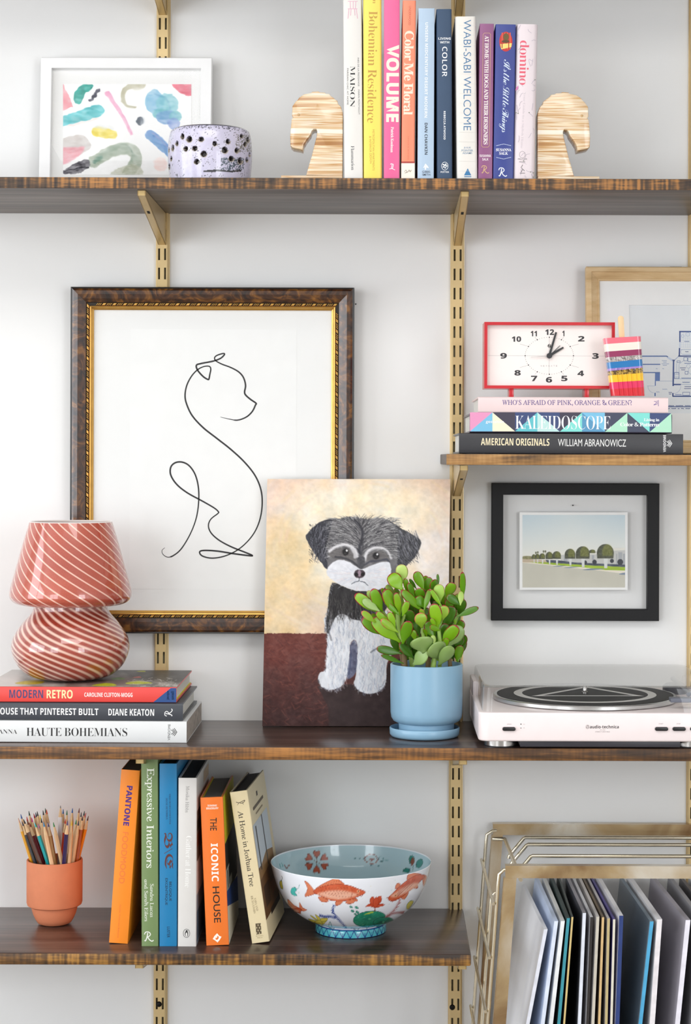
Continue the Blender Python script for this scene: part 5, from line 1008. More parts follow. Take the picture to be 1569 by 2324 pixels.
# ================================================================== PERFORATED CERAMIC BOWL
YC = -0.190; cc = W(477, 350, YC); kc = (DIST + YC) / F
cer = thing('ceramic_pot', 'lilac glazed pot pierced with dark holes on the top board', 'pot', (cc.x, YC, ZT + 0.0004))
zt_ = lambda py: EYE + (YH - py) * kc
def hole_list():
    H = [(315, 282, 30, 46), (425, 325, 46, 52), (618, 325, 44, 42), (840, 395, 36, 42), (1055, 362, 36, 42), (225, 392, 24, 42), (157, 465, 24, 52), (97, 500, 10, 44), (368, 480, 36, 42), (515, 472, 44, 42), (660, 562, 50, 52), (545, 688, 42, 44), (1003, 500, 50, 54), (1198, 505, 34, 46), (1108, 640, 42, 46), (1255, 672, 40, 56), (133, 640, 16, 44), (102, 768, 14, 52), (1360, 660, 22, 40), (1405, 575, 16, 36), (1330, 410, 26, 40), (1375, 335, 26, 46), (1275, 275, 26, 34)]
    return [(370 + x / 7.132, 270 + y / 7.132, a / 7.132 * .92, b / 7.132 * .92) for x, y, a, b in H]
prof = dense([(60, 441), (84, 441), (90, 436), (91.5, 424), (93, 405), (95, 378), (95, 345), (93, 320), (89.5, 304), (85, 299)], 6)
prof = [(r * kc, ZT + 0.0006 + (zt_(y) - zt_(441)) * (zt_(299) - ZT - 0.0006) / (zt_(299) - zt_(441))) for r, y in prof]
# finer rows so that the holes stay round
fine = []
for (r0, z0), (r1, z1_) in zip(prof[:-1], prof[1:]):
    st = max(1, int(math.hypot(r1 - r0, z1_ - z0) / 0.0009)); fine += [(r0 + (r1 - r0) * t / st, z0 + (z1_ - z0) * t / st) for t in range(st)]
fine.append(prof[-1]); nseg = 420; mb = MB(); mb.lathe(fine, cc.x, YC, nseg)
V = np.array(mb.v); fr_ = V[:, 1] < YC + 0.004; px, py = PX(V)
noise = vnoise(400, 1200, 26, 21, 5); noise2 = vnoise(400, 1200, 5, 22, 3); ang = (np.arctan2(V[:, 1] - YC, V[:, 0] - cc.x) + math.pi) / (2 * math.pi); hh = (V[:, 2] - ZT) / (prof[-1][1] - ZT)
ni = noise[np.clip((hh * 150).astype(int), 0, 399), np.clip((ang * 1199).astype(int), 0, 1199)]; nj = noise2[np.clip((hh * 380).astype(int), 0, 399), np.clip((ang * 1199).astype(int), 0, 1199)]
colr = np.array([206, 202, 224.]) + (ni - .5)[:, None] * np.array([26, 28, 20]) + (nj - .5)[:, None] * 14
spk = ((nj > .70) & (ni > .5)) | ((nj > .60) & (hh > .93)) | (hh > .985); colr[spk] = (66, 66, 78)
patch = fr_ & (np.abs(px - 528) < 26) & (np.abs(py - 372) < 14) & (nj > .48); colr[patch] = (70, 84, 98)
patch = fr_ & (px > 462) & (px < 548) & (np.abs(py - 388 - np.sin(px / 9)) < 1.3 + 2 * ni); colr[patch] = (46, 46, 52)
patch = fr_ & (px > 535) & (py < 345) & (py > 305) & (nj > .52); colr[patch] = (112, 110, 104)
patch = fr_ & (hh < .035); colr[patch] = (40, 38, 42)
R = V[:, :2] - np.array([cc.x, YC])
for hx, hy, a, b_ in hole_list():
    d = np.hypot((px - hx) / a, (py - hy) / b_); ins = fr_ & (d < 1.0); rim = fr_ & (d >= 1.0) & (d < 1.35)
    f_ = np.clip((1.0 - d[ins]) / .25, 0, 1); R[ins] *= (1 - 0.14 * f_)[:, None]; colr[ins] = np.array([60, 56, 54]) * (1 - f_[:, None] * .45) + np.array([36, 24, 18]) * f_[:, None] * .45
    colr[rim & (py > hy)] = (168, 158, 146)
V[:, :2] = R + np.array([cc.x, YC]); mb.v = V
mb.build('pierced_body', vmat('lilac_glaze', 0.28, 0.5, 0.5, 0.2, 220), cer, smooth=50, colors=s2l(np.clip(colr, 0, 255) / 255))
rt, zt1_ = fine[-1]; MB().lathe([(rt, zt1_), (rt - 0.003, zt1_ + 0.0012), (rt - 0.006, zt1_ - 0.002), (rt - 0.007, ZT + 0.02), (0.02, ZT + 0.008)], cc.x, YC, 64).build('inner_wall', mat('dark_inner_glaze', (70, 66, 78), rough=.35), cer, smooth=50)

# ================================================================== ONYX HORSE BOOKENDS
onyx = bpy.data.materials.new('banded_onyx'); onyx.use_nodes = True; nt = onyx.node_tree; N_ = nt.nodes.new; L_ = nt.links.new; b_ = nt.nodes['Principled BSDF']
tc = N_('ShaderNodeTexCoord'); mp = N_('ShaderNodeMapping'); mp.inputs['Scale'].default_value = (3, 3, 120); mp.inputs['Rotation'].default_value = (0, .06, 0); L_(tc.outputs['Object'], mp.inputs['Vector'])
n1 = N_('ShaderNodeTexNoise'); n1.inputs['Scale'].default_value = 1.0; n1.inputs['Detail'].default_value = 3; n1.inputs['Distortion'].default_value = .12; L_(mp.outputs['Vector'], n1.inputs['Vector'])
mp2 = N_('ShaderNodeMapping'); mp2.inputs['Scale'].default_value = (3, 3, 30); L_(tc.outputs['Object'], mp2.inputs['Vector']); n2 = N_('ShaderNodeTexNoise'); n2.inputs['Detail'].default_value = 3; n2.inputs['Scale'].default_value = 1; L_(mp2.outputs['Vector'], n2.inputs['Vector'])
ad = N_('ShaderNodeMath'); ad.operation = 'MULTIPLY_ADD'; L_(n2.outputs['Fac'], ad.inputs[0]); ad.inputs[1].default_value = .3; L_(n1.outputs['Fac'], ad.inputs[2])
rp = N_('ShaderNodeValToRGB'); el = rp.color_ramp.elements; el[0].position = .46; el[0].color = rgb(176, 126, 74); el[1].position = .84; el[1].color = rgb(244, 236, 220)
for ps_, cl_ in ((.53, (206, 164, 110)), (.57, (238, 222, 192)), (.62, (204, 158, 104)), (.66, (240, 228, 206)), (.71, (214, 176, 126)), (.76, (242, 232, 212))): q = el.new(ps_); q.color = rgb(cl_); L_(ad.outputs[0], rp.inputs['Fac']); L_(rp.outputs['Color'], b_.inputs['Base Color'])
b_.inputs['Roughness'].default_value = .28; b_.inputs['Subsurface Weight'].default_value = .35; b_.inputs['Subsurface Radius'].default_value = (.01, .007, .004); b_.inputs['Coat Weight'].default_value = .4
hz = [(966, 1500), (966, 985), (968, 955), (985, 905), (1008, 885), (1012, 862), (1042, 838), (1072, 815), (1082, 800), (1112, 797), (1122, 788), (1165, 786), (1176, 778), (1228, 782), (1240, 792), (1300, 805), (1338, 832), (1352, 852), (1366, 864), (1396, 906), (1400, 988), (1390, 1002), (1402, 1018), (1408, 1080), (1414, 1160), (1410, 1246), (1392, 1262), (1366, 1268), (1340, 1272), (1306, 1280), (1298, 1236), (1272, 1192), (1240, 1150), (1230, 1118), (1214, 1104), (1192, 1102), (1184, 1118), (1188, 1160), (1208, 1240), (1230, 1330), (1254, 1410), (1276, 1492)]
HO = [(960 + x / 3.7357, y / 3.7357) for x, y in hz]
def horse(label, mirror, dx):
    Yf = -0.262; th = 0.036
    pts = [W(x, y, Yf) for x, y in HO]
    bx = W(1217.5, 400, Yf).x; zb_ = ZT + 0.0063
    s_ = (pts[10].z - zb_) / (pts[10].z - min(p.z for p in pts))
    pts = [Vector((p.x - bx, p.y, pts[10].z - (pts[10].z - p.z) * s_)) for p in pts]
    sg = -1 if mirror else 1; x0 = W(dx, 400, Yf).x
    root = thing('horse_bookend', label, 'bookend', (x0, Yf + th / 2, ZT + 0.0004), 'onyx horse bookends')
    P3 = [Vector((x0 + sg * p.x, p.y, p.z)) for p in pts]
    if mirror: P3 = P3[::-1]
    MB().prism(P3, (0, th, 0), bev=0.0022, seg=2).build('horse_head', onyx, root, smooth=40)
    lo, hi = sorted((x0 + sg * 0.0008, x0 + sg * 0.128)); lo2, hi2 = sorted((x0 + sg * 0.0008, x0 + sg * 0.093))
    MB().box((lo2, Yf - 0.006, ZT + 0.0004), (hi2, Yf + th + 0.02, ZT + 0.0062), bev=0.0012).build('foot_slab', onyx, root, smooth=40)
    ca = [P3[i] for i in range(0)]
    ex_, ez_ = (x0 + sg * (W(960 + 1345 / 3.7357, 0, Yf).x - bx)), pts[10].z - 0.034
    e_ = MB(); e_.lathe([(0.0, -0.0012), (0.0016, -0.0008), (0.0022, 0.0)], 0, 0, 12); e_.v = [(ex_ + a, Yf + 0.0002 + c, ez_ + b) for a, b, c in e_.v]; e_.build('eye', mat('onyx_eye_groove', (196, 160, 112), rough=.4), root)
    return root
horse('banded onyx horse head bookend facing left, beside the white book', True, 779.0)
horse('banded onyx horse head bookend facing right, beside the pale pink book', False, 1219.5)

# ================================================================== RED CLOCK
YK = -0.205; red = mat('red_enamel', (200, 30, 42), rough=0.3, coat=.4)
def kz(x, y): return (980 + x / 2.664, 580 + y / 2.664)
k = plane_at(1248, 806, YK)
ua, va = k.uv(1099.5, 881.5); ub, vb = k.uv(1396.5, 731.5); legz = CLOCK_Z + 0.0004
clk = thing('desk_clock', 'rectangular red desk clock with a cream face', 'clock', (k.P((ua + ub) / 2, 0).x, YK + 0.02, legz))
mb = MB(); t_ = 0.0046; dpt = 0.052
for u0, v0, u1, v1 in ((ua, va, ub, va + t_), (ua, vb - t_, ub, vb), (ua, va + t_, ua + t_, vb - t_), (ub - t_, va + t_, ub, vb - t_)): mb.obox(k.P(u0, v0, -dpt), k.U * (u1 - u0), k.V * (v1 - v0), k.N * dpt)
mb.obox(k.P(ua + .001, va + .001, -dpt), k.U * (ub - ua - .002), k.V * (vb - va - .002), k.N * 0.002)
mb.build('case', red, clk, smooth=0)
dial = MB().obox(k.P(ua + t_, va + t_, -0.012), k.U * (ub - ua - 2 * t_), k.V * (vb - va - 2 * t_), k.N * 0.004).build('dial', mat('cream_dial', (246, 238, 234), rough=.5), clk, smooth=0)
for x0, x1 in ((1156.5, 1167), (1328.5, 1338.5)):
    a, b = k.uv(x0, 890), k.uv(x1, 890); MB().box((k.O.x + a[0], YK + 0.004, legz), (k.O.x + b[0], YK + 0.044, k.O.z + va + 0.001), bev=.0008).build('leg', red, clk)
kd = Pl(); kd.O = k.P(0, 0, -0.008); N0 = Vector((0, -1, 0)); dk = (44, 44, 48)
for s_, x, y, w, h_ in (('12', 714, 463, 54, 34), ('1', 797, 471, 13, 34), ('2', 905, 503, 40, 33), ('3', 991, 607, 40, 34), ('4', 902, 712, 40, 33), ('5', 803, 743, 38, 33), ('6', 710, 751, 38, 34), ('7', 620, 743, 38, 33), ('8', 520, 709, 39, 33), ('9', 435, 606, 40, 34), ('10', 513, 505, 57, 33), ('11', 618, 472, 38, 33)):
    a = kz(x - w / 2, y); b = kz(x + w / 2, y); lettering(dial, s_, 'black', a, b, h_ / 2.664, ink(dk), kd.O, N0, 'numeral')
it = []
for i in range(60):
    a = 2 * math.pi * i / 60; x, y = 712 + 146 * math.sin(a), 606 - 112 * math.cos(a); big = i % 5 == 0; it.append((circ(*kz(x, y), 1.5 if big else .65, n=8), dk))
    if big and i % 15: it += [(q, (150, 148, 148)) for q in strip([kz(712 + 156 * math.sin(a), 606 - 118 * math.cos(a)), kz(712 + (205 if i in (10, 20, 40, 50) else 175) * math.sin(a), 606 - (142 if i in (10, 20, 40, 50) else 132) * math.cos(a))], .5)]
it += [(q, (168, 166, 166)) for pl in (((342, 605), (1085, 608)), ((712, 490), (710, 720))) for q in strip([kz(*p) for p in pl], .5)]
it += [(q, dk) for q in strip([kz(*p) for p in ((700, 546), (712, 534), (725, 547), (712, 559), (700, 546))], .8)] + [(q, dk) for pl in (((707, 554), (707, 538)), ((707, 538), (718, 555)), ((718, 555), (718, 538))) for q in strip([kz(*p) for p in pl], 1.5)]
patches(dial, 'minute_marks', it, kd.O, N0, step=0.0)
for i, ch in enumerate('NEWGATE'): lettering(dial, ch, 'sans', kz(660 + i * 15.5, 667), kz(667 + i * 15.5, 667), 8 / 2.664, ink((150, 146, 146)), kd.O, N0, 'maker_lettering')
def hand(name, pts, w, c=(40, 40, 44)):
    mb = MB(); mb.prism([on_plane(*kz(*p), k.P(0, 0, w), N0) for p in pts], (0, 0.0007, 0)); mb.build(name, mat('clock_hand_%d' % c[0], c, rough=.4), clk, smooth=0, recalc=True)
hand('minute_hand', [(706, 602), (748, 462), (759, 465), (719, 606)], -0.0050); hand('hour_hand', [(708, 598), (795, 551), (800, 560), (717, 612)], -0.0058); hand('alarm_hand', [(716, 600), (776, 543), (778, 545), (719, 603)], -0.0065); hand('second_hand', [(712, 604), (600, 614), (600, 616), (712, 609)], -0.0042, (196, 192, 190))
hb = MB(); hb.lathe([(0, -0.004), (0.0042, -0.004), (0.0042, 0.003)], 0, 0, 24); c_ = on_plane(*kz(712, 606), k.P(0, 0, -0.006), N0); hb.v = [(c_.x + a, c_.y + d, c_.z + b) for a, b, d in hb.v]; hb.build('hub', mat('clock_hand_40', (40, 40, 44)), clk)
MB().obox(k.P(ua + t_, va + t_, -0.0022), k.U * (ub - ua - 2 * t_), k.V * (vb - va - 2 * t_), k.N * 0.0008).build('glass', pane_m, clk, smooth=0)

# ================================================================== RESIN POPSICLE
YP = -0.232
pop = thing('resin_popsicle', 'striped resin popsicle ornament standing stick-up on the pink book', 'ornament', (W(1423, 897, YP).x, YP, CLOCK_Z + 0.0004))
zf = CLOCK_Z + 0.0005
def pz(x, y): return W(x, y, YP)
bands = [(768.5, 764, (240, 112, 130)), (782, 776, (244, 234, 222)), (799, 793, (150, 44, 92)), (812, 806, (160, 152, 150)), (823.5, 816, (14, 118, 186)), (837.5, 831, (160, 128, 200)), (843, 835, (150, 116, 40)), (852.5, 847, (248, 196, 40)), (868.5, 864, (226, 46, 96)), (884, 879, (214, 36, 50)), (899, 899, None)]
def edge_l(y): return 1370 + (y - 768) * 18 / 131
def edge_r(y): return 1453.5 + (y - 763) * 9 / 136
dpo = 0.022; mb = MB(); cols = []; nx = 40; rows = []
for bi in range(len(bands) - 1):
    yl0, yr0, c = bands[bi]; yl1, yr1, _ = bands[bi + 1]
    for s_ in range(5):
        t = s_ / 4; rows.append((yl0 + (yl1 - yl0) * t, yr0 + (yr1 - yr0) * t, c))
def ridge(u, y):     # scooped grooves on the lower half
    if y < 836: return 0.0
    ph = ((u - .24) / .135) % 1.0
    f_ = min(1, (y - 836) / 5)
    return (0.0016 * f_ if ph < .5 and .2 < u < .97 else 0.0)
ring = []
for i in range(nx + 1): ring.append((i / nx, 0.0))
for j, (yl, yr, c) in enumerate(rows):
    for u, _ in ring:
        y = yl + (yr - yl) * u; x = edge_l(y) + (edge_r(y) - edge_l(y)) * u; p = pz(x, y); rd = 0.004 * (max(0, .09 - u) / .09) ** 2 + 0.004 * (max(0, u - .91) / .09) ** 2
        mb.v.append((p.x, YP - dpo / 2 + rd + ridge(u, y), max(p.z, zf))); 
        cc_ = np.array(c, float)
        if c == (160, 152, 150): cc_ = cc_ + RNG.normal(0, 34)
        if c == (150, 116, 40): cc_ = np.array([196, 160, 70]) if RNG.random() < .45 else np.array([84, 62, 20])
        cols.append(cc_)
m_ = nx + 1
for j in range(len(rows) - 1):
    for i in range(nx): mb.f.append((j * m_ + i, (j + 1) * m_ + i, (j + 1) * m_ + i + 1, j * m_ + i + 1))
nf = len(mb.v)
for j, (yl, yr, c) in enumerate(rows):      # back face and sides
    for u in (0.0, 1.0):
        y = yl + (yr - yl) * u; x = edge_l(y) if u == 0 else edge_r(y); p = pz(x, y); mb.v.append((p.x, YP + dpo / 2, max(p.z, zf))); cols.append(np.array(c, float))
for j in range(len(rows) - 1):
    a = nf + 2 * j; mb.f += [(a, a + 2, (j + 1) * m_, j * m_), (j * m_ + nx, (j + 1) * m_ + nx, a + 3, a + 1), (a + 1, a + 3, a + 2, a)]
mb.f.append(tuple([i for i in range(m_)] + [nf + 1, nf])); mb.f.append(tuple([nf + 2 * (len(rows) - 1), nf + 2 * (len(rows) - 1) + 1] + [(len(rows) - 1) * m_ + i for i in range(nx, -1, -1)]))
mb.mi = [0] * len(mb.f)
mb.build('striped_body', vmat('glossy_resin', 0.12, 0.5, 1.0), pop, smooth=40, colors=s2l(np.clip(np.array(cols), 0, 255) / 255))
st = []
for t in np.linspace(0, math.pi, 9): st.append((1410.5 + 6.6 * math.cos(t) - .8, 722.5 - 6.0 * math.sin(t)))
st = [(1418.5, 767)] + st + [(1406, 769)]
MB().prism([W(x, y, YP - 0.001) for x, y in st], (0, 0.0022, 0), bev=.0004).build('wooden_stick', mat('popsicle_stick_wood', (238, 206, 160), rough=.6, var=.06, vscale=60, stretch=(3, 3, .3)), pop, smooth=30, recalc=True)

# ================================================================== POTTED SUCCULENT
YQ = -0.172; kq = (DIST + YQ) / F; pc = W(968.5, 1560, YQ); px0 = W(964, 1660, YQ)
blue_gl = mat('powder_blue_glaze', (140, 180, 206), rough=0.3, spec=.5, var=.03, vscale=12, bump=.03, bscale=120)
sauc = thing('plant_saucer', 'powder blue saucer under the succulent pot', 'saucer', (px0.x, YQ, ZM + 0.0004))
zs = ZM + 0.0005
MB().lathe([(0.0, zs), (0.046, zs), (0.051, zs + 0.0008), (0.0538, zs + 0.004), (0.0542, zs + 0.0135), (0.0532, zs + 0.0148), (0.0518, zs + 0.0135), (0.0510, zs + 0.0075), (0.0, zs + 0.0068)], px0.x, YQ, 80).build('dish', blue_gl, sauc, smooth=50)
pot = thing('potted_succulent', 'powder blue pot holding a jade plant with red-edged paddle leaves', 'potted plant', (pc.x, YQ, zs + 0.0076))
z0 = zs + 0.0076; zr = EYE + (YH - 1505.5) * kq; pr = 0.0560
foot_x = px0.x
prof = [(0.0, z0), (0.0405, z0), (0.0425, z0 + 0.001), (0.0430, z0 + 0.0135), (0.0470, z0 + 0.0150), (0.0515, z0 + 0.0175), (0.0545, z0 + 0.0225), (0.0556, z0 + 0.030), (pr, z0 + 0.055), (pr, zr - 0.001), (pr - 0.0009, zr), (pr - 0.0028, zr), (pr - 0.0038, zr - 0.001), (pr - 0.0045, zr - 0.02)]
MB().lathe(prof, pc.x, YQ, 96).build('pot_body', blue_gl, pot, smooth=40)
sm_ = MB(); sm_.disc(pc.x, YQ, zr - 0.012, pr - 0.004, 48); sm_.build('soil', mat('potting_soil', (52, 40, 32), rough=.95, var=.4, vscale=300), pot, smooth=0)
def leaf_mesh(name, bend, cup):
    """paddle leaf: x across (-.5..+.5), y along (0..1), z up out of the face; edge amount kept as an attribute"""
    T_ = [0, .10, .22, .37, .53, .68, .81, .91, .97, 1.0]; Wd = [.20, .24, .48, .80, .97, 1.0, .90, .69, .42, .12]
    vs = []; ed = []; fs = []; cs = [(-.5, 0, 1), (-.40, .09, .55), (0, .13, 0), (.40, .09, .55), (.5, 0, 1), (.36, -.10, .3), (0, -.14, 0), (-.36, -.10, .3)]
    for t, w in zip(T_, Wd):
        for x, z, e in cs:
            vs.append((x * w, t, z * min(1, w * 1.1) * .75 + bend * t * t + cup * (x * w) ** 2 * 2)); ed.append(e * min(1, max(0, (t - .3) / .3)) if t < .96 else .95)
    n = len(cs)
    for i in range(len(T_) - 1):
        for j in range(n): fs.append((i * n + j, i * n + (j + 1) % n, (i + 1) * n + (j + 1) % n, (i + 1) * n + j))
    fs += [tuple(reversed(range(n))), tuple(range((len(T_) - 1) * n, len(T_) * n))]
    me = bpy.data.meshes.new(name); me.from_pydata(vs, [], fs); me.shade_smooth()
    a = me.color_attributes.new('Col', 'FLOAT_COLOR', 'POINT'); c = np.ones((len(vs), 4), np.float32); c[:, 0] = ed; c[:, 1] = [v[1] for v in vs]; c[:, 2] = 0; a.data.foreach_set('color', c.ravel())
    return me
def leaf_mat(name, base, lighter, tip, redness):
    m = bpy.data.materials.new(name); m.use_nodes = True; nt = m.node_tree; N = nt.nodes.new; L = nt.links.new; b = nt.nodes['Principled BSDF']
    a = N('ShaderNodeAttribute'); a.attribute_name = 'Col'; sp = N('ShaderNodeSeparateColor'); L(a.outputs['Color'], sp.inputs[0])
    tc = N('ShaderNodeTexCoord'); oi = N('ShaderNodeObjectInfo'); n = N('ShaderNodeTexNoise'); n.inputs['Scale'].default_value = 2.2; L(tc.outputs['Object'], n.inputs['Vector'])
    c1 = N('ShaderNodeMix'); c1.data_type = 'RGBA'; c1.inputs['A'].default_value = rgb(base); c1.inputs['B'].default_value = rgb(lighter); L(oi.outputs['Random'], c1.inputs['Factor'])  # each leaf takes a random tone between two greens
    r = N('ShaderNodeMapRange'); r.inputs['From Min'].default_value = .55; r.inputs['From Max'].default_value = .8; r.inputs['To Max'].default_value = redness; L(sp.outputs['Red'], r.inputs['Value'])
    c2 = N('ShaderNodeMix'); c2.data_type = 'RGBA'; c2.inputs['B'].default_value = rgb(tip); L(c1.outputs['Result'], c2.inputs['A']); L(r.outputs['Result'], c2.inputs['Factor'])
    L(c2.outputs['Result'], b.inputs['Base Color']); b.inputs['Roughness'].default_value = .32; b.inputs['Subsurface Weight'].default_value = .12; b.inputs['Subsurface Radius'].default_value = (.002, .004, .0006); b.inputs['Subsurface Scale'].default_value = 1.0
    return m
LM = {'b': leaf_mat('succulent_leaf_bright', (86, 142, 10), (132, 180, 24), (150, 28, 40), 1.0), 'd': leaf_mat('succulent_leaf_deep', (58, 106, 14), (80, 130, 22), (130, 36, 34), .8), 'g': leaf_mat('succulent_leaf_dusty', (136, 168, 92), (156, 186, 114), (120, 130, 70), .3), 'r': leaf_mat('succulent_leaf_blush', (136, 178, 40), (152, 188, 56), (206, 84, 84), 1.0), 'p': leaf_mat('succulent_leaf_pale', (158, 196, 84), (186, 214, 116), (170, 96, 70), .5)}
LMesh = {}
for kk_ in LM:
    for vi, (bd, cu) in enumerate(((.10, .1), (-.08, .25), (.22, 0.0))):
        me = leaf_mesh('leaf', bd, cu); me.materials.append(LM[kk_]); LMesh[kk_, vi] = me
LEAVES = [(625, 270, 612, 62, 128, 'p', 5), (612, 352, 478, 178, 150, 'b', 6), (690, 400, 650, 228, 58, 'b', 5), (770, 470, 690, 285, 74, 'b', 5), (785, 345, 708, 235, 38, 'd', 3), (868, 350, 785, 150, 104, 'b', 4), (880, 350, 905, 195, 74, 'b', 2), (888, 390, 948, 218, 92, 'b', 3), (1020, 400, 972, 238, 104, 'b', 4), (1050, 298, 1038, 176, 30, 'd', 2), (1066, 490, 1055, 302, 116, 'p', 6), (1148, 440, 1218, 274, 112, 'b', 5), (1340, 455, 1332, 155, 64, 'b', 5), (1310, 535, 1318, 380, 64, 'p', 7), (1302, 532, 1160, 434, 96, 'd', 7), (1288, 655, 1350, 472, 96, 'd', 4), (1280, 672, 1516, 572, 68, 'd', 6),
          (850, 490, 820, 340, 114, 'b', 5), (880, 565, 790, 448, 112, 'b', 6), (880, 600, 942, 362, 62, 'b', 7), (1080, 545, 960, 362, 54, 'b', 7), (850, 602, 612, 374, 96, 'b', 6), (325, 618, 68, 418, 116, 'b', 6), (340, 606, 158, 484, 92, 'g', 7), (342, 592, 215, 378, 78, 'p', 5), (375, 602, 272, 358, 116, 'b', 6), (545, 615, 402, 366, 134, 'b', 7), (532, 402, 420, 318, 72, 'p', 4), (425, 432, 380, 344, 48, 'r', 3), (602, 402, 514, 354, 54, 'r', 4), (575, 652, 440, 524, 58, 'b', 8), (590, 642, 545, 404, 78, 'b', 7), (625, 662, 682, 498, 74, 'b', 8), (640, 562, 560, 400, 62, 'r', 5), (292, 742, 144, 622, 74, 'r', 7), (335, 732, 250, 656, 74, 'b', 5), (405, 892, 154, 700, 128, 'b', 5), (575, 962, 274, 708, 148, 'b', 7), (562, 857, 368, 718, 82, 'r', 8), (502, 802, 318, 628, 78, 'b', 7), (532, 802, 464, 628, 74, 'b', 8), (628, 985, 700, 728, 122, 'b', 8), (735, 770, 695, 598, 116, 'd', 5),
          (850, 802, 830, 642, 132, 'r', 8), (882, 685, 838, 588, 54, 'r', 7), (1045, 802, 1000, 528, 134, 'b', 8), (1098, 712, 1125, 552, 104, 'r', 7), (1118, 795, 1222, 560, 128, 'd', 5), (1012, 795, 964, 700, 48, 'b', 8), (1055, 812, 1085, 690, 38, 'b', 8), (1068, 842, 943, 793, 62, 'b', 9), (1005, 935, 914, 742, 116, 'b', 6), (1082, 962, 1132, 768, 118, 'd', 6), (1088, 1002, 1274, 788, 132, 'b', 7), (1168, 1025, 1312, 796, 158, 'g', 5), (1250, 772, 1240, 650, 44, 'b', 5), (880, 1098, 832, 904, 236, 'g', 9), (1064, 1170, 988, 988, 216, 'g', 9), (758, 1244, 902, 1106, 146, 'g', 9), (1058, 1248, 1202, 1016, 138, 'g', 9), (604, 1112, 322, 1056, 88, 'd', 7), (622, 1228, 378, 1138, 54, 'd', 8), (752, 1164, 582, 1002, 104, 'd', 7), (700, 1105, 722, 898, 84, 'd', 4), (825, 905, 748, 636, 96, 'd', 5), (1110, 1055, 1157, 936, 64, 'b', 7), (1000, 1005, 980, 903, 54, 'p', 8), (572, 1095, 496, 926, 74, 'd', 5), (910, 915, 880, 818, 42, 'b', 7), (772, 955, 744, 838, 64, 'b', 6)]
rg = random.Random(12)
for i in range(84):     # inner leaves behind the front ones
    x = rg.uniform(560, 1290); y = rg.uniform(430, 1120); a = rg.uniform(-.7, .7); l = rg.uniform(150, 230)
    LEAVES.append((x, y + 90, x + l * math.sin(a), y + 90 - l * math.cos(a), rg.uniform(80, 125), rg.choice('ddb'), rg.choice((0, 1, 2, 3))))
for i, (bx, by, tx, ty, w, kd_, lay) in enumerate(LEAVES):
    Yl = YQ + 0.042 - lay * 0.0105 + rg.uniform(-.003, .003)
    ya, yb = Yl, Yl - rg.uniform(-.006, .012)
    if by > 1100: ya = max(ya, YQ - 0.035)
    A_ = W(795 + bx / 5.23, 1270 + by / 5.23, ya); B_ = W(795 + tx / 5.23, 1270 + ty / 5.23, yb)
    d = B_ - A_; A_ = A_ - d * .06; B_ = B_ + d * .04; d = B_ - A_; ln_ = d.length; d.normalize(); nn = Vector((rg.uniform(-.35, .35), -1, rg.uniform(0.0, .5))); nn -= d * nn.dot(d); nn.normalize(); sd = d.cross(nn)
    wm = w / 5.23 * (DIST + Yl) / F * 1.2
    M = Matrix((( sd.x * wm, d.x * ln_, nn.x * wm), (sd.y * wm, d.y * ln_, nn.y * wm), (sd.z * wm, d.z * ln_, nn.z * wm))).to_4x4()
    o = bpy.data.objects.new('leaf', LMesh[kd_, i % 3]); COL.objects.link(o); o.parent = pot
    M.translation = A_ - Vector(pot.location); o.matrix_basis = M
stem_g = mat('succulent_stem_green', (150, 184, 84), rough=.4, var=.08, vscale=60, sub=.15); stem_b = mat('succulent_stem_woody', (112, 92, 58), rough=.7, var=.2, vscale=90)
def stem(pts, r, m, lay):
    Yl = YQ + 0.042 - lay * 0.0105; P_ = [W(795 + x / 5.23, 1270 + y / 5.23, Yl) for x, y in pts]; q = [Vector(p) for p in cr([tuple(v) for v in P_], 4)]
    MB().tube(q, [r * (1 - .25 * i / len(q)) for i in range(len(q))][::-1], 10).build('stem', m, pot, smooth=60)
for pts, r, m, l in (([(565, 640), (572, 780), (595, 900), (625, 1010)], .0042, stem_g, 6.5), ([(625, 1000), (640, 1120), (650, 1290)], .0046, stem_b, 6), ([(620, 330), (600, 430), (602, 560), (570, 690)], .0028, stem_g, 5.5), ([(650, 650), (615, 760), (600, 830)], .0028, stem_g, 6), ([(858, 770), (860, 850), (866, 900), (900, 1010), (925, 1120)], .0030, stem_g, 6), ([(925, 1100), (930, 1290)], .0046, stem_b, 5), ([(1052, 830), (1062, 920), (1066, 1000), (1030, 1110)], .0036, stem_g, 7), ([(1030, 1090), (1000, 1170), (985, 1290)], .0044, stem_g, 7), ([(1318, 500), (1290, 610), (1240, 760), (1150, 960), (1090, 1120), (1060, 1290)], .0030, stem_g, 4), ([(595, 1080), (612, 1160), (630, 1290)], .0032, stem_b, 5), ([(360, 590), (420, 660), (520, 780), (580, 880)], .0026, stem_g, 5.5), ([(870, 590), (860, 680), (850, 780)], .0024, stem_g, 5), ([(1075, 530), (1060, 620), (1050, 800)], .0022, stem_g, 5), ([(1180, 1150), (1190, 1290)], .0036, stem_b, 4), ([(700, 1000), (720, 1140), (740, 1290)], .0038, stem_g, 4)):
    stem(pts, r, m, l)

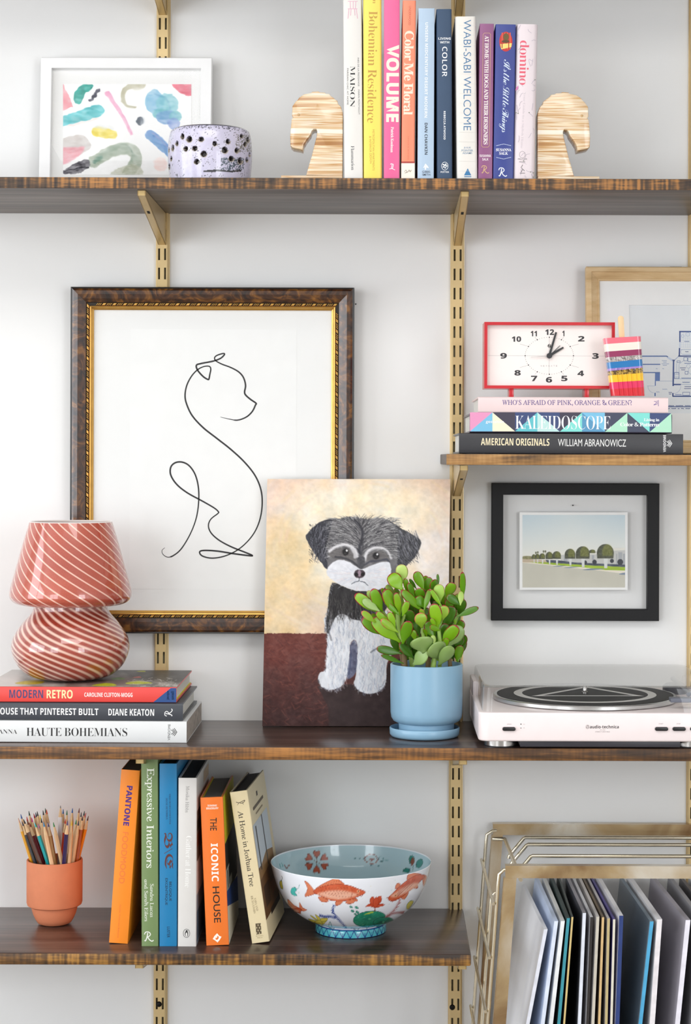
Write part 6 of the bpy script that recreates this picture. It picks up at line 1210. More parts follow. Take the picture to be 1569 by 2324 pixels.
# ================================================================== TURNTABLE
YF = -0.322; df = DIST + YF; kf = df / F
def fx(px): return (px - XC) * kf
def fz(py): return EYE + (YH - py + 1.5) * kf
x0, x1 = fx(1088.5), fx(1088.5) + 0.360; yb_ = -0.018; zb0, zb1 = fz(1683.5), fz(1618)
tt = thing('turntable', 'pale pink record player under a clear lid at the right of the shelf', 'turntable', ((x0 + x1) / 2, (YF + yb_) / 2, ZM + 0.0004))
pinkp = mat('pale_pink_plastic', (246, 234, 234), rough=.34, coat=.15)
def rrect(xa, ya, xb, yb, r, n=6):
    out = []
    for cx_, cy_, a0 in ((xb - r, ya + r, -90), (xb - r, yb - r, 0), (xa + r, yb - r, 90), (xa + r, ya + r, 180)):
        for i in range(n + 1): a = math.radians(a0 + 90 * i / n); out.append((cx_ + r * math.cos(a), cy_ + r * math.sin(a)))
    return out
MB().prism([(x, y, zb0) for x, y in rrect(x0, YF, x1, yb_, .016)], (0, 0, zb1 - zb0), bev=.003, seg=3).build('plinth', pinkp, tt, smooth=35)
blackp = mat('black_plastic', (24, 24, 26), rough=.4); greyp = mat('charcoal_plastic', (58, 58, 66), rough=.4)
MB().box((x0 + .062, YF + .012, ZM + .0055), (x1 - .062, yb_ - .02, zb0 + .001), bev=.001).build('underbody', greyp, tt)
steel = mat('brushed_steel', (200, 198, 196), rough=.22, metal=1.0, var=.05, vscale=50)
for fx_, fy_ in ((x0 + .037, YF + .066), (x1 - .037, YF + .066), (x0 + .037, yb_ - .05), (x1 - .037, yb_ - .05)):
    f_ = MB(); f_.lathe([(0.0, ZM + .0005), (.023, ZM + .0005), (.0252, ZM + .0012), (.0252, ZM + .0105), (.0245, ZM + .0112), (.0245, zb0 + .001)], fx_, fy_, 40); o = f_.build('foot', steel, tt, smooth=30)
    r_ = MB(); r_.lathe([(.0253, ZM + .0003), (.0258, ZM + .0003), (.0258, ZM + .0016), (.0253, ZM + .0016)], fx_, fy_, 40); r_.lathe([(.0246, ZM + .0114), (.0250, ZM + .0114), (.0250, ZM + .0134), (.0246, ZM + .0134)], fx_, fy_, 40); r_.build('rubber_ring', blackp, o, smooth=30)
    r_ = o.children[0]
PCX, PCY, PR = fx(1368) - .008, -0.1665, .1420; zp = zb1 + .001
pl = MB(); pl.lathe([(.02, zp), (PR - .002, zp), (PR, zp + .001), (PR, zp + .0055), (PR - .0015, zp + .007), (PR - .006, zp + .007)], PCX, PCY, 120); o = pl.build('platter', mat('cast_aluminium', (206, 206, 206), rough=.25, metal=.9), tt, smooth=35)
sm2 = MB(); sm2.disc(PCX, PCY, zp + .0076, PR - .006, 120); sm2.lathe([(PR - .006, zp + .0076), (PR - .006, zp + .0055)], PCX, PCY, 120); sm2.build('slipmat', mat('black_felt_mat', (17, 16, 17), rough=.55, spec=.25), o, smooth=30)
ar = MB(); zq = zp + .0079
def annul(r0, r1):
    n = 120; vs = []; 
    for i in range(n):
        a = 2 * math.pi * i / n; vs += [(PCX + r0 * math.cos(a), PCY + r0 * math.sin(a), zq), (PCX + r1 * math.cos(a), PCY + r1 * math.sin(a), zq)]
    ar.add(vs, [(2 * i, 2 * ((i + 1) % n), 2 * ((i + 1) % n) + 1, 2 * i + 1) for i in range(n)])
annul(.097, .110)
tri_o = [(-.086, -.034), (.088, -.030), (.012, .092)]; tri_o = [(PCX + a, PCY + b) for a, b in tri_o]; cxt = sum(p[0] for p in tri_o) / 3; cyt = sum(p[1] for p in tri_o) / 3
tri_i = [(cxt + (a - cxt) * .80, cyt + (b - cyt) * .80) for a, b in tri_o]
for i in range(3): a, b = tri_o[i], tri_o[(i + 1) % 3]; c, d = tri_i[(i + 1) % 3], tri_i[i]; ar.quad((*a, zq), (*b, zq), (*c, zq), (*d, zq))
ar.build('mat_emblem', mat('white_mat_print', (232, 230, 228), rough=.5), o, smooth=0)
spn = MB(); spn.lathe([(.0045, zq), (.0045, zq + .003), (.0034, zq + .004), (.0034, zq + .011), (.002, zq + .0135), (0, zq + .014)], PCX, PCY, 20); spn.build('spindle', steel, tt, smooth=40)
# tonearm on the right, mostly beyond the frame
ta = MB(); ta.lathe([(.0, zb1), (.019, zb1), (.019, zb1 + .012), (.014, zb1 + .016), (0, zb1 + .016)], x1 - .036, yb_ - .07, 32); ta.build('tonearm_base', greyp, tt, smooth=35)
MB().tube([(x1 - .036, yb_ - .05, zb1 + .021), (x1 - .036, YF + .09, zb1 + .019), (x1 - .040, YF + .072, zb1 + .0185)], .0036, 12).build('tonearm', mat('pewter_metal', (120, 122, 132), rough=.35, metal=.6), tt, smooth=40)
MB().box((fx(1535), YF + .042, zb1 + .010), (x1 - .030, YF + .062, zb1 + .0165), bev=.0012).build('headshell', mat('pewter_plastic', (104, 108, 122), rough=.4), tt)
MB().box((fx(1556), YF + .13, zb1 + .0002), (x1 - .03, YF + .17, zb1 + .003), bev=.0008).build('size_selector', greyp, tt)
# clear lid
lidm = glass_mat('clear_acrylic_lid', (254, 254, 253), 1.4)
za, zc = zb1 - .001, fz(1558.5); lm = MB(); out = rrect(x0 + .006, YF + .006, x1 - .006, yb_ + .002, .018, 7); n = len(out); t_ = .0022
def ringz(ins, z):
    cxm, cym = (x0 + x1) / 2, (YF + yb_) / 2
    return [(cxm + (x - cxm) * (1 - ins / (.5 * (x1 - x0))), cym + (y - cym) * (1 - ins / (.5 * (yb_ - YF))), z) for x, y in out]
R_ = [ringz(0, za), ringz(.0022, zc - .004), ringz(.0034, zc - .001), ringz(.006, zc)]; vs = [p for r in R_ for p in r]; fs = []
for j in range(len(R_) - 1):
    for i in range(n): fs.append((j * n + i, j * n + (i + 1) % n, (j + 1) * n + (i + 1) % n, (j + 1) * n + i))
lm.add(vs, fs)
lid = lm.build('lid', lidm, tt, smooth=40)
hazed_top = glass_mat('painted_haze_acrylic', (252, 252, 251), 1.9).copy(); hazed_top.name = 'painted_haze_acrylic_top'; nt = hazed_top.node_tree; om = nt.nodes['Material Output']; sh_ = om.inputs[0].links[0].from_socket
df_ = nt.nodes.new('ShaderNodeBsdfDiffuse'); df_.inputs['Color'].default_value = rgb(232, 231, 228); dn = nt.nodes.new('ShaderNodeTexNoise'); dn.inputs['Scale'].default_value = 30; dr = nt.nodes.new('ShaderNodeMapRange'); dr.inputs['To Min'].default_value = .03; dr.inputs['To Max'].default_value = .07; mx_ = nt.nodes.new('ShaderNodeMixShader')  # pale diffuse haze added to lift the brightness of the lid top
nt.links.new(dn.outputs['Fac'], dr.inputs['Value']); nt.links.new(dr.outputs['Result'], mx_.inputs[0]); nt.links.new(sh_, mx_.inputs[1]); nt.links.new(df_.outputs[0], mx_.inputs[2]); nt.links.new(mx_.outputs[0], om.inputs[0])
MB().add(R_[-1], [tuple(range(n))]).add([(x, y, z - t_) for x, y, z in R_[-1]], [tuple(range(n))]).build('lid_top', hazed_top, lid, smooth=0)
for hx in (x0 + .001, x1 - .014): MB().box((hx, yb_ - .10, zb1 - .004), (hx + .013, yb_ - .004, zb1 + .022), bev=.003).build('hinge_block', pinkp, tt)
# front controls and print
OF = Vector((0, YF, EYE)); 
def ty(x, y): return (1080 + x / 3.2086, 1480 + y / 3.2086)
for bx in (242.5, 1353, 1481, 1609):
    a = W(*ty(bx - 48, 558), YF); b = W(*ty(bx + 48, 558), YF); h_ = 14 / 3.2086 * kf
    r_ = MB(); r_.prism([(x, YF + .001, z) for x, z in rrect(a.x - .0014, a.z - h_ - .0012, b.x + .0014, a.z + h_ + .0012, h_, 6)], (0, -.0014, 0)); rim = r_.build('button_surround', pinkp, tt, smooth=40, recalc=True)
    b_ = MB(); b_.prism([(x, YF - .0003, z) for x, z in rrect(a.x, a.z - h_, b.x, a.z + h_, h_ * .98, 6)], (0, -.0032, 0), bev=.0007); b_.build('button', blackp, tt, smooth=40, recalc=True)
def tl(s_, st, xa, xb, y, h_, c, nm): lettering(tt, s_, st, ty(xa, y), ty(xb, y), h_ / 3.2086, ink(c), OF, NF, nm)
tl('audio-technica', 'bold', 832, 1043, 543.5, 24, (38, 36, 38), 'maker_lettering'); tl('AT-LP60', 'sans', 905, 944, 567, 6, (120, 112, 114), 'model_lettering'); tl('STEREO TURNTABLE', 'sans', 871, 978, 580, 7, (120, 112, 114), 'model_lettering')
tl('SPEED', 'sans', 229, 262, 525, 7, (170, 160, 162), 'control_lettering'); tl('START', 'sans', 1334, 1367, 522, 8, (140, 132, 134), 'control_lettering'); tl('STOP', 'sans', 1465, 1492, 522, 8, (140, 132, 134), 'control_lettering'); tl('33', 'sans', 347, 358, 525, 6, (150, 142, 144), 'control_lettering'); tl('45', 'sans', 346, 357, 552, 6, (150, 142, 144), 'control_lettering')
it = [([ty(326, 521), ty(334, 521), ty(334, 528), ty(326, 528)], (30, 30, 32)), ([ty(325, 551), ty(335, 551), ty(335, 555), ty(325, 555)], (30, 30, 32))] + [(q, (90, 84, 86)) for q in ribbon(np.array(circ(*ty(815, 544), 3.7, 4.4, 24) + circ(*ty(815, 544), 3.7, 4.4, 24)[:1]), .45)] + [(q, (90, 84, 86)) for q in strip([ty(806, 550), ty(817, 532), ty(821, 550), ty(806, 550)], .5)]
patches(tt, 'front_print', it, OF, NF)

# ================================================================== PENCIL CUP
YU = -0.108; ku = (DIST + YU) / F; uc = W(124, 2000, YU)
cup = thing('pencil_cup', 'stepped terracotta cup full of coloured pencils', 'cup', (uc.x, YU, ZL + 0.0004))
terra = mat('terracotta', (214, 130, 92), rough=.75, var=.06, vscale=40, bump=.08, bscale=350)
def uz(py): return EYE + (YH - py - 2.4) * ku
zc0 = ZL + .0005; zst = uz(2054); ztp = uz(1949.5)
prof = [(0, zc0), (.0215, zc0), (.0262, zc0 + .002), (.0300, zc0 + .008), (.0336, zc0 + .016), (.0358, zst - .0045), (.0362, zst + .0006), (.0402, zst + .0008), (.0425, zst + .0022), (.0436, zst + .006), (.0438, ztp - .0012), (.0432, ztp), (.0412, ztp), (.0406, ztp - .0012), (.0402, zst + .002), (.0385, zst - .0005), (.030, zst - .002), (0, zst - .002)]
MB().lathe(prof, uc.x, YU, 80).build('cup_body', terra, cup, smooth=40)
WOOD = (226, 190, 146)
PEN = [((185, 215), 345, 'bare', (46, 88, 160), 'blue', 'b'), ((165, 265), 385, (244, 172, 40), (226, 178, 150), 'peach', 'f'), ((222, 330), 445, (58, 62, 70), (50, 60, 90), 'navy', 'f'), ((250, 295), 530, (84, 44, 24), (30, 24, 26), 'black', 'f'), ((315, 240), 440, 'bare', (214, 70, 60), 'coral red', 'b'), ((340, 150), 480, 'bare', (24, 58, 44), 'bottle green', 'b'), ((303, 318), 480, (170, 120, 80), (110, 60, 44), 'brown', 'm'), ((345, 348), 595, (104, 22, 34), (140, 50, 40), 'brick', 'm'), ((405, 200), 560, 'bare', (184, 30, 60), 'crimson', 'b'), ((383, 250), 540, 'bare', (214, 50, 140), 'magenta', 'b'), ((460, 175), 600, (40, 44, 64), (40, 44, 80), 'ink blue', 'b'), ((500, 150), 600, (238, 232, 224), (26, 24, 26), 'black', 'b'), ((533, 195), 640, 'bare', (232, 206, 40), 'yellow', 'b'), ((550, 272), 655, 'bare', (20, 20, 22), 'black', 'm'), ((575, 142), 690, 'bare', (28, 26, 26), 'black', 'b'), ((612, 116), 705, 'bare', (30, 76, 60), 'dark green', 'b'), ((640, 128), 705, (240, 226, 214), (222, 84, 50), 'orange', 'b'), ((437, 352), 645, (20, 166, 172), (40, 190, 190), 'turquoise', 'f'), ((498, 366), 710, (140, 62, 84), (222, 120, 170), 'pink', 'm'), ((590, 340), 770, 'bare', (60, 150, 206), 'sky blue', 'f'), ((663, 345), 820, (196, 146, 92), (74, 60, 110), 'violet', 'm'), ((742, 362), 880, 'bare', (50, 140, 76), 'green', 'f'), ((885, 58), 838, (236, 234, 236), (120, 118, 120), 'grey', 'b'), ((915, 128), 872, (232, 214, 200), (44, 104, 180), 'bright blue', 'b'), ((963, 292), 925, (196, 58, 22), (206, 56, 40), 'scarlet', 'm'), ((1012, 314), 985, (44, 30, 84), (84, 74, 130), 'purple', 'f'), ((988, 142), 965, 'bare', (46, 120, 76), 'leaf green', 'b'), ((1080, 108), 1010, 'bare', (30, 96, 176), 'cobalt', 'b'), ((1068, 335), 1050, 'bare', (240, 206, 60), 'lemon', 'f'), ((1145, 305), 1085, 'bare', (46, 132, 84), 'emerald', 'm'), ((1190, 330), 1130, 'bare', (44, 52, 84), 'midnight blue', 'f'), ((1200, 114), 1100, 'bare', (110, 48, 48), 'maroon', 'b'), ((1228, 178), 1140, 'bare', (44, 42, 46), 'charcoal', 'b'), ((1275, 162), 1160, 'bare', (54, 72, 74), 'slate', 'b'), ((1296, 222), 1182, (172, 78, 28), (60, 40, 60), 'plum', 'm'), ((1340, 188), 1200, 'bare', (190, 90, 90), 'rose', 'b'), ((1372, 232), 1222, (240, 138, 30), (90, 50, 36), 'umber', 'f')]
bareM = mat('bare_pencil_cedar', (232, 192, 148), rough=.55, var=.08, vscale=80, stretch=(1, 1, .1)); coneM = mat('sharpened_cedar', (228, 194, 150), rough=.7, var=.08, vscale=120)
NAMES = {(244, 172, 40): 'yellow', (58, 62, 70): 'charcoal', (84, 44, 24): 'dark brown', (170, 120, 80): 'tan', (104, 22, 34): 'maroon', (40, 44, 64): 'navy', (238, 232, 224): 'white', (240, 226, 214): 'cream', (20, 166, 172): 'teal', (140, 62, 84): 'mauve', (196, 146, 92): 'ochre', (236, 234, 236): 'white', (232, 214, 200): 'pale pink', (196, 58, 22): 'red-orange', (44, 30, 84): 'dark purple', (172, 78, 28): 'rust brown', (240, 138, 30): 'orange'}
rp_ = 0.0034
def hexm(r, l): return [(r * math.cos(math.pi * i / 3), r * math.sin(math.pi * i / 3), l) for i in range(6)]
rgp = random.Random(4); LN = []
for (tx, ty_), rx, bar_, tipc, tipn, dep in PEN:
    d0 = {'f': -.030, 'm': -.004, 'b': .022}[dep] + rgp.uniform(-.006, .006)
    dm_ = math.sqrt(max(.0362 ** 2 - (W(20 + rx / 7.471, 1953, YU).x - uc.x) ** 2, 0)); d0 = min(max(d0, -dm_), dm_); Tp = W(20 + tx / 7.471, 1820 + ty_ / 7.471, YU + d0 * 1.15); Rm = W(20 + rx / 7.471, 1953, YU + d0 * .97)
    zbm = zst + .0012; dirv = Rm - Tp; t = (zbm - Tp.z) / dirv.z; LN.append([np.array(Tp), np.array(Tp + dirv * t)])
def near(p, q, r, s_):     # closest points of two segments
    d1, d2, w_ = q - p, s_ - r, p - r; a_, b_, c_, d_, e_ = d1 @ d1, d1 @ d2, d2 @ d2, d1 @ w_, d2 @ w_; den = a_ * c_ - b_ * b_
    u = np.clip((b_ * e_ - c_ * d_) / den, 0, 1) if den > 1e-12 else .5; v = np.clip((b_ * u + e_) / c_, 0, 1); u = np.clip((b_ * v - d_) / a_, 0, 1)
    return u, v
zrim_c = ztp
for it_ in range(260):     # let the pencils push each other apart, mostly in depth, staying inside the cup
    worst = 0
    for i in range(len(LN)):
        for j in range(i + 1, len(LN)):
            u, v = near(*LN[i], *LN[j]); P_, Q_ = LN[i][0] + (LN[i][1] - LN[i][0]) * u, LN[j][0] + (LN[j][1] - LN[j][0]) * v; g_ = P_ - Q_; dd = np.hypot(*g_[:2]); need = .0074
            if np.linalg.norm(g_) < need:
                worst = max(worst, need - np.linalg.norm(g_)); n_ = np.array([g_[0] * .5, g_[1] if abs(g_[1]) > 1e-4 else (1e-4 if i < j else -1e-4), 0]); n_ /= np.linalg.norm(n_); push = n_ * (need - np.linalg.norm(g_)) * .55
                for L_, t, sg in ((LN[i], u, 1), (LN[j], v, -1)): L_[0] = L_[0] + sg * push * (1 - t) * np.array([.25, 1, 0]); L_[1] = L_[1] + sg * push * (.35 + .65 * t)
    for L_ in LN:
        c_ = L_[1][:2] - np.array([uc.x, YU]); r_ = np.hypot(*c_)
        if r_ > .0345: L_[1][:2] = np.array([uc.x, YU]) + c_ * .0345 / r_
        t = (L_[0][2] - zrim_c) / (L_[0][2] - L_[1][2]); m_ = L_[0] + (L_[1] - L_[0]) * t; c_ = m_[:2] - np.array([uc.x, YU]); r_ = np.hypot(*c_)
        if r_ > .0366: sh_ = c_ * (.0366 / r_ - 1); L_[0][:2] += sh_ * np.array([.15, 1.2]); L_[1][:2] += sh_ * 1.2
    if worst < 1e-4: break
for ((tx, ty_), rx, bar, tipc, tipn, dep), (Tn, Bn) in zip(PEN, LN):
    Tp, Bt = Vector(Tn), Vector(Bn); ax = Tp - Bt; L = ax.length; q = Vector((0, 0, 1)).rotation_difference(ax)
    bn = 'bare wood' if bar == 'bare' else NAMES[bar]
    root = thing('pencil', ('tall ' if (tx, ty_) == (575, 142) else '') + '%s pencil with %s tip in the terracotta cup' % (bn, tipn) if bn != tipn else '%s pencil in the terracotta cup' % bn, 'pencil', Bt, 'pencils in the terracotta cup')
    root.rotation_mode = 'QUATERNION'; root.rotation_quaternion = q @ Quaternion((0, 0, 1), rgp.uniform(0, 1))
    Lc = 0.0215; Lt = 0.0072
    if (tx, ty_) == (885, 58): Lc, Lt = .018, .004
    def lp(name, vs, fs, m, sm=0):
        me = bpy.data.meshes.new(name); me.from_pydata(vs, [], fs); me.materials.append(m)
        if sm: me.shade_smooth(); me.set_sharp_from_angle(angle=math.radians(sm))
        o = bpy.data.objects.new(name, me); COL.objects.link(o); o.parent = root; return o
    side = [(i, (i + 1) % 6, 6 + (i + 1) % 6, 6 + i) for i in range(6)]
    bm_ = bareM if bar == 'bare' else mat('pencil_lacquer_%d_%d_%d' % bar, bar, rough=.25, coat=.5)
    lp('barrel', hexm(rp_, 0) + hexm(rp_, L - Lc), side + [tuple(range(5, -1, -1)), tuple(range(6, 12))], bm_)
    rt_ = rp_ * Lt / Lc * 1.25
    lp('sharpened_end', hexm(rp_ * .97, L - Lc - .0002) + hexm(rt_, L - Lt), side, coneM, 40)
    lp('lead', hexm(rt_ * 1.02, L - Lt) + hexm(.0004, L), side + [tuple(range(6, 12))], mat('lead_%d_%d_%d' % tipc, tipc, rough=.5), 60)

# ================================================================== FISH BOWL
YW = -0.143; wc_ = W(797, 2000, YW); kw = (DIST + YW) / F
bowl = thing('porcelain_bowl', 'white porcelain bowl painted with orange fish and lotus leaves', 'bowl', (wc_.x, YW, ZL + .0004))
zb = ZL + .0005; zrim = EYE - .630
h0 = zrim - zb
op_ = [(.0540, 0), (.0556, .0008), (.0552, .0095), (.0530, .0128), (.0560, .0150), (.0680, .0195), (.0820, .0275), (.0950, .0385), (.1060, .0520), (.1145, .0675), (.1205, .0840), (.1243, .0990), (.1256, h0)]
op_ = dense([(r, zb + z) for r, z in op_], 10); ip_ = [(.1244, zrim - .0004), (.1222, zrim - .012), (.1170, zrim - .028), (.1085, zrim - .044), (.096, zrim - .060), (.078, zrim - .074), (.05, zrim - .083), (.0, zrim - .086)]
ip_ = dense([(.1256, zrim), (.1251, zrim + .0007)] + ip_, 7)
RB = Raster(600, 1900, 996, 2145, 2.2, (238, 242, 250))
def zw(*p): return [(590 + x / 3.138, 1880 + y / 3.138) for x, y in p]
OR = (206, 84, 44); OD = (140, 44, 28); GN = (44, 150, 120); TQ = (50, 160, 176); NV = (36, 60, 130); YL = (224, 206, 84)
def fish(body, fins, eye, scale_c, ang):
    for f_ in fins: RB.fill(zw(*f_), (218, 120, 80), .6, .95, 3, edge=(.7, OD))
    RB.fill(zw(*body), (206, 92, 56), .7, 1, 4, var=16, cell=8, edge=(.9, OD))
    c_ = np.mean(np.array(body, float), 0); bl_ = [(c_[0] + (x - c_[0]) * .8 - 8, c_[1] + (y - c_[1]) * .55 + 16) for x, y in body]; RB.fill(zw(*bl_), (244, 206, 184), 7, .75, 4)
fish([(385, 440), (430, 420), (500, 402), (570, 398), (640, 408), (700, 430), (750, 450), (735, 470), (690, 490), (640, 510), (560, 520), (480, 505), (420, 475), (390, 462)], [[(385, 440), (350, 395), (318, 374), (340, 430), (320, 482), (360, 478), (395, 462)], [(400, 432), (450, 395), (540, 356), (570, 370), (605, 406), (520, 402)], [(415, 486), (440, 522), (490, 520), (460, 495)], [(545, 518), (540, 550), (575, 540), (590, 515)], [(640, 500), (612, 532), (660, 535), (690, 500)], [(660, 500), (690, 522), (694, 505)]], (700, 448), None, 0)
fish([(1160, 330), (1110, 335), (1050, 370), (1000, 410), (950, 460), (915, 495), (925, 515), (960, 515), (1010, 490), (1060, 450), (1110, 410), (1150, 370), (1175, 345)], [[(1050, 370), (1065, 322), (1150, 325), (1110, 345)], [(1160, 330), (1188, 340), (1180, 380), (1165, 410), (1160, 365)], [(1005, 490), (1030, 505), (1060, 455)], [(1095, 425), (1125, 425), (1120, 400)], [(965, 430), (975, 395), (1000, 395), (990, 420)]], None, None, 0)
fish([(200, 505), (240, 545), (285, 570), (300, 585), (270, 600), (235, 590), (205, 545)], [[(285, 570), (283, 528), (305, 565), (335, 580), (305, 590)], [(255, 590), (290, 608), (285, 590)]], None, None, 0)
for x, y, w_, t0 in ((560, 455, 150, 0), (1040, 420, 90, -.75)):     # scale dots
    for i in range(13):
        for j in range(6):
            u = (i + (j % 2) * .5) / 13 * 2 - 1; v = (j - 2.5) / 2.5
            if abs(v) > 1 - .8 * u * u: continue
            a_, b_ = u * w_ * .95, v * w_ * .30; xx, yy = x + a_ * math.cos(t0) - b_ * math.sin(t0), y + a_ * math.sin(t0) + b_ * math.cos(t0)
            if t0 == 0 and xx > 645: continue
            RB.stroke(zw((xx - 5, yy - 6), (xx + 2, yy), (xx - 5, yy + 6)), .55, (122, 34, 24), .75, .6, 3)
            if v > .2: RB.ell(590 + xx / 3.138, 1880 + yy / 3.138, 1.3, 1.3, (246, 214, 196), 1.2, .6)
for x, y in ((702, 448), (968, 480)): RB.ell(590 + x / 3.138, 1880 + y / 3.138, 3.6, 3.6, (236, 170, 130), .8); RB.ell(590 + x / 3.138, 1880 + y / 3.138, 1.4, 1.4, (40, 20, 20), .7)
for pl in (((645, 420), (660, 450), (650, 490)), ((685, 470), (720, 478)), ((735, 470), (722, 490)), ((915, 495), (897, 492)), ((930, 515), (950, 525))): RB.stroke(zw(*pl), .8, OD, .9)
for i in range(9): RB.stroke(zw((420 + i * 20, 420 - i * 3), (440 + i * 18, 400 - i * 5)), .5, OD, .6, smooth=0)
def lotus(cx_, cy_, rx, ry):
    RB.fill(zw(*circ(cx_, cy_, rx, ry, 22, -.12)), (40, 150, 118), .8, 1, 0, var=16, cell=6, edge=(.9, (20, 70, 70)))
    for i in range(26): a = 2 * math.pi * i / 26; RB.stroke(zw((cx_ + rx * .14 * math.cos(a), cy_ + ry * .16 * math.sin(a)), (cx_ + rx * .94 * math.cos(a), cy_ + ry * .94 * math.sin(a))), .55, (18, 88, 80), .7, .6, 0)
    RB.ell(590 + cx_ / 3.138, 1880 + cy_ / 3.138, 2.8, 2.2, (90, 180, 140), .7)
lotus(782, 645, 118, 56); lotus(880, 668, 74, 36); RB.fill(zw((740, 615), (790, 595), (815, 598), (770, 612)), (190, 210, 80), .7, .95, 3)
for pet in ([(820, 565), (780, 555), (752, 560), (775, 540), (800, 540)], [(820, 565), (850, 560), (890, 545), (870, 538), (840, 545)], [(820, 560), (785, 530), (790, 495), (812, 490), (825, 530)], [(820, 560), (862, 525), (865, 485), (840, 490), (828, 530)], [(820, 565), (808, 525), (830, 488), (850, 525)]): RB.fill(zw(*pet), (204, 80, 48), .7, 1, 3, var=14, cell=4, edge=(.6, OD))
RB.stroke(zw((820, 565), (820, 590)), 2, (150, 60, 40), 1, smooth=0)
for pet in ([(425, 665), (370, 650), (345, 645), (380, 675)], [(425, 665), (375, 625), (360, 622), (395, 650)], [(425, 668), (395, 615), (430, 640)], [(425, 668), (440, 640), (482, 640), (470, 665)], [(430, 670), (470, 660), (482, 650), (450, 685)], [(390, 665), (420, 690), (450, 690), (430, 655)]): RB.fill(zw(*pet), YL, .7, 1, 3, edge=(.6, (110, 110, 40)))
def fern(pts, c):
    P_ = cr(pts, 6); RB.stroke(zw(*P_), .7, c, .9, .6, 0)
    for i in range(1, len(P_) - 1):
        t_ = P_[i + 1] - P_[i - 1]; t_ /= np.hypot(*t_); n_ = np.array([-t_[1], t_[0]])
        for sg in (-1, 1): RB.stroke(zw(P_[i], P_[i] + (t_ * 9 + n_ * sg * 12)), 1.5, c, .9, .6, 0, w2=.5)
fern([(620, 715), (580, 670), (545, 630), (518, 590), (530, 548)], (40, 62, 140)); fern([(545, 640), (500, 628), (460, 630), (425, 620)], (40, 62, 140)); fern([(890, 635), (940, 600), (980, 550), (1002, 505)], (170, 96, 96)); fern([(900, 632), (950, 605), (1000, 600), (1025, 600)], (170, 96, 96))
for lf in ((650, 560, 12, 7), (690, 565, 14, 8), (660, 588, 13, 8), (695, 598, 14, 8), (680, 612, 10, 6)): RB.fill(zw(*circ(*lf, 12, .5)), (60, 150, 130), .6, 1, 0, edge=(.5, (20, 70, 60)))
for bf_, c in ((((225, 430), (250, 420), (262, 440), (250, 455), (265, 480), (240, 478), (222, 460)), (70, 190, 180)), (((140, 385), (155, 370), (160, 400), (165, 430), (150, 425)), (200, 180, 60)), (((1050, 540), (1075, 515), (1095, 520), (1080, 550), (1060, 575), (1045, 570)), (214, 200, 80))): RB.fill(zw(*bf_), c, .6, .95, 4, edge=(.6, (30, 90, 90)))
RB.stroke(zw((255, 435), (275, 425), (282, 400)), .8, (40, 120, 120), 1); RB.stroke(zw((150, 380), (160, 355), (155, 340)), .8, (60, 60, 40), 1)
for pl in (((480, 700), (520, 715), (540, 705)), ((490, 695), (500, 665), (512, 700)), ((650, 710), (690, 725), (715, 708)), ((760, 715), (800, 690), (830, 680)), ((520, 720), (600, 730))): RB.stroke(zw(*pl), 1.2, (60, 130, 120), .9)
for i in range(40): x, y = RNG.uniform(150, 1150), RNG.uniform(370, 690); RB.ell(590 + x / 3.138, 1880 + y / 3.138, .8, .8, (150, 196, 190) if i % 2 else (222, 206, 150), .8, .6)
mb = MB(); nsg = 640; fineo = []
for (r0, z0_), (r1, z1_) in zip(op_[:-1], op_[1:]):
    st = max(1, int(math.hypot(r1 - r0, z1_ - z0_) / .0011)); fineo += [(r0 + (r1 - r0) * t / st, z0_ + (z1_ - z0_) * t / st) for t in range(st)]
fineo.append(op_[-1]); mb.lathe(fineo, wc_.x, YW, nsg); V = np.array(mb.v); px, py = PX(V)
colr = np.tile(s2l(np.array([238, 242, 250]) / 255.), (len(V), 1))
dirc = np.stack([wc_.x - V[:, 0], YW - V[:, 1]], 1); front = (V[:, 1] - YW) < -0.02 * np.abs(V[:, 0] - wc_.x) / .125
colr[front] = RB.sample(px[front], py[front])
# foot ring: turquoise with a row of drawn diamonds, laid out around the ring itself
hz_ = V[:, 2] - zb; ang = np.arctan2(V[:, 1] - YW, V[:, 0] - wc_.x); foot = hz_ < .0128
u = (ang / (2 * math.pi) * 30) % 1.0; v = np.clip(hz_ / .0118, 0, 1); dd = np.abs(np.abs(u - .5) * 2 - v); cf = np.tile(s2l(np.array([84, 186, 200]) / 255.), (len(V), 1)); ln_ = (dd < .13) | (v > .93) | (v < .05) | ((np.abs(u - .5) < .04) & (v < .6)); cf[ln_] = s2l(np.array([30, 76, 140]) / 255.); colr[foot] = cf[foot]
mb.build('painted_outside', vmat('glazed_porcelain', .12, .5, .6), bowl, smooth=60, colors=colr)
RI = Raster(600, 1900, 996, 2010, 2.2, (186, 214, 222))
for i in range(6):
    a = 2 * math.pi * i / 6 + .52; cx_, cy_ = 405 + 62 * math.cos(a) * 1.0, 238 + 56 * math.sin(a); d_ = np.array([math.cos(a), math.sin(a)]); n_ = np.array([-d_[1], d_[0]]); c0 = np.array([cx_, cy_])
    RI.fill(zw(c0 - d_ * 26, c0 + n_ * 24 + d_ * 4, c0 + n_ * 18 + d_ * 24, c0 + d_ * 16, c0 - n_ * 18 + d_ * 24, c0 - n_ * 24 + d_ * 4), (186, 92, 70), .7, 1, 4, edge=(.8, (90, 40, 30))); RI.stroke(zw((405, 238), c0 - d_ * 20), .8, (90, 60, 50), 1, smooth=0)
for pl in (((760, 240), (745, 215), (765, 195), (795, 182), (825, 195), (838, 220), (825, 245), (795, 250), (760, 240)), ((780, 225), (790, 215), (800, 230), (785, 236)), ((815, 225), (805, 215), (795, 228))): RI.stroke(zw(*pl), 2.0, (128, 60, 52), 1, .8)
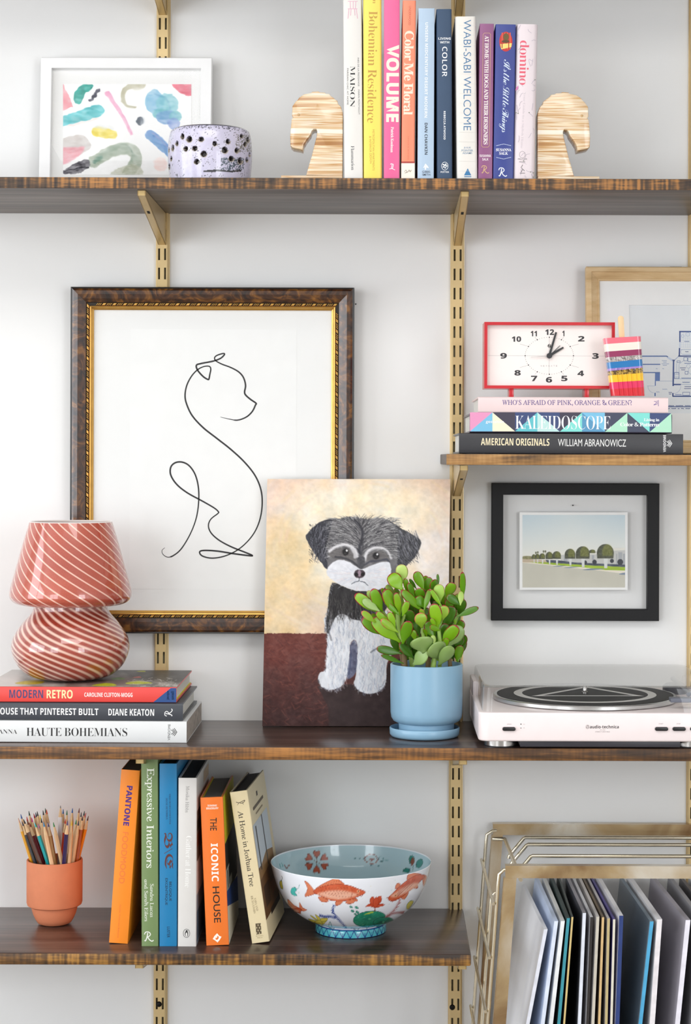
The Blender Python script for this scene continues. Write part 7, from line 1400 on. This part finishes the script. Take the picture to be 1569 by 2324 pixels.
for pl in (((675, 215), (700, 208), (725, 222), (745, 212)), ((845, 225), (850, 205), (875, 210), (880, 230), (860, 235)), ((860, 240), (890, 230), (917, 233)), ((790, 262), (830, 258), (850, 270), (872, 276))): RI.stroke(zw(*pl), 1.6, (74, 140, 150), 1, .8); RI.stroke(zw(*pl), .6, (40, 70, 80), .8, .6)
for lf in ((1082, 225, 20, 34, 0), (1137, 250, 22, 34, .5), (1045, 300, 26, 16, 0)): RI.fill(zw(*circ(lf[0], lf[1], lf[2], lf[3], 14, lf[4])), (54, 140, 128), .7, 1, 0, edge=(.7, (20, 60, 60)))
RI.fill(zw((1072, 240), (1090, 205), (1102, 235), (1085, 265)), (150, 80, 64), .7, .9, 3); RI.stroke(zw((1090, 300), (1095, 265), (1120, 260)), .8, (30, 80, 70), 1); RI.stroke(zw((140, 250), (150, 280), (165, 265), (155, 250)), 1.4, (74, 150, 150), 1); RI.stroke(zw((175, 260), (190, 285), (205, 265), (217, 268)), 2, (120, 64, 56), 1)
finei = []
for (r0, z0_), (r1, z1_) in zip(ip_[:-1], ip_[1:]):
    st = max(1, int(math.hypot(r1 - r0, z1_ - z0_) / .0016)); finei += [(r0 + (r1 - r0) * t / st, z0_ + (z1_ - z0_) * t / st) for t in range(st)]
mb = MB(); mb.lathe(finei, wc_.x, YW, 480); V = np.array(mb.v); px, py = PX(V); colr = np.tile(s2l(np.array([186, 214, 222]) / 255.), (len(V), 1)); bk = (V[:, 1] > YW) & (V[:, 2] > zrim - .075) & (V[:, 2] < zrim - .0015); colr[bk] = RI.sample(px[bk], py[bk]); rimv = V[:, 2] > zrim - .0008; colr[rimv] = s2l(np.array([240, 244, 250]) / 255.)
mb.build('painted_inside', vmat('glazed_porcelain'), bowl, smooth=60, colors=colr)

# ================================================================== RECORD CRATE
Yfr, Ybk = -0.334, -0.022; zt_c = EYE - .5945; zbt = ZB + .0004
nickel = mat('nickel_painted_reflections', (222, 212, 190), rough=.26, metal=.6)
nt = nickel.node_tree; b_ = nt.nodes['Principled BSDF']; tc = nt.nodes.new('ShaderNodeTexCoord'); mp = nt.nodes.new('ShaderNodeMapping'); mp.inputs['Scale'].default_value = (7, 20, 7); n_ = nt.nodes.new('ShaderNodeTexNoise'); n_.inputs['Scale'].default_value = 1; n_.inputs['Detail'].default_value = 7; n_.inputs['Distortion'].default_value = .6
rr_ = nt.nodes.new('ShaderNodeValToRGB'); el = rr_.color_ramp.elements; el[0].position = .34; el[0].color = rgb(132, 96, 60); el[1].position = .66; el[1].color = rgb(234, 228, 214); q = el.new(.5); q.color = rgb(196, 172, 132)  # brown and pale streaks put metal reflections into the base colour
nt.links.new(tc.outputs['Object'], mp.inputs['Vector']); nt.links.new(mp.outputs['Vector'], n_.inputs['Vector']); nt.links.new(n_.outputs['Fac'], rr_.inputs['Fac']); nt.links.new(rr_.outputs['Color'], b_.inputs['Base Color'])
nick_l = mat('bright_wire', (226, 216, 192), rough=.25, metal=.85, var=.12, vscale=30)
def sx(z): return .1805 - .07 * (zt_c - z)        # left side leans out towards the bottom
XR = .600
crate = thing('record_crate', 'metal wire crate full of vinyl records', 'crate', ((sx(zbt) + XR) / 2, (Yfr + Ybk) / 2, zbt))
bw = .0176
def bar(a, b, w1, w2, name='frame_bar'):   # flat bar between two points, w1/w2 are its two side vectors
    a, b = Vector(a), Vector(b); MB().obox(a, b - a, Vector(w1), Vector(w2)).build(name, nickel, crate, smooth=0, recalc=True)
for Y0_, dy in ((Yfr, .0045), (Ybk, .0045)):
    zz = zt_c
    bar((sx(zz), Y0_, zz - .0180), (XR, Y0_, zz - .0180), (0, dy, 0), (0, 0, .0180))
    bar((sx(zbt), Y0_, zbt), (XR + .03, Y0_, zbt), (0, dy, 0), (0, 0, .018))
    bar((sx(zz - .0181), Y0_, zz - .0181), (sx(zbt + .0181), Y0_, zbt + .0181), (bw, 0, 0), (0, dy, 0))
    bar((XR - bw, Y0_, zz - .0181), (XR + .03 - bw, Y0_, zbt + .0181), (bw, 0, 0), (0, dy, 0))
    for zt2 in (zz,): MB().obox((sx(zz), Y0_ + dy, zz - .0016), (XR - sx(zz), 0, 0), (0, .010, 0), (0, 0, .0016)).build('top_flange', nickel, crate, smooth=0)
    MB().obox((sx(zz - .0181) - .0008, Y0_ + dy, zz - .0181), Vector((sx(zbt) - sx(zz - .0181), 0, zbt - zz + .0181)), (.0018, 0, 0), (0, .012, 0)).build('side_flange', nickel, crate, smooth=0, recalc=True)
bar((sx(zbt), Yfr + .0046, zbt), (sx(zbt), Ybk - .0001, zbt), (bw, 0, 0), (0, 0, .004)); bar((XR + .012, Yfr + .0046, zbt), (XR + .012, Ybk - .0001, zbt), (bw, 0, 0), (0, 0, .004))
def wire(pts, r=.0022): MB().tube(pts, r * 1.25, 10).build('wire', nick_l, crate, smooth=60)
for zz in (EYE - .6515, EYE - .7305, EYE - .8095, EYE - .889, EYE - .968): wire([(sx(zz) - .0130, Yfr + .006, zz), (sx(zz) - .0150, Ybk - .004, zz)], .0019)
for yv, xo in ((Yfr + .012, -.008), (Ybk - .012, -.010), ((Yfr + Ybk) / 2, -.006)):
    top = zt_c - (.008 if abs(yv - (Yfr + Ybk) / 2) > .05 else .075)
    wire([(sx(top) + .006, yv, top), (sx(top) - .001, yv, top - .0005), (sx(top) + xo, yv, top - .007), (sx(top - .03) + xo, yv, top - .03), (sx(zbt + .01) + xo, yv, zbt + .006)], .0022)
wire([(.1795, Ybk - .0025, zt_c - .024), (.2000, Ybk - .003, zt_c - .024), (.2035, Yfr + .05, zt_c - .022), (.2035, Yfr + .007, zt_c - .022)], .0024)
for yv in (-.045, -.100, -.185): wire([(.2045, yv, zt_c - .0510), (.2055, yv, zt_c - .047), (.2290, yv, zt_c - .0185), (.2320, yv, zt_c - .0170), (.565, yv, zt_c - .0170), (.59, yv, zt_c - .047)], .0024)
for yv in (-.08, -.16, -.24): wire([(sx(zbt) + .003, yv, zbt + .006), (XR + .025, yv, zbt + .006)], .002)
# sleeves: front-top corner, back-top point and front-bottom point as photographed
def zr_(x, y): return (1060 + x / 3.0825, 1840 + y / 3.0825)
REC = [((566, 830), (376, 556), 440, 30, (244, 246, 252), (232, 236, 248), 'pale blue-white sleeve nearest the left post of the crate'), ((640, 772), (482, 474), 545, 32, (206, 222, 250), (222, 232, 250), 'sky blue sleeve, second from the left post of the crate'), ((686, 772), (545, 474), 603, 32, (232, 234, 234), (236, 240, 242), 'plain grey sleeve between the sky blue and teal sleeves'), ((722, 752), (600, 474), 655, 26, (40, 60, 60), (60, 150, 166), 'dark sleeve with a teal spine in the crate'), ((746, 744), (664, 474), 688, 16, (66, 74, 72), (214, 190, 130), 'thin sleeve with a straw yellow spine beside the teal one'), ((835, 716), (690, 474), 800, 28, (150, 148, 156), (226, 232, 244), 'smoky dark sleeve with a crumpled clear cover'), ((884, 745), (742, 474), 855, 24, (232, 234, 240), (44, 40, 40), 'pale sleeve with a black lettered spine'), ((928, 742), (788, 474), 893, 24, (214, 210, 208), (206, 200, 186), 'off-white sleeve right of the black lettered spine'), ((962, 746), (806, 474), 935, 20, (112, 96, 76), (214, 182, 130), 'tan cardboard sleeve in the middle of the crate'), ((1002, 754), (842, 474), 985, 22, (198, 194, 196), (196, 178, 130), 'worn beige sleeve right of the tan cardboard one'), ((1040, 760), (868, 474), 1020, 20, (86, 78, 150), (226, 222, 206), 'violet faced sleeve with a cream spine'), ((1096, 735), (905, 474), 1068, 34, (240, 240, 244), (40, 62, 124), 'thick white sleeve with a navy blue spine'), ((1308, 775), (1066, 474), 1228, 30, (120, 136, 150), (80, 170, 216), 'dark blue sleeve with a bright blue edge'), ((1368, 760), (1126, 474), 1316, 42, (232, 232, 236), (240, 236, 240), 'thick white sleeve leaning on the bright blue edged one'), ((1566, 765), (1278, 474), 1492, 40, (160, 156, 166), (238, 236, 248), 'grey sleeve with a lilac-white spine at the right edge'), ((1668, 765), (1420, 474), 1600, 36, (150, 150, 156), (214, 212, 222), 'grey sleeve cut by the right edge of the picture'), ((1760, 770), (1490, 474), 1700, 30, (96, 94, 98), (206, 206, 210), 'dark grey sleeve, only its back corner inside the picture'), ((1840, 770), (1545, 474), 1790, 30, (214, 214, 216), (220, 220, 224), 'white sleeve behind the dark grey one, nearly out of the picture')]
YRf, YRb = -0.316, -0.030; zrest = zbt + .0085
for i, (fc, bc, bx, th, facec, spinec, lab) in enumerate(REC):
    A_ = W(*zr_(*fc), YRf); ztop = A_.z; pb = zr_(*bc)
    Bk = W(pb[0], 1992, YRb); Cb = W(*zr_(bx, 1490), YRf)
    slope = (A_.x - Cb.x) / (A_.z - Cb.z); xbk = A_.x - (A_.x - Bk.x) * .55
    zbm = max(ztop - .314, zrest)
    c0 = Vector((A_.x - slope * (A_.z - zbm), YRf, zbm)); up = Vector((A_.x - c0.x, 0, ztop - zbm)); dp = Vector((xbk - A_.x, YRb - YRf, 0)); tk_ = th / 3.0825 * (DIST + YRf) / F * .86
    root = thing('record', lab, 'record', c0, 'records in the wire crate')
    nrm = Vector((tk_, 0, 0)); g_ = .0016
    s_ = MB(); s_.obox(c0 - nrm + dp * .004, dp * .996, up, nrm); s_.build('sleeve', mat('sleeve_face_%d' % i, facec, rough=.5, coat=.0, var=.10, vscale=14, stretch=(1, 1, .3)), root, smooth=0, recalc=True)
    e_ = MB(); e_.obox(c0 - nrm * .98 - Vector((0, .0002, 0)), dp * .004, up, nrm * .96); e_.build('spine', mat('sleeve_spine_%d' % i, spinec, rough=.4, coat=.1, var=.12, vscale=60), root, smooth=0, recalc=True)
    if i in (5, 12): MB().obox(c0 - nrm - Vector((.0007, -.001, 0)), dp * .985, up * 1.004, Vector((-.00025, 0, 0))).build('plastic_cover', glass_mat('sleeve_film', (248, 250, 252), 1.35, .08), root, smooth=0, recalc=True)

bpy.data.scenes.remove(_txs)
